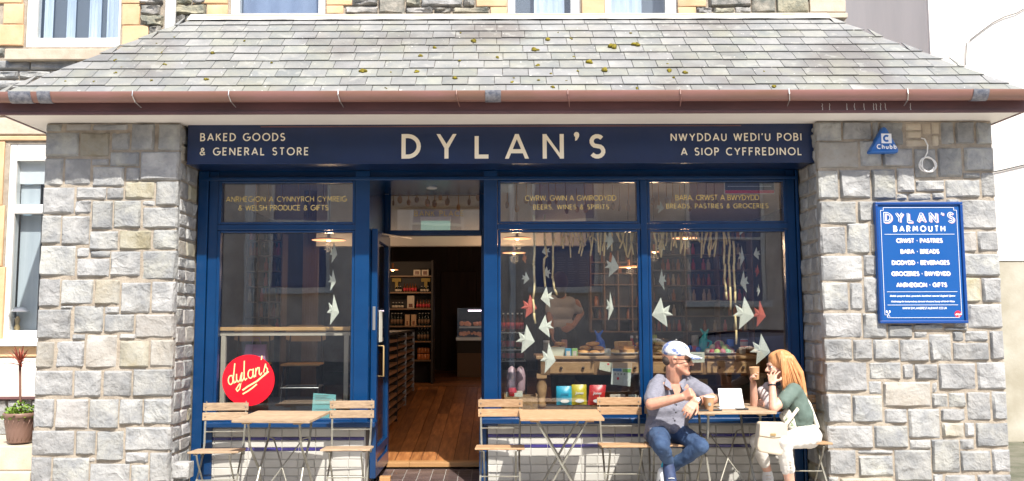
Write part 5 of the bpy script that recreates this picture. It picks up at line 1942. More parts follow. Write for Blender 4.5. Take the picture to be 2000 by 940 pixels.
item('pot', 1421, 1435, 664, 678, 8.25, m_blug, 'small blue pot right of the macarons', 'pot', rnd=True)
for i, (px, m1, m2, nm_) in enumerate(((1233, m_redl, m_creamb, 'red and white'), (1244, m_dkgl, m_blug, 'blue labelled'), (1255, m_amber, m_creamb, 'amber'))):
    o = MB().lathe([(.020, 0), (.022, .01), (.022, .10), (.012, .13), (.012, .165)], (ax(px, 8.3), 8.3, ZT), 12).build('sauce_bottle', m1, smooth=True)
    MB().lathe([(.0225, .03), (.0225, .085)], (ax(px, 8.3), 8.3, ZT), 12).build('bottle_label', m2, o, smooth=True)
    MB().lathe([(.014, .15), (.014, .175)], (ax(px, 8.3), 8.3, ZT), 10).build('cap', m_whcap, o)
    tag(o, nm_ + ' sauce bottle standing behind scones left of the mullion', 'bottle')
# berries
random.seed(12)
for i in range(7):
    o = MB().ell((ax(1328 + i * 5.5, 8.15), 8.15 + random.uniform(-.03, .03), ZT + random.uniform(.03, .07)), .028, n=8, m=6).build('wrapped_sweet', sw[(0, 3)[i % 2]] if i % 3 else m_blug, smooth=True)
    tag(o, 'small wrapped sweet in the pile left of the macaron plate', 'sweet', 'pile of wrapped sweets')


def fish_jug(px, py0, py1, Y, mat, label, flip=1):
    z0, z1 = az(py1, Y), az(py0, Y)
    h = z1 - z0
    x = ax(px, Y)
    mb = MB()
    mb.cap((x + .010 * flip, Y, z0 + .03), (x, Y, z0 + h * .45), .042, .040)
    mb.cap((x, Y, z0 + h * .45), (x - .022 * flip, Y, z0 + h * .75), .036, .020)
    mb.cap((x - .022 * flip, Y, z0 + h * .72), (x - .05 * flip, Y, z0 + h * .96), .018, .008)
    mb.cap((x - .022 * flip, Y, z0 + h * .72), (x + .022 * flip, Y, z0 + h * .97), .018, .008)
    mb.cap((x - .03 * flip, Y, z0 + h * .5), (x - .075 * flip, Y, z0 + h * .42), .010, .010)
    mb.cap((x - .075 * flip, Y, z0 + h * .42), (x - .05 * flip, Y, z0 + .03), .010, .014)
    o = blob('fish_jug', mb, mat, None, .005, 4)
    return tag(o, label, 'jug')


fish_jug(1172, 645, 690, 8.22, m_blug, 'glossy cobalt blue fish shaped jug with upturned tail')
fish_jug(1372, 643, 688, 8.22, m_teal, 'glossy turquoise fish shaped jug with upturned tail', -1)

# cards and leaflets on the drawer fronts
def paper(name, quad, Y, mat, label, cat, prints=()):
    P = [at(px, py, Y) for px, py in quad]
    mb = MB().add(P + [q + Vector((0, .003, 0)) for q in P], [(0, 1, 2, 3), (7, 6, 5, 4), (0, 4, 5, 1), (1, 5, 6, 2), (2, 6, 7, 3), (3, 7, 4, 0)])
    o = mb.build(name, mat)
    for (q, m_) in prints:
        Q = [at(px, py, Y - .002) for px, py in q]
        MB().add(Q, [(0, 1, 2, 3)]).build('printed_patch', m_, o)
    return tag(o, label, cat)


m_print = M('print_grey', (.25, .27, .25), .8)
m_printb = M('print_blue', (.03, .18, .38), .8)
m_printg = M('print_green', (.20, .42, .10), .8)
paper('price_card', ((1347, 709), (1376, 708), (1376, 688), (1347, 688)), 7.88, m_card, 'cream card on the drawers right of the man in the cap', 'card', [(((1351, y), (1371, y), (1371, y - 1), (1351, y - 1)), m_print) for y in (693, 696.5, 700, 703.5)])
paper('leaflet', ((1170, 722), (1196, 728), (1197, 709), (1172, 707)), 7.90, m_card, 'small cream leaflet on the drawers left of the printed bag', 'leaflet', [(((1186, 713), (1190, 713), (1190, 710), (1186, 710)), m_red)])
paper('printed_bag', ((1193, 751), (1231, 755), (1234, 709), (1196, 708)), 7.87, M('mint_cream_paper', (.60, .64, .58), .8), 'mint and brown printed paper bag hanging on the drawer front', 'paper bag',
      [(((1196, 719), (1233, 719), (1233.5, 708.5), (1196.3, 708)), m_cardb), (((1197, 725), (1214, 726), (1214, 720), (1197, 720)), m_printb), (((1216, 727), (1232, 728), (1232.5, 721), (1216, 720)), m_printg)] +
      [(((1200 + i * 6, 733), (1203 + i * 6, 733), (1203 + i * 6, 729), (1200 + i * 6, 729)), m_print) for i in range(4)] + [(((1205, 742), (1209, 742), (1209, 737), (1205, 737)), m_red)])
# mint poster in the left window
paper('poster', ((608, 820), (655, 822), (656, 771), (612, 768)), YW + .075, M('mint_paper', (.22, .52, .50), .8), 'pale turquoise notice in the lower corner of the left window', 'poster',
      [(((616, y), (616 + w_, y), (616 + w_, y - .9), (616, y - .9)), m_print) for y, w_ in ((773.5, 26), (776.5, 22), (779.5, 30), (782.5, 28), (790, 30), (800, 26))])


# crisp bags
def crisp(px0, px1, py0, py1, Y, mat, label, word, wm, tilt=0.0):
    x0, x1, z0, z1 = ax(px0, Y, 770), ax(px1, Y, 770), az(py1, Y), az(py0, Y)
    n = 8
    mb = MB()
    for j in range(n + 1):
        for i in range(n + 1):
            u, v = i / n, j / n
            b = .035 * math.sin(math.pi * u) ** .6 * math.sin(math.pi * min(1, max(0, (v - .06) / .88))) ** .6 if 0 < u < 1 and .06 < v < .94 else 0
            mb.v.append((x0 + (x1 - x0) * u + tilt * v * (z1 - z0), Y - b + .02, z0 + (z1 - z0) * v))
    for j in range(n + 1):
        for i in range(n + 1):
            u, v = i / n, j / n
            b = .035 * math.sin(math.pi * u) ** .6 * math.sin(math.pi * min(1, max(0, (v - .06) / .88))) ** .6 if 0 < u < 1 and .06 < v < .94 else 0
            mb.v.append((x0 + (x1 - x0) * u + tilt * v * (z1 - z0), Y + b + .022, z0 + (z1 - z0) * v))
    m_ = (n + 1) ** 2
    for j in range(n):
        for i in range(n):
            k = j * (n + 1) + i
            mb.f += [(k, k + 1, k + n + 2, k + n + 1), (m_ + k, m_ + k + n + 1, m_ + k + n + 2, m_ + k + 1)]
    o = mb.build('crisp_bag', mat, smooth=True)
    xc = (x0 + x1) / 2 + tilt * .5 * (z1 - z0)
    e = MB().prism([(.038 * math.cos(R(t)), .016 * math.sin(R(t))) for t in range(0, 360, 30)], (xc, Y - .0195, z0 + (z1 - z0) * .22), X1, Z1, .001)
    e.build('crisps_picture', m_white, o)
    script_word(word, (xc, Y - .0205, z0 + (z1 - z0) * .55), .032, X1, Z1, 'lettering', wm, o, .1, .001)
    tag(o, label, 'crisp bag')


crisp(1087, 1119, 755, 792, 7.66, M('crisp_blue', (.02, .40, .58), .35), 'bright blue crisp bag at the foot of the middle window', 'Jones', MATS['sky_blue_box'])
crisp(1117, 1146, 752, 792, 7.65, M('crisp_yellow', (.62, .50, .02), .35), 'yellow crisp bag between the blue and red ones', 'Jones', m_white)
crisp(1148, 1180, 753, 792, 7.66, M('crisp_red', (.62, .03, .03), .35), 'red crisp bag leaning behind the chair back', 'Jones', m_white, .12)
# baskets and oddments low in the middle window
m_wick = M('wicker', (.42, .26, .13), .8, col2=(.25, .14, .06), scale=60, bump=.003, bscale=90)


def basket(px0, px1, py0, py1, Y, label):
    x0, x1, z0, z1 = ax(px0, Y, 780), ax(px1, Y, 780), az(py1, Y), az(py0, Y)
    t = thing('crate', ((x0 + x1) / 2, Y + .1, z0), label, 'crate')
    MB().box(x0, x1, Y, Y + .012, z0, z1 - .015).build('front_board', m_wick, t)
    MB().box(x0, x1, Y + .22, Y + .232, z0, z1 - .015).build('back_board', m_wick, t)
    for x in (x0, x1 - .012): MB().box(x, x + .012, Y + .012, Y + .22, z0, z1).build('side_board', m_wick, t)
    MB().box(x0 + .012, x1 - .012, Y + .012, Y + .22, z0, z0 + .01).build('base', m_wick, t)
    random.seed(int(px0))
    for i in range(5):
        c = ((x0 + x1) / 2 + random.uniform(-.4, .4) * (x1 - x0), Y + random.uniform(.05, .2), z1)
        o = MB().box(c[0] - .035, c[0] + .035, c[1] - .006, c[1] + .006, z1 - .06, z1 + random.uniform(.01, .03)).build('snack_packet', random.choice((m_creamb, m_cardb, m_paper, m_plate, MATS['salmon_box'])), bev=.003)
        tag(o, 'small packet standing in the ' + label, 'packet', 'packets in the %s' % label)


basket(985, 1050, 772, 800, 7.62, 'low wicker crate at the left foot of the middle window')
basket(1190, 1250, 780, 806, 7.62, 'low wicker crate behind the bright chair backs')
for i, px in enumerate((999, 1016)):
    o = MB().lathe([(.03, 0), (.042, .03), (.046, .16), (.03, .22), (.004, .24)], (ax(px, 7.9), 7.9, az(768, 7.9)), 12).build('wrapped_bottle', M('pink_wrap', (.50, .33, .36), .4, orand=.1), smooth=True)
    tag(o, ('left', 'right')[i] + ' pink wrapped bottle low in the middle window', 'bottle')
o = MB().lathe([(.02, 0), (.05, .03), (.055, .10), (.035, .16), (.05, .22)], (ax(1000, 7.72), 7.72, az(776, 7.72)), 10).build('cellophane_bag', MATS['house_glass'], smooth=False)
MB().lathe([(.03, .01), (.04, .05), (.03, .08)], (ax(1000, 7.72), 7.72, az(776, 7.72)), 8).build('sweets', m_red, o)
tag(o, 'clear cellophane bag of red sweets before the pink wrapped bottles', 'sweet bag')
# drinks shelving at the left of the middle window
YDk = 8.75
ds = thing('drinks_shelves', at(1000, 790, YDk), 'glass shelves of red labelled drink bottles left of the sideboard', 'shelves')
for y in (649, 683, 705):
    MB().box(ax(976, YDk), ax(1027, YDk), YDk, YDk + .3, az(y + 2, YDk), az(y, YDk)).build('shelf', m_steel, ds)
for px in (974, 1026):
    MB().box(ax(px, YDk), ax(px + 2, YDk), YDk, YDk + .3, fzi(8), az(600, YDk)).build('side_panel', m_shelfd, ds)
for r, (y, h) in enumerate(((649, .19), (683, .17), (705, .15))):
    for i, px in enumerate((983, 992, 1001, 1011, 1019)):
        bottle('d%d' % r, (ax(px, YDk), YDk + .08, az(y, YDk)), h, .021, m_amber if r == 0 else m_dkgl,
               'red labelled drink bottle on the %s shelf left of the sideboard' % ('top', 'middle', 'bottom')[r], 'drink bottles on the %s glass shelf' % ('top', 'middle', 'bottom')[r], m_redl, m_whcap)

# ---------------------------------------------------------------- paper fish
m_fish = M('fish_paper', (.80, .80, .68), .85, col2=(.55, .57, .50), scale=110, lo=.56, hi=.64, orand=.08)
m_fishr = M('fish_coral', (.62, .12, .08), .8, orand=.1)
m_fisho = M('fish_orange', (.75, .22, .06), .8)
FISH = [(651, 493, 15, 42, 1, 0, 'uppermost paper fish in the left window'), (649, 547, 15, 42, 1, 0, 'middle paper fish in the left window'), (650, 605, 24, 60, 1, 0, 'largest and lowest paper fish in the left window'),
        (654, 436, 16, 12, 1, 0, 'paper fish crossing the transom of the left window'),
        (1025, 504, 10, 23, -1, 2, 'small orange paper fish left in the middle window'), (1026, 543, 16, 25, 1, 0, 'little white paper fish under the small orange one'),
        (1033, 598, 32, 46, 1, 1, 'coral red paper fish left in the middle window'), (1067, 490, 17, 24, -1, 0, 'top paper fish on the second twig string'),
        (1069, 532, 16, 24, -1, 0, 'second paper fish down the second twig string'), (1069, 580, 26, 42, -1, 0, 'paper fish in front of the standing shop worker'),
        (1189, 468, 18, 42, 1, 0, 'paper fish among the twigs right of middle'), (1195, 519, 29, 44, 1, 0, 'paper fish touching the low copper lamp'),
        (1191, 598, 15, 56, 1, 0, 'narrow paper fish above the blue fish jug'), (1026, 662, 37, 56, 1, 0, 'large paper fish in front of the drink bottles'),
        (1067, 637, 30, 44, -1, 0, 'paper fish with dark stamp at the worker\'s hip'), (1070, 699, 30, 60, 1, 0, 'paper fish in front of the sideboard corner'),
        (1290, 484, 15, 26, 1, 0, 'paper fish caught in the twigs right of the mullion'), (1294, 546, 15, 42, -1, 0, 'slim paper fish above the large left facing one'),
        (1294, 610, 42, 58, -1, 0, 'large left facing paper fish above the man\'s cap'), (1448, 501, 13, 42, 1, 0, 'tall slim paper fish right of the long twigs'),
        (1479, 495, 14, 25, -1, 0, 'small white paper fish at upper right'), (1479, 529, 9, 25, 1, 1, 'small red paper fish at upper right'),
        (1454, 550, 17, 44, -1, 0, 'paper fish above the large right facing one'), (1481, 567, 7, 25, 1, 0, 'narrowest paper fish under the small red one'),
        (1452, 611, 42, 64, 1, 0, 'large right facing paper fish beside the big red one'), (1483, 613, 26, 52, 1, 1, 'big red paper fish right in the window'),
        (1485, 682, 40, 60, 1, 0, 'large paper fish just above the woman\'s head'), (1289, 405, 17, 24, 1, 0, 'paper fish behind the right transom lettering'),
        (1447, 450, 14, 20, 1, 0, 'paper fish hanging at the top of the right window')]
SHAPE = [(.5, -.10), (.06, .5), (-.06, .12), (-.36, .24), (-.27, .02), (-.5, -.10), (-.16, -.12), (-.22, -.5)]
random.seed(2)
for px, py, w_, h_, d_, mi, lab in FISH:
    Y = 7.60 + random.uniform(-.03, .03)
    c = at(px, py, Y)
    s_ = Y / 1700
    mb = MB()
    k = len(mb.v)
    bend = random.uniform(-.02, .02)
    front = [(c.x + x * d_ * w_ * s_, Y + abs(x) * bend, c.z + z * h_ * s_) for x, z in SHAPE]
    back = [(x, y + .002, z) for x, y, z in front]
    mb.v = [(c.x, Y - .012, c.z - .02 * h_ * s_)] + front + [(c.x, Y - .010, c.z - .02 * h_ * s_)] + back
    n = len(front)
    for i in range(n):
        j = (i + 1) % n
        mb.f += [(0, 1 + i, 1 + j), (n + 1, n + 2 + j, n + 2 + i), (1 + i, n + 2 + i, n + 2 + j, 1 + j)]
    o = mb.build('paper_fish', (m_fish, m_fishr, m_fisho)[mi])
    tag(o, lab, 'paper fish', 'paper fish hanging in the shop windows')
# threads
for x_, y0, y1 in ((651, 445, 470), (650, 514, 528), (650, 568, 578), (1191, 490, 498), (1191, 540, 572), (1295, 498, 526), (1480, 508, 518), (1480, 542, 556), (1453, 522, 530), (1453, 571, 580)):
    pass

# ---------------------------------------------------------------- twig garlands
m_twig = M('pale_driftwood', (.95, .76, .40), .75, col2=(.85, .60, .26), scale=20, orand=.12)
TW = [(1043, 372, 655, 'long'), (1052, 450, 492, ''), (1063, 440, 560, 'long'), (1066, 372, 520, ''), (1080, 450, 576, 'long'), (1084, 450, 487, '')]
random.seed(17)
TOPY = 447


def strand(pts, lab, wd_=3.1, cat='twig garland', grp='driftwood twigs hanging in the shop windows', Y=7.58):
    mb = MB()
    P = [at(px, py, Y + random.uniform(-.02, .02)) for px, py in pts]
    for i in range(len(P) - 1):
        a, b = P[i], P[i + 1]
        r_ = wd_ / 2 * Y / 1700
        m_ = a.lerp(b, .5) + Vector((random.uniform(-.004, .004), 0, 0))
        mb.tube([a, m_, b], [r_ * random.uniform(.8, 1.1), r_, r_ * random.uniform(.7, 1)], 6)
    o = mb.build('twig_garland', m_twig, smooth=True)
    tag(o, lab, cat, grp)


long_ = [([(1043, 420), (1043, 452), (1044, 478), (1042, 515)], [(1043, 520), (1044, 550), (1041, 585), (1043, 612), (1046, 632)], 'longest twig garland left in the middle window'),
         ([(1064, 420), (1064, 470), (1068, 500)], [(1063, 505), (1062, 520), (1065, 560)], 'twig garland carrying two small paper fish'),
         ([(1079, 450), (1080, 500), (1079, 540)], [(1080, 545), (1083, 565), (1088, 576)], 'twig garland ending at the shop worker\'s neck'),
         ([(1413, 452), (1415, 490), (1414, 515)], [(1416, 517), (1415, 545), (1418, 570), (1420, 585)], 'leftmost long twig garland in the right window'),
         ([(1422, 450), (1426, 480), (1423, 514)], [(1424, 518), (1426, 560), (1427, 605)], 'middle long twig garland in the right window'),
         ([(1432, 470), (1434, 500), (1433, 520)], [(1434, 535), (1436, 570), (1436, 592)], 'rightmost long twig garland in the right window'),
         ([(1436, 616), (1438, 645), (1438, 673)], [], 'single twig hanging below the large right facing fish')]
for a, b, lab in long_:
    pts = a + b
    strand(pts, lab, 4.2)
k = 0
for (xa, xb) in ((1088, 1256), (1268, 1412)):
    px = xa
    while px < xb:
        n = random.choice((1, 2, 2, 3))
        L_ = random.uniform(22, 58)
        pts = [(px, TOPY)]
        x = px
        for s_ in range(n):
            x += random.uniform(-8, 8)
            pts.append((x, TOPY + L_ * (s_ + 1) / n))
        strand(pts, 'short pale twig in the row hanging at the top of the %s window' % ('middle' if xa < 1200 else 'right'), random.uniform(2.6, 3.8), grp='short twigs along the top of the %s window' % ('middle' if xa < 1200 else 'right'))
        px += random.uniform(2.2, 8.5)
        k += 1

# ---------------------------------------------------------------- wooden spoons hanging high inside
m_spoon = M('spoon_wood', (.42, .22, .09), .6, orand=.35)
sp_me = None
Ysp = 7.85
for (a, b, st, lab, hw) in ((768, 936, 15.5, 'behind the fanlight over the door', 0), (990, 1245, 15, 'high in the middle shop window', 1), (1275, 1400, 14.5, 'high in the right shop window', 1), (500, 650, 24, 'high in the left shop window', 1)):
    px = a
    while px < b:
        Y = (8.62 if not hw else 7.85)
        if sp_me is None:
            mb = MB().tube([(0, 0, .26), (0, 0, .06)], [.004, .005], 6)
            mb.ell((0, 0, .03), (.024, .008, .036), n=10, m=7)
            sp_me = mb.mesh('wooden_spoon', m_spoon, True)
        o = bpy.data.objects.new('wooden_spoon', sp_me)
        COL.objects.link(o)
        p = at(px, (398 if not hw else 405) + random.uniform(-9, 14), Y)
        o.location = p
        o.rotation_euler = (0, R(random.uniform(-3, 3)), R(random.uniform(-50, 50)))
        s_ = random.uniform(.8, 1.15)
        o.scale = (s_, s_, s_)
        tag(o, 'brown wooden spoon hanging ' + lab, 'wooden spoon', 'wooden spoons hanging ' + lab)
        px += st * random.uniform(.7, 1.4)
MB().box(ax(758, 8.62), ax(945, 8.62), 8.60, 8.66, 2.70, 2.74).build('spoon_rail', m_shelf, wl)
MB().box(XDR + .06, ax(1540, FY), 7.83, 7.87, 2.70, 2.74).build('spoon_rail', m_shelf, wl)
MB().box(ax(430, FY), XDL - .06, 7.83, 7.87, 2.70, 2.74).build('spoon_rail', m_shelf, wl)

# ---------------------------------------------------------------- stickers and posters on the glass
c = at(485, 743, YW + .042)
rr = 51 * YW / 1700
o = thing('round_sticker', c, 'large round red sticker with cream handwriting on the left window', 'sticker')
m_stk = M('red_sticker', (.72, .006, .02), .35, alpha=.93)
MB().prism([(rr * math.cos(R(t)), rr * math.sin(R(t)) * .97) for t in range(0, 360, 8)], c, X1, Z1, .002).build('disc', m_stk, o)
# handwriting built from strokes with a brush
mb = MB()
U_ = (X1 * math.cos(R(17)) + Z1 * math.sin(R(17)))
V_ = (Z1 * math.cos(R(17)) - X1 * math.sin(R(17)))
O_ = c - Y1 * .002
cur = {
    'd': ([[(.30, .55)] + arc(.16, .28, .16, .28, 60, 400, 14), [(.50, 1.25), (.34, .3), (.38, .04), (.50, .06), (.58, .2)]], .52),
    'y': ([[(.02, .55), (.0, .2), (.10, .02), (.22, .08), (.36, .5)], [(.40, .55), (.30, 0), (.18, -.45), (.02, -.55), (-.06, -.40), (.10, -.22), (.44, .06), (.52, .2)]], .46),
    'l': ([[(.10, 1.22), (.05, .7), (.02, .15), (.10, .0), (.22, .08)]], .26),
    'a': ([[(.34, .5)] + arc(.17, .28, .17, .27, 60, 380, 14), [(.38, .56), (.33, .12), (.40, .02), (.50, .14)]], .46),
    'n': ([[(.06, .55), (.0, .0)], [(.02, .3), (.18, .53), (.28, .5), (.26, .12), (.34, .02), (.44, .14)]], .42),
    "'": ([[(.06, 1.2), (.0, .95)]], .08),
    's': ([[(-.02, .12), (.16, .62), (.17, .42), (.27, .26), (.20, .02), (.02, .05)]], .3)}
x = -1.32
k = 0
for ch in "dylan's":
    sts, adv_ = cur[ch]
    for st in sts:
        ribbon(mb, [(x + px_ + .22 * py_, py_) for px_, py_ in st], .078, O_ + V_ * (.01), U_, V_, rr * .58, k)
        k += 1
    x += adv_ + .035
for st, w_ in (([(-.5, -.55), (-.1, -.42), (.5, -.28), (1.35, .08)], .10), ([(-.55, -.78), (-.2, -.70), (.1, -.60), (.45, -.45)], .09)):
    ribbon(mb, st, w_, O_ + V_ * .01, U_, V_, rr * .62, k)
    k += 1
mb.build('handwriting', M('sticker_cream', (.85, .62, .30), .5), o)
# black notice high in the right window
t = thing('window_notice', at(1467, 365, YW + .07), 'dark rounded notice with red foot at the top of the right window', 'notice')
x0, x1, z0, z1 = ax(1414, YW + .07, 360), ax(1513, YW + .07, 360), az(381, YW + .07), az(353, YW + .07)
MB().box(x0, x1, YW + .07, YW + .074, z0, z1).build('backing', m_creamb, t, bev=.002)
MB().box(x0 + .008, x1 - .008, YW + .067, YW + .0695, z0 + .008, z0 + .035).build('red_band', m_red, t)
MB().box(x0 + .008, x1 - .008, YW + .067, YW + .0695, z0 + .036, z1 - .002).build('dark_field', M('slate_board', ()) if 0 else MATS['slate_board'], t)
MB().box(x0 + .03, x1 - .03, YW + .0655, YW + .067, z0 + .068, z0 + .071).build('rule', m_white, t)
paper('cream_sheet', ((978, 376), (1001, 377), (1003, 357), (978, 357)), YW + .07, m_creamb, 'cream sheet stuck in the top corner of the middle window', 'sheet')

# ---------------------------------------------------------------- desk lamp in the neighbouring window, potted palm
yl = YB + .10
lp = thing('desk_lamp', at(32, 655, yl), 'small desk lamp with pale glass shade on the neighbouring window sill', 'lamp')
MB().lathe([(.045, 0), (.04, .012), (.016, .03), (.026, .07), (.014, .10), (.024, .14), (.010, .17)], at(33, 655, yl), 14).build('base', m_brass, lp, smooth=True)
MB().tube([at(33, 640, yl), at(33, 628, yl), at(24, 616, yl), at(24, 604, yl), at(34, 600, yl)], .005, 6).build('arm', m_steel, lp, smooth=True)
p = at(40, 605, yl)
MB().lathe([(.085, -.02), (.082, -.012), (.055, .012), (.01, .022)], p, 18, None, 1.0, .5).build('shade', m_plate, lp, smooth=True)

px_, Ypot = 38, 7.15
base = at(px_, 864, Ypot)
pt = thing('potted_palm', base, 'brown ribbed pot holding a red cordyline over lime green creeping leaves', 'potted plant')
m_pot = M('brown_pot', (.20, .115, .085), .45, orand=.0, bump=.001, bscale=30)
prof = [(.085, 0), (.088, .01), (.105, .10), (.118, .20), (.126, .205), (.130, .235), (.122, .24), (.112, .22), (.108, .205)]
MB().lathe(prof, base, 28).build('pot', m_pot, pt, smooth=True)
mb = MB()
for k in range(18):
    a0 = 2 * math.pi * k / 18
    pts = []
    for i in range(6):
        f = i / 5
        a = a0 + (f - .5) * .5
        r_ = .0895 + (.1165 - .0895) * f
        pts.append(base + Vector((r_ * math.cos(a), r_ * math.sin(a), .02 + .165 * f)))
    mb.tube(pts, .003, 5)
mb.build('relief_ribs', m_pot, pt, smooth=True)
MB().lathe([(.110, .20), (.002, .205)], base, 16).build('soil', m_darkwood, pt)
mtr = M('cordyline_stem', (.16, .075, .05), .8)
top = at(39, 712, Ypot)
MB().tube([base + Vector((.003, 0, .2)), base.lerp(top, .55) + Vector((.004, 0, 0)), top], [.012, .010, .011], 8).build('trunk', mtr, pt, smooth=True)
random.seed(77)
mlf = M('cordyline_red', (.26, .045, .035), .5, orand=.35, col2=(.38, .10, .05), scale=20)


def leaf(base_, d_, L_, wd_, droop, mb):
    d_ = d_.normalized()
    side = d_.cross(Z1)
    if side.length < .1: side = Vector((1, 0, 0))
    side.normalize()
    k = len(mb.v)
    n = 7
    for i in range(n):
        f = i / (n - 1)
        p_ = base_ + d_ * L_ * f + Vector((0, 0, -droop * L_ * f * f))
        w2 = wd_ * (math.sin(math.pi * (.12 + .86 * f)) ** .8) * .5
        up_ = side.cross(d_) * (w2 * .35)
        mb.v += [tuple(p_ - side * w2 + up_), tuple(p_), tuple(p_ + side * w2 + up_)]
    for i in range(n - 1):
        a = k + 3 * i
        mb.f += [(a, a + 1, a + 4, a + 3), (a + 1, a + 2, a + 5, a + 4)]


for i in range(34):
    a = random.uniform(0, 6.28)
    el = random.uniform(.15, 1.45)
    d_ = Vector((math.cos(a) * math.cos(el), math.sin(a) * math.cos(el), math.sin(el)))
    mb = MB()
    leaf(top + Vector((0, 0, random.uniform(-.02, .02))), d_, random.uniform(.13, .21), .013, random.uniform(.1, .5), mb)
    mb.build('leaf', mlf, pt, smooth=True)
mb = MB()
for i in range(420):
    a, r_ = random.uniform(0, 6.28), random.uniform(0, 1) ** .5 * .13
    h = random.uniform(.0, .12) * (1.1 - r_ / .16)
    c0 = base + Vector((r_ * math.cos(a), r_ * math.sin(a), .215 + h + (-.03 if r_ > .115 else 0)))
    d_ = Vector((random.uniform(-1, 1), random.uniform(-1, 1), random.uniform(.1, 1)))
    leaf(c0, d_, random.uniform(.02, .038), .016, .2, mb)
tag(mb.build('creeping_foliage', M('lime_foliage', (.20, .30, .03), .6, col2=(.12, .22, .03), scale=30), pt), kind='stuff')
# ================================================================ pavement furniture
m_wood = M('weathered_slat', (.30, .165, .075), .65, col2=(.46, .30, .17), scale=13, stretch=(1.2, 9, 9), orand=.14, bump=.0012, bscale=50, lo=.3, hi=.7)
m_woodg = M('grey_weathered_slat', (.25, .17, .105), .75, col2=(.46, .33, .21), scale=13, stretch=(1.2, 9, 9), orand=.12, bump=.0015, bscale=50, lo=.3, hi=.7)
m_frame = M('pale_green_metal', (.30, .29, .24), .4, metal=.35, col2=(.20, .19, .16), scale=20)
m_screw = M('screw_head', (.5, .48, .44), .3, metal=.9)


def make_chair(wood):
    """folding bistro chair facing -y, origin on the ground under the seat"""
    t = thing('bistro_chair', (0, 0, 0), 'x', 'chair', 'folding bistro chairs on the pavement')
    W = .158
    # backrest frame: runs from the top of the back down to the front feet
    for s in (-1, 1):
        mb = MB().tube([(s * W, .235, .83), (s * W, .20, .66), (s * W * .97, .175, .52), (s * W * .95, .14, .44), (s * W * .95, .05, .34), (s * W * .98, -.06, .22), (s * (W + .01), -.17, .08), (s * (W + .02), -.20, 0)], [.0065, .0085, .0085, .008, .008, .008, .008, .008], 6)
        mb.bar((s * W, .228, .84), (s * W, .208, .70), .018, .005, Vector((1, 0, 0)))
        mb.build('back_leg_frame', m_frame, t, smooth=False)
        MB().tube([(s * (W - .035), -.165, .468), (s * (W - .035), -.12, .40), (s * (W - .037), -.02, .29), (s * (W - .035), .09, .17), (s * (W - .02), .19, .06), (s * (W - .01), .22, 0)], .0075, 6).build('front_leg_frame', m_frame, t)
        MB().bar((s * (W - .018), -.165, .472), (s * (W - .018), .145, .456), .018, .008).build('seat_rail', m_frame, t)
        MB().box(s * W - .012, s * W + .012, .13, .16, .425, .475).build('hinge', m_frame, t)
    MB().tube([(-W, .19, .60), (W, .19, .60)], .005, 6).build('cross_rod', m_frame, t)
    MB().tube([(-W, .145, .46), (W, .145, .46)], .005, 6).build('cross_rod', m_frame, t)
    MB().tube([(-W, -.02, .255), (W, -.02, .255)], .005, 6).build('cross_rod', m_frame, t)
    MB().tube([(-W + .03, .12, .14), (W - .03, .12, .14)], .005, 6).build('cross_rod', m_frame, t)
    for z, y in ((.765, .222), (.69, .208)):
        n = 7
        mb = MB()
        for i in range(n):
            f = (i / (n - 1) - .5) * 2
            x = f * .180
            yy = y + .012 * (1 - f * f) - .018
            mb.v += [(x, yy, z), (x, yy, z + .062), (x, yy + .014, z + .062), (x, yy + .014, z)]
        for i in range(n - 1):
            for j in range(4):
                mb.f.append((4 * i + j, 4 * i + 4 + j, 4 * i + 4 + (j + 1) % 4, 4 * i + (j + 1) % 4))
        mb.f += [(0, 1, 2, 3), (4 * n - 4, 4 * n - 1, 4 * n - 2, 4 * n - 3)]
        sl = mb.build('back_slat', wood, t, bev=.003)
        for s in (-1, 1):
            MB().lathe([(.006, 0), (.004, .003)], (s * W, y - .019, z + .031), 8, Matrix.Rotation(R(90), 3, 'X')).build('screw', m_screw, sl)
    for i in range(8):
        y0 = -.175 + i * .038
        MB().box(-.19, .19, y0, y0 + .030, .470 - y0 * .06, .484 - y0 * .06).build('seat_slat', wood, t, bev=.003)
    return t


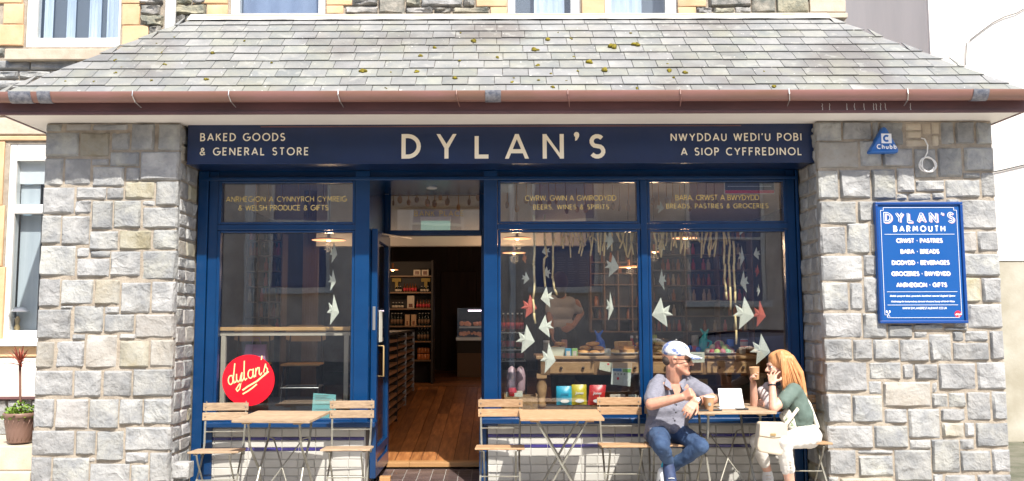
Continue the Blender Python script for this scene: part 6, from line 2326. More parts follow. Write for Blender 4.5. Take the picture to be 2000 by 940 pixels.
def make_table(wood, kind, wd_=.60, dp=.58):
    t = thing('bistro_table', (0, 0, 0), 'x', 'table', 'folding bistro tables on the pavement')
    n = 9
    for i in range(n):
        y0 = -dp / 2 + i * dp / n
        MB().box(-wd_ / 2, wd_ / 2, y0, y0 + dp / n - .005, .712, .732).build('top_slat', wood, t, bev=.003)
    for s in (-1, 1):
        MB().box(s * wd_ * .33 - .03, s * wd_ * .33 + .03, -dp / 2 + .02, dp / 2 - .02, .700, .7115).build('batten', wood, t)
    if kind == 'rod':
        for s in (-1, 1):
            x0 = s * .20
            MB().tube([(x0, -.20, .70), (x0, -.16, .52), (x0 * 1.0, .02, .33), (x0 * 1.05, .19, .06), (x0 * 1.05, .21, 0)], .0095, 8).build('leg', m_frame, t)
            x1 = s * .17
            MB().tube([(x1, .20, .70), (x1, .15, .52), (x1, -.02, .33), (x1 * 1.05, -.19, .06), (x1 * 1.05, -.21, 0)], .0095, 8).build('leg', m_frame, t)
        MB().tube([(-.17, .155, .54), (-.12, .14, .53), (.12, -.15, .14), (.18, -.17, .10)], .006, 6).build('brace', m_frame, t)
        MB().tube([(.17, .155, .54), (.12, .14, .53), (-.12, -.15, .14), (-.18, -.17, .10)], .006, 6).build('brace', m_frame, t)
    else:
        for yy in (-.20, .20):
            MB().bar((-.19, yy, .70), (.22, yy, 0), .012, .040, Vector((0, 1, 0))).build('leg', m_frame, t)
            MB().bar((.19, yy + .014, .70), (-.22, yy + .014, 0), .012, .040, Vector((0, 1, 0))).build('leg', m_frame, t)
        MB().tube([(0, -.2, .35), (0, .21, .35)], .008, 6).build('pivot_rod', m_frame, t)
        MB().tube([(.19, -.2, .06), (.19, .2, .06)], .007, 6).build('stretcher', m_frame, t)
    return t


def place(o, x, y, rz, lab, z=None, tilt=0):
    o.location = (x, y, gz(x, y) if z is None else z)
    o.rotation_euler = (R(tilt), 0, R(rz))
    o['label'] = lab
    return o


ch = make_chair(m_wood)
chg = make_chair(m_woodg)
place(ch, ax(976, 7.13), 6.93, -1, 'weathered slatted folding chair right beside the shop doorway')
o = dup(ch, (0, 0, 0)); place(o, ax(1207, 7.15), 6.96, 0, 'slatted folding chair between the cross-legged table and the seated man')
place(chg, ax(449, 7.13), 6.93, 4, 'grey weathered folding chair nearest the left stone pillar')
o = dup(chg, (0, 0, 0)); place(o, ax(691, 7.15), 6.96, 2, 'grey weathered folding chair just left of the open blue door')
o = dup(ch, (0, 0, 0)); place(o, ax(1302, 6.95), 6.97, -8, 'slatted folding chair under the seated man in the cap')
o = dup(ch, (0, 0, 0)); place(o, ax(1560, 6.95), 6.99, -4, 'slatted folding chair under the red haired woman')
tb1 = make_table(m_woodg, 'rod', .60, .56)
tb2 = make_table(m_wood, 'flat', .63, .52)


def place_top(t, pxa, pxb, py_front, yfront, dp, lab, rz, tilt):
    """put the table so that its front top edge falls at the pixels"""
    xa, xb = ax(pxa, yfront, py_front), ax(pxb, yfront, py_front)
    xc = (xa + xb) / 2
    zt = az(py_front, yfront, (pxa + pxb) / 2)
    yc = yfront + dp / 2
    t.location = (xc, yc, zt + .012 - .732)
    t.rotation_euler = (R(tilt), 0, R(rz))
    t['label'] = lab


place_top(tb1, 460, 612, 822, 6.62, .56, 'slatted wooden folding table with thin rod legs beside the left pillar', -5, 1.6)
place_top(tb2, 1018, 1178, 818, 6.62, .52, 'slatted wooden folding table with broad crossed legs below the crisp bags', 0, 1.6)
tb3 = dup(tb1, (0, 0, 0))
place_top(tb3, 1360, 1514, 806, 6.66, .56, 'slatted folding table with coffee cups between the man and woman', 2, 1.0)
TOPZ = lambda y: tb3.location.z + .734 + (y - tb3.location.y) * math.sin(R(1.0))

# things on that table
m_cup = M('kraft_cup', (.55, .33, .17), .6, col2=(.5, .29, .15), scale=30)
m_black = M('black_plastic', (.012, .012, .015), .3)


def cup(p, s_=1.0, lab='', rot=None):
    t = thing('coffee_cup', p, lab, 'cup', 'takeaway coffee cups of the couple')
    MB().lathe([(.028 * s_, 0), (.029 * s_, .002), (.040 * s_, .098 * s_), (.0415 * s_, .101 * s_), (.0395 * s_, .101 * s_), (.038 * s_, .085 * s_), (.002, .084 * s_)], p, 24, rot).build('cup', m_cup, t, smooth=True)
    return t


p = at(1385, 794, 6.70)
zt_ = TOPZ(6.70)
cp = cup(Vector((p.x, 6.70, zt_)), 1.0, 'brown paper coffee cup with round dark mark on the table')
MB().lathe([(.0425, .100), (.043, .106), (.040, .110), (.002, .110)], (p.x, 6.70, zt_), 24).build('lid', m_whcap, cp, smooth=True)
MB().prism([(.013 * math.cos(R(t)), .013 * math.sin(R(t))) for t in range(0, 360, 24)], (p.x - .004, 6.70 - .0385, zt_ + .052), X1, Z1, .003).build('round_mark', m_print, cp)
for px, y, lab in ((1449, 6.78, 'black smartphone lying before the white card stand'), (1397, 6.72, 'black phone lying beside the coffee cup'), (1371, 6.70, 'dark wallet on the table edge by the man')):
    x = ax(px, y, 798)
    o = MB().box(x - .045, x + .045, y - .03, y + .035, TOPZ(y), TOPZ(y) + .010).build('phone' if 'wallet' not in lab else 'wallet', m_black, bev=.003)
    tag(o, lab, 'phone' if 'wallet' not in lab else 'wallet')
cs = thing('card_stand', at(1428, 793, 6.88), 'blank white card stand upright in the middle of the couple\'s table', 'card stand')
x0, x1 = ax(1404, 6.88, 775), ax(1452, 6.88, 775)
mb = MB().add([(x0 + .002, 6.86, TOPZ(6.88) + .004), (x1, 6.86, TOPZ(6.88) + .004), (x1 - .01, 6.90, TOPZ(6.88) + .148), (x0, 6.90, TOPZ(6.88) + .148),
               (x0 + .002, 6.864, TOPZ(6.88) + .004), (x1, 6.864, TOPZ(6.88) + .004), (x1 - .01, 6.904, TOPZ(6.88) + .148), (x0, 6.904, TOPZ(6.88) + .148)],
              [(0, 1, 2, 3), (7, 6, 5, 4), (0, 4, 5, 1), (1, 5, 6, 2), (2, 6, 7, 3), (3, 7, 4, 0)])
mb.build('card', m_white, cs)
MB().box(x0 - .012, x1 + .006, 6.80, 6.93, TOPZ(6.88), TOPZ(6.88) + .004).build('foot', m_white, cs)

# ================================================================ people
m_skin = M('skin', (.56, .30, .20), .5, col2=(.50, .23, .155), scale=22, bump=.0012, bscale=120, sub=.08)
m_skin2 = M('fair_skin', (.62, .37, .27), .5, col2=(.57, .30, .21), scale=22, bump=.0010, bscale=120, sub=.08)
m_shirt = M('grey_heather_shirt', (.15, .152, .19), .9, col2=(.23, .23, .27), scale=160, bump=.004, bscale=14, stretch=(.35, .35, 2.2))
m_jeans = M('blue_jeans', (.018, .042, .10), .85, col2=(.045, .085, .165), scale=9, bump=.006, bscale=13)
m_jeansd = M('dark_jeans', (.02, .045, .10), .85, col2=(.035, .07, .14), scale=12)
m_hairg = M('grey_brown_hair', (.07, .05, .04), .8, bump=.004, bscale=120)
m_capm = M('plaid_cap', (.58, .58, .57), .8, col2=(.13, .18, .38), scale=13, lo=.51, hi=.57, bump=.001)
m_shoe = M('navy_trainer', (.018, .03, .075), .7, col2=(.03, .05, .12), scale=40)
m_sole = M('white_sole', (.72, .72, .70), .6)
m_lens = M('dark_lens', (.01, .008, .008), .1)


def frame(fwd, up=Vector((0, 0, 1))):
    f = Vector(fwd).normalized()
    r_ = f.cross(up).normalized()
    u = r_.cross(f).normalized()
    return f, r_, u


def head_prims(mb, c, fwd, k=1.0, up=Vector((0, 0, 1)), male=True):
    """skull, face, jaw, nose, lips, ears around centre c (centre of the skull); returns its frame"""
    f, r_, u = frame(fwd, up)
    Rm = Matrix((f, r_, u)).transposed()
    P = lambda a, b, d: c + f * a * k + r_ * b * k + u * d * k
    mb.ell(P(-.012, 0, .03), (.098 * k, .077 * k, .092 * k), Rm, 20, 14)
    mb.ell(P(.025, 0, -.02), (.070 * k, .064 * k, .090 * k), Rm, 18, 12)
    mb.cap(P(.02, .045, -.045), P(.075, .012, -.088), .026 * k, .020 * k)
    mb.cap(P(.02, -.045, -.045), P(.075, -.012, -.088), .026 * k, .020 * k)
    mb.ell(P(.082, 0, -.09), (.020 * k, .024 * k, .018 * k), Rm)
    mb.cap(P(.082, .022, .022), P(.082, -.022, .022), .014 * k, .014 * k)
    mb.cap(P(.088, 0, .012), P(.114, 0, -.022), .009 * k, .0125 * k)
    mb.ell(P(.098, .013, -.026), .009 * k)
    mb.ell(P(.098, -.013, -.026), .009 * k)
    mb.ell(P(.064, .036, -.022), (.026 * k, .022 * k, .022 * k), Rm)
    mb.ell(P(.064, -.036, -.022), (.026 * k, .022 * k, .022 * k), Rm)
    mb.cap(P(.086, .018, -.053), P(.086, -.018, -.053), .0085 * k)
    mb.cap(P(.084, .016, -.064), P(.084, -.016, -.064), .0085 * k)
    for s in (-1, 1):
        mb.ell(P(-.005, s * .078, .0), (.019 * k, .007 * k, .031 * k), Rm)
    return f, r_, u, Rm, P


def hand(mb, wrist, palm_dir, back_dir, curl=.4, s=1.0, spread=.15, side=1, thumb=(.6, .5)):
    """five fingers on a palm: palm_dir wrist->fingers, back_dir normal out of the back of the hand"""
    d = Vector(palm_dir).normalized()
    n = Vector(back_dir)
    n = (n - d * n.dot(d)).normalized()
    l_ = d.cross(n) * side
    wrist = Vector(wrist)
    for q in (-.028, -.009, .009, .028):
        mb.cap(wrist + d * .010 * s + l_ * q * .6 * s, wrist + d * .078 * s + l_ * q * s, .014 * s, .0125 * s)
    for i, (q, L_) in enumerate(((.031, .068), (.011, .078), (-.010, .073), (-.030, .056))):
        a = wrist + d * .082 * s + l_ * q * s
        dd = (d + l_ * spread * q / .03).normalized()
        ang = curl * (1 + .12 * i)
        for seg, rr in ((.45, .0092), (.32, .0085), (.25, .0076)):
            ang2 = ang
            v = dd * math.cos(ang2) - n * math.sin(ang2)
            b = a + v * L_ * seg * s
            mb.cap(a, b, rr * s, rr * .93 * s, 8)
            a = b
            ang += curl * 1.1
    a = wrist + d * .025 * s + l_ * .028 * s
    b = a + (d * thumb[0] + l_ * thumb[1] - n * .35).normalized() * .045 * s
    mb.cap(a, b, .0135 * s, .0105 * s, 8)
    mb.cap(b, b + (d * .9 + l_ * .05 - n * .25).normalized() * .03 * s, .0100 * s, .0085 * s, 8)


def wrinkle(o, amt, scale):
    tx = bpy.data.textures.new('folds', 'CLOUDS')
    tx.noise_scale = scale
    tx.noise_depth = 2
    m_ = o.modifiers.new('folds', 'DISPLACE')
    m_.texture = tx
    m_.strength = amt
    m_.mid_level = .5
    m_.texture_coords = 'GLOBAL'


# ------------------------------------------------ the man
man = thing('person', (ax(1310, 7.0, 850), 7.0, .46), 'man in plaid cap, sunglasses, grey shirt and jeans sitting at the table', 'person')
hc = at(1322, 703, 7.0)
HF = Vector((.93, -.36, -.08))
sb = MB()
f, r_, u, Rm, P = head_prims(sb, hc, HF, 1.10)
neck_b = at(1316, 758, 7.06)
sb.cap(hc + Vector((-.025, .0, -.06)), neck_b, .062, .066)
shR, shL = at(1284, 757, 7.03), at(1352, 757, 7.08)        # his right / left shoulder
elR, wrR = at(1272, 790, 6.80), at(1332, 776, 6.72)
elL, wrL = at(1391, 780, 6.92), at(1358, 784, 6.66)
sb.cap(shR, elR, .056, .046); sb.cap(elR, wrR, .047, .031)
sb.cap(shL, elL, .056, .045); sb.cap(elL, wrL, .046, .031)
sb.cap(shR, shL, .07, .07)
hand(sb, wrR, at(1346, 768, 6.68) - wrR, Vector((-.3, -.8, .5)), 1.15, 1.02, .05, 1, (.5, .2))
hand(sb, wrL, at(1345, 800, 6.60) - wrL, Vector((-.2, -.9, .3)), .35, 1.02, .12, -1)
body = blob('body', sb, m_skin, man, .0055, 4, .5)
# ears/lips darker: eyes hidden behind glasses
gl_ = MB()
for s in (-1, 1):
    gl_.ell(P(.094, s * .032, .006), (.006, .026, .019), Rm, 12, 8)
gl_.tube([P(.094, .055, .012), P(.05, .083, .012), P(-.01, .086, .010)], .0035, 6)
gl_.tube([P(.094, -.055, .012), P(.05, -.083, .012), P(-.01, -.086, .010)], .0035, 6)
gl_.tube([P(.100, .012, .010), P(.100, -.012, .010)], .003, 6)
gl_.build('sunglasses', m_lens, man, smooth=True)
ml = MB().cap(P(.094, .017, -.0585), P(.094, -.017, -.0585), .003)
ml.build('mouth', M('lip_shadow', (.22, .05, .045), .6), man, smooth=True)
hb = MB()
hb.ell(P(-.058, 0, -.005), (.052, .078, .052), Rm, 16, 10)
hb.ell(P(-.02, .0, .03), (.098, .083, .06), Rm, 16, 10)
blob('hair', hb, m_hairg, man, .007, 3)
cb = MB()
cb.ell(P(-.012, 0, .062), (.112, .094, .082), Rm, 22, 14)
cb.ell(P(-.012, 0, .050), (.113, .095, .045), Rm, 22, 14)
cap_o = blob('cap', cb, m_capm, man, .006, 6)
bb = MB()
for i in range(9):
    a = (i - 4) / 4
    bb.cap(P(.075, a * .062, .048), P(.180 - .045 * a * a, a * .066, .030 - .014 * abs(a)), .008, .0055, 8)
blob('cap_peak', bb, m_capm, cap_o, .005, 4)
MB().ell(P(-.012, 0, .146), (.006, .006, .003), Rm, 10, 6).build('cap_button', m_whcap, cap_o, smooth=True)
# shirt
sh_ = MB()
cL, cR_ = at(1352, 766, 7.08), at(1284, 766, 7.06)
hip = at(1302, 846, 7.08)
sh_.cap(at(1296, 770, 7.07), at(1338, 770, 7.09), .112, .108)
sh_.cap(at(1292, 800, 7.04), at(1330, 800, 7.06), .118, .112)
sh_.cap(at(1290, 830, 7.03), at(1318, 830, 7.04), .118, .112)
sh_.cap(at(1316, 745, 7.07), at(1316, 756, 7.07), .085, .10)
sh_.cap(shR + Vector((0, 0, .0)), shR.lerp(elR, .72), .080, .078)
sh_.cap(shL + Vector((0, 0, .0)), shL.lerp(elL, .66), .080, .072)
sh_.cap(at(1290, 748, 7.05), shR, .07, .078)
sh_.cap(at(1342, 748, 7.07), shL, .07, .078)
# hem tails over the lap
sh_.cap(at(1278, 838, 6.92), at(1300, 852, 6.86), .05, .022)
sh_.cap(at(1322, 840, 6.93), at(1330, 853, 6.90), .045, .016)
sh_.cap(at(1272, 836, 7.0), at(1266, 850, 7.0), .05, .04)
shirt = blob('shirt', sh_, m_shirt, man, .009, 5, .5)
wrinkle(shirt, .030, .10)
# collar
co = MB()
nk = at(1316, 744, 7.03)
for s, q0, q1, q2 in ((-1, (1301, 738), (1298, 752), (1312, 762)), (1, (1338, 738), (1343, 748), (1334, 762))):
    a, b, c_ = at(*q0, 6.98), at(*q1, 6.925), at(*q2, 6.90)
    co.add([a, b, c_, at(1318 + s * 8, 748, 6.95)], [(0, 1, 2, 3)])
    co.add([a + Y1 * .012, b + Y1 * .012, c_ + Y1 * .012, at(1318 + s * 8, 748, 6.962)], [(3, 2, 1, 0)])
co.build('collar', m_shirt, shirt)
sk = MB().add([at(1311, 750, 6.94), at(1334, 750, 6.94), at(1322, 784, 6.918)], [(0, 1, 2)])
sk.build('open_neck', m_skin, shirt)
for px, py in ((1321, 791), (1320, 806), (1318, 822)):
    MB().ell(at(px, py, 6.905 if py < 800 else 6.90), (.007, .004, .007), n=8, m=6).build('button', m_black, shirt, smooth=True)
for s, A_, B_2, k in ((1, shR, elR, .72), (1, shL, elL, .66)):
    c0 = A_.lerp(B_2, k + .10)
# jeans
je = MB()
kR, anR = at(1292, 872, 6.58), at(1306, 903, 6.72)
kL, anL = at(1369, 872, 6.66), at(1312, 912, 6.86)
hR, hL = at(1284, 848, 7.02), at(1322, 848, 7.04)
je.cap(hR, kR, .098, .066); je.cap(kR, anR, .064, .044)
je.cap(hL, kL, .096, .064); je.cap(kL, anL, .062, .046)
je.cap(hR, hL, .105, .105)
jeans = blob('jeans', je, m_jeans, man, .009, 4, .5)
wrinkle(jeans, .022, .07)
# shoes: front one down on its toes, the other behind
for nm, an, toe in (('shoe', at(1306, 912, 6.70), Vector((ax(1316, 6.55, 960), 6.52, gz(1.4, 6.5) + .04))), ('shoe', at(1304, 914, 6.88), Vector((ax(1290, 6.95, 960), 6.98, gz(1.4, 6.9) + .04)))):
    mb = MB()
    d_ = (toe - an)
    mb.cap(an, an + d_ * .45, .046, .050)
    mb.cap(an + d_ * .35, toe, .052, .040)
    o = blob('shoe', mb, m_shoe, man, .007, 3)
    mb = MB()
    off = Vector((-.030, .028, -.02))
    mb.cap(an + off + Vector((-.01, 0, -.02)), toe + Vector((-.012, .012, -.02)), .036, .036)
    blob('sole', mb, m_sole, o, .007, 3)
    mb = MB()
    for k in range(4):
        c0 = an + d_ * (.25 + .13 * k) + Vector((0, -.05, .012))
        mb.tube([c0 - X1 * .022, c0 + Vector((0, -.006, .004)), c0 + X1 * .022], .003, 5)
    mb.build('laces', m_sole, o)
MB().cap(at(1303, 906, 6.74), at(1301, 911, 6.74), .040, .040).build('sock', M('turquoise_sock', (.02, .35, .5), .8), man, smooth=True)
wt_ = MB()
ctr = wrL + (elL - wrL).normalized() * .028
q = (elL - wrL).to_track_quat('Z', 'Y').to_matrix()
wt_.lathe([(.036, -.012), (.039, -.010), (.039, .010), (.036, .012)], ctr, 20, q)
wo = wt_.build('watch', m_black, man, smooth=True)
MB().lathe([(.018, 0), (.018, .008), (.014, .010)], ctr + Vector((0, -.034, .014)), 16, Vector((0, -1, .4)).to_track_quat('Z', 'Y').to_matrix()).build('watch_face', m_steel, wo)

# ------------------------------------------------ the woman
wo_ = thing('person', (ax(1570, 6.9, 850), 6.9, .46), 'red haired woman in green blouse and white trousers drinking coffee', 'person')
hc2 = at(1522, 716, 6.98)
sb = MB()
WF = Vector((-.97, -.10, -.10))
f, r_, u, Rm, P = head_prims(sb, hc2, WF, .98, male=False)
sb.cap(hc2 + Vector((.03, 0, -.05)), at(1540, 752, 7.0), .048, .052)
sNear, sFar = at(1548, 764, 6.86), at(1536, 764, 7.14)
eN, wN = at(1511, 798, 6.76), at(1508, 750, 6.82)
eF, wF = at(1474, 795, 7.02), at(1471, 748, 6.98)
sb.cap(sNear, eN, .046, .037); sb.cap(eN, wN, .037, .025)
sb.cap(sFar, eF, .046, .036); sb.cap(eF, wF, .036, .025)
sb.cap(sNear, sFar, .055)
sb.cap(at(1540, 752, 7.0), at(1552, 775, 7.0), .06, .08)
hand(sb, wN, at(1509, 722, 6.90) - wN, Vector((-.5, -.8, 0)), .22, .92, .5, 1, (.5, 1.0))
cupc = at(1474, 729, 6.93)
hand(sb, wF, at(1467, 732, 6.93) - wF, Vector((-.9, .5, .1)), .55, .92, .2, -1, (.6, .8))
# legs: bare calves
kN, aN = at(1530, 862, 6.64), at(1544, 950, 6.70)
kF, aF = at(1478, 862, 6.98), at(1499, 920, 7.04)
sb2 = MB()
sb2.cap(kN.lerp(aN, .5), aN, .048, .034)
sb2.cap(aN, aN + Vector((-.0, -.0, -.05)), .034, .032)
sb2.cap(kF.lerp(aF, .5), aF, .046, .034)
body2 = blob('body', sb, m_skin2, wo_, .0055, 4, .5)
blob('calves', sb2, m_skin2, wo_, .008, 3)
MB().ell(P(.082, -.030, .006), (.010, .013, .008), Rm, 10, 8).build('eye', m_white, wo_, smooth=True)
ey = MB().ell(P(.088, -.031, .005), (.006, .008, .006), Rm, 10, 8)
ey.ell(P(.082, .030, .006), (.006, .008, .006), Rm, 10, 8)
ey.cap(P(.086, -.045, .014), P(.092, -.018, .014), .0025)
ey.build('eye_lash', m_hairg, wo_, smooth=True)
MB().cap(P(.090, .015, -.058), P(.090, -.015, -.058), .0035).build('mouth', M('lips_rose', (.5, .12, .11), .5), wo_, smooth=True)
# hair: a fitted cap and overlapping locks
m_hair = M('copper_blonde_hair', (.46, .19, .065), .45, col2=(.66, .34, .15), scale=34, stretch=(3, 3, .22), bump=.004, bscale=50, lo=.35, hi=.65)
hb = MB()
hb.ell(P(-.022, 0, .038), (.104, .092, .096), Rm, 22, 14)
hb.ell(P(-.050, 0, -.01), (.080, .088, .085), Rm, 18, 12)
hb.ell(P(-.002, 0, .078), (.080, .072, .050), Rm, 18, 12)
random.seed(41)


def lock(pts, r0, mb):
    for i in range(len(pts) - 1):
        a, b = i / (len(pts) - 1), (i + 1) / (len(pts) - 1)
        mb.cap(pts[i], pts[i + 1], r0 * (1 - .62 * a), r0 * (1 - .62 * b), 8)


for Yo, r0 in ((6.90, .028), (6.94, .034), (6.98, .036), (7.02, .034), (7.06, .03)):
    for x0, x1, x2, y2 in ((1530, 1538, 1541, 770), (1537, 1552, 1560, 768), (1543, 1562, 1573, 776)):
        j = random.uniform(-2, 2)
        lock([at(x0 + j, 700, Yo), at(x1 + j, 728, Yo), at((x1 + x2) / 2 + j, 748, Yo), at(x2 + j, y2 + random.uniform(-5, 6), Yo)], r0, hb)
lock([at(1526, 690, 6.90), at(1530, 706, 6.875), at(1532, 728, 6.865), at(1533, 750, 6.88), at(1534, 776, 6.90)], .024, hb)
lock([at(1519, 690, 6.915), at(1523, 702, 6.885), at(1527, 722, 6.870), at(1530, 748, 6.87)], .015, hb)
hair = blob('hair', hb, m_hair, wo_, .007, 3, .5)
for i in range(46):
    f0 = random.uniform(0, 1)
    xa, xb = 1522 + 23 * f0, 1528 + 44 * f0
    yy = 6.862 + .02 * f0 + random.uniform(0, .012)
    mb = MB().tube([at(xa - 1, 688 + 6 * f0, yy + .03), at(xa + 3, 704, yy), at((xa + xb) / 2 + 2, 728, yy - .004), at(xb, 752, yy), at(xb + random.uniform(-2, 3), 770 + random.uniform(-8, 8), yy + .01)], [.003, .0045, .005, .004, .0012], 5)
    mb.build('hair_lock', m_hair, hair, smooth=True)
# blouse
m_blouse = M('sage_blouse', (.085, .125, .105), .8, col2=(.115, .16, .135), scale=8, bump=.004, bscale=16)
m_floral = M('floral_panel', (.60, .57, .48), .8, col2=(.16, .22, .12), scale=22, lo=.56, hi=.62)
bl = MB()
bl.cap(at(1547, 766, 6.92), at(1541, 766, 7.10), .085, .080)
bl.cap(at(1550, 772, 6.90), at(1566, 812, 6.90), .085, .095)
bl.cap(at(1552, 790, 6.93), at(1549, 790, 7.07), .095, .095)
bl.cap(at(1563, 822, 6.92), at(1560, 822, 7.05), .100, .100)
bl.cap(at(1572, 846, 6.92), at(1570, 846, 7.04), .100, .100)
bl.cap(sNear + Vector((.01, 0, .005)), sNear.lerp(eN, .58) + Vector((.012, -.005, .0)), .064, .058)
bl.cap(sFar, sFar.lerp(eF, .5), .062, .070)
blouse = blob('blouse', bl, m_blouse, wo_, .009, 5)
wrinkle(blouse, .020, .09)
fb = MB()
fb.cap(at(1538, 806, 6.88), at(1548, 836, 6.83), .036, .034)
fb.cap(at(1530, 812, 6.88), at(1544, 836, 6.84), .030, .030)
fl2 = blob('floral_front', fb, m_floral, wo_, .008, 4)
wrinkle(fl2, .012, .05)
fb = MB()
fb.cap(at(1580, 790, 6.93), at(1597, 834, 6.90), .020, .018)
fb.cap(at(1568, 772, 6.95), at(1580, 790, 6.93), .018, .020)
blob('floral_back', fb, m_floral, wo_, .008, 4)
sc_ = MB()
sc_.cap(at(1490, 765, 7.06), at(1502, 790, 7.04), .045, .05)
sc_.cap(at(1500, 755, 7.08), at(1520, 775, 7.06), .04, .05)
scf = blob('pale_sleeve', sc_, M('pale_pattern', (.62, .56, .54), .85, col2=(.5, .42, .42), scale=30), wo_, .008, 4)
wrinkle(scf, .012, .05)
# trousers
m_trs = M('off_white_trousers', (.66, .63, .58), .8, col2=(.60, .57, .52), scale=5, bump=.006, bscale=18)
tr = MB()
hN, hF = at(1580, 852, 6.88), at(1576, 852, 7.06)
tr.cap(hN, hF, .098, .095)
tr.cap(hN, kN, .092, .064)
tr.cap(kN, kN.lerp(aN, .62), .060, .052)
tr.cap(hF, kF, .09, .062)
tr.cap(kF, kF.lerp(aF, .72), .060, .047)
trs = blob('trousers', tr, m_trs, wo_, .009, 4)
wrinkle(trs, .016, .06)
for i in range(4):
    p = kN.lerp(aN, .40 + .06 * i) + Vector((.02, -.060, .0))
    MB().tube([p - X1 * .012, p + Vector((0, -.004, 0)), p + X1 * .012], .0035, 5).build('lace_detail', m_creamb, trs)
# white trainers
for an, tz in ((aF, None), (aN + Vector((0, 0, -.06)), None)):
    toe = Vector((an.x - .10, an.y - .08, gz(2, 6.9) + .035)) if an is not aF else an + Vector((-.02, -.10, -.13))
    mb = MB().cap(an + Vector((0, 0, -.02)), an + Vector((.0, .01, -.06)), .040, .042)
    mb.cap(an + Vector((0, 0, -.05)), toe, .046, .038)
    o = blob('shoe', mb, m_sole, wo_, .007, 3)
    mb = MB()
    for k in range(3):
        c0 = an.lerp(toe, .2 + .18 * k) + Vector((-.01, -.045, .0))
        mb.tube([c0 - X1 * .02, c0 + Vector((0, -.006, .004)), c0 + X1 * .02], .003, 5)
    mb.build('laces', m_creamb, o)
br = MB()
q = (eN - wN).to_track_quat('Z', 'Y').to_matrix()
br.lathe([(.028, -.006), (.031, -.004), (.031, .004), (.028, .006)], wN + (eN - wN).normalized() * .012, 18, q)
br.build('bracelet', m_black, wo_, smooth=True)
br = MB()
q = (eF - wF).to_track_quat('Z', 'Y').to_matrix()
# her cup
cup(cupc + Vector((.004, .0, -.050)), .98, 'brown paper coffee cup raised in the woman\'s hand', Matrix.Rotation(R(-4), 3, 'Y'))
# handbag on her lap
hb_ = thing('handbag', at(1508, 892, 6.66), 'cream leather shoulder bag with flap resting on the woman\'s lap', 'handbag')
m_bag = M('cream_leather', (.60, .52, .40), .55, col2=(.54, .46, .35), scale=5, bump=.001, bscale=60)
Yb_ = 6.60
q = [(1479, 874), (1485, 828), (1538, 829), (1536, 878), (1526, 891), (1484, 884)]
A_ = [at(px, py, Yb_) for px, py in q]
mb = MB().add(A_ + [v + Vector((.0, .10, .01)) for v in A_], [(0, 1, 2, 3, 4, 5), (11, 10, 9, 8, 7, 6)] + [(i, i + 6, (i + 1) % 6 + 6, (i + 1) % 6) for i in range(6)])
mb.build('body', m_bag, hb_, bev=.014)
q = [(1483.5, 851), (1484.5, 826), (1538.5, 827), (1538, 853), (1510, 855)]
A_ = [at(px, py, Yb_ - .008) for px, py in q]
mb = MB().add(A_ + [v + Vector((.0, .007, 0)) for v in A_], [(0, 1, 2, 3, 4), (9, 8, 7, 6, 5)] + [(i, i + 5, (i + 1) % 5 + 5, (i + 1) % 5) for i in range(5)])
fl3 = mb.build('flap', m_bag, hb_, bev=.002)
MB().box(at(1506, 850, 6.58).x, at(1516, 850, 6.58).x, Yb_ - .016, Yb_ - .009, at(1506, 851, 6.59).z, at(1506, 847, 6.59).z).build('clasp', m_brass, fl3)
st_ = MB()
pts = [at(1534, 830, 6.64), at(1548, 812, 6.78), at(1560, 796, 6.82), at(1569, 780, 6.85), at(1572, 768, 6.90), at(1562, 757, 7.0)]
for i in range(len(pts) - 1):
    st_.bar(pts[i], pts[i + 1], .024, .006, Vector((0, -1, .2)))
st_.build('strap', m_bag, hb_)

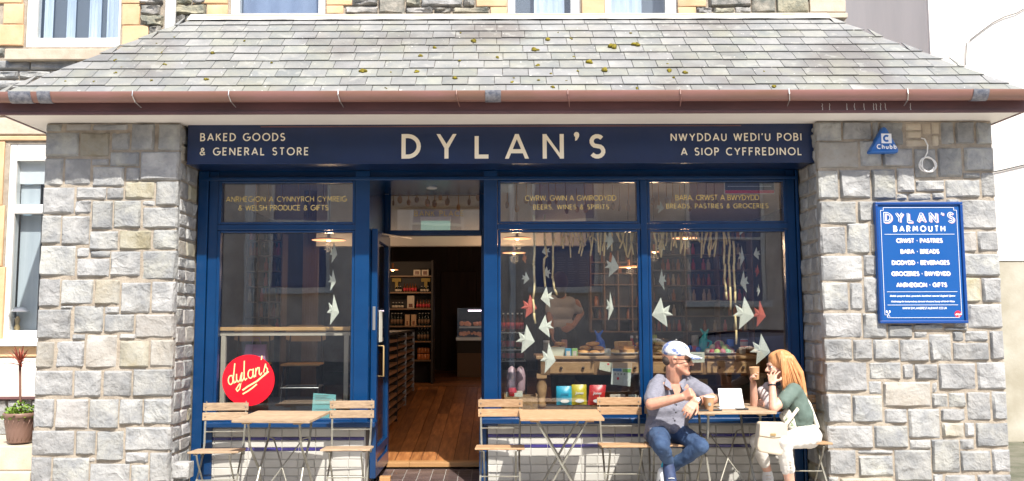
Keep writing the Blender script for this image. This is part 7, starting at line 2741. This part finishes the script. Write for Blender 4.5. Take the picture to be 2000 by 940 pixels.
# ------------------------------------------------ shop worker inside
wk = thing('person', (ax(1100, 9.6, 700), 9.6, fzi(9.6)), 'shop worker in pale grey shirt and black trousers with back turned inside', 'person')
Y = 9.6
wb_ = MB()
wb_.ell(at(1094, 556, Y), (.08, .095, .115))
wb_.cap(at(1095, 570, Y), at(1097, 585, Y), .055, .06)
wb_.cap(at(1126, 592, Y), at(1135, 612, Y + .05), .042, .036); wb_.cap(at(1135, 612, Y + .05), at(1120, 636, Y - .08), .036, .028)
wb_.cap(at(1078, 592, Y), at(1074, 620, Y - .02), .045, .04); wb_.cap(at(1074, 620, Y - .02), at(1078, 650, Y - .1), .036, .028)
hand(wb_, at(1120, 636, Y - .08), Vector((-.8, -.2, -.4)), Vector((0, -1, .1)), .3, 1.0, .1, 1)
hand(wb_, at(1078, 650, Y - .1), Vector((.1, -.3, -1)), Vector((-1, 0, 0)), .4, 1.0, .1, 1)
blob('body', wb_, m_skin, wk, .009, 3)
wb_ = MB()
wb_.ell(at(1094, 552, Y - .02), (.09, .1, .125))
wb_.cap(at(1094, 560, Y - .03), at(1094, 575, Y - .02), .075, .06)
blob('hair', wb_, m_hairg, wk, .01, 3)
wb_ = MB()
wb_.cap(at(1084, 592, Y), at(1112, 592, Y), .075, .075)
wb_.cap(at(1088, 612, Y), at(1106, 612, Y), .088, .088)
wb_.cap(at(1086, 636, Y), at(1108, 636, Y), .085, .085)
wb_.cap(at(1114, 590, Y), at(1130, 606, Y + .02), .058, .052)
wb_.cap(at(1080, 588, Y), at(1076, 606, Y), .07, .06)
o = blob('shirt', wb_, M('pale_grey_shirt', (.46, .44, .44), .9, bump=.003, bscale=20, var=.1), wk, .011, 5)
wrinkle(o, .02, .12)
wb_ = MB()
zf_ = fzi(Y)
for px in (1089, 1107):
    p = at(px, 650, Y)
    wb_.cap(p, Vector((p.x, Y, .85)), .105, .085)
    wb_.cap(Vector((p.x, Y, .85)), Vector((p.x, Y, zf_ + .08)), .085, .06)
blob('trousers', wb_, M('black_cloth', (.015, .014, .014), .9), wk, .012, 3)
wb_ = MB()
for px in (1089, 1107):
    p = at(px, 650, Y)
    wb_.cap(Vector((p.x, Y + .03, zf_ + .045)), Vector((p.x, Y - .14, zf_ + .04)), .045, .04)
wb_.build('shoe', m_black, wk, smooth=True)
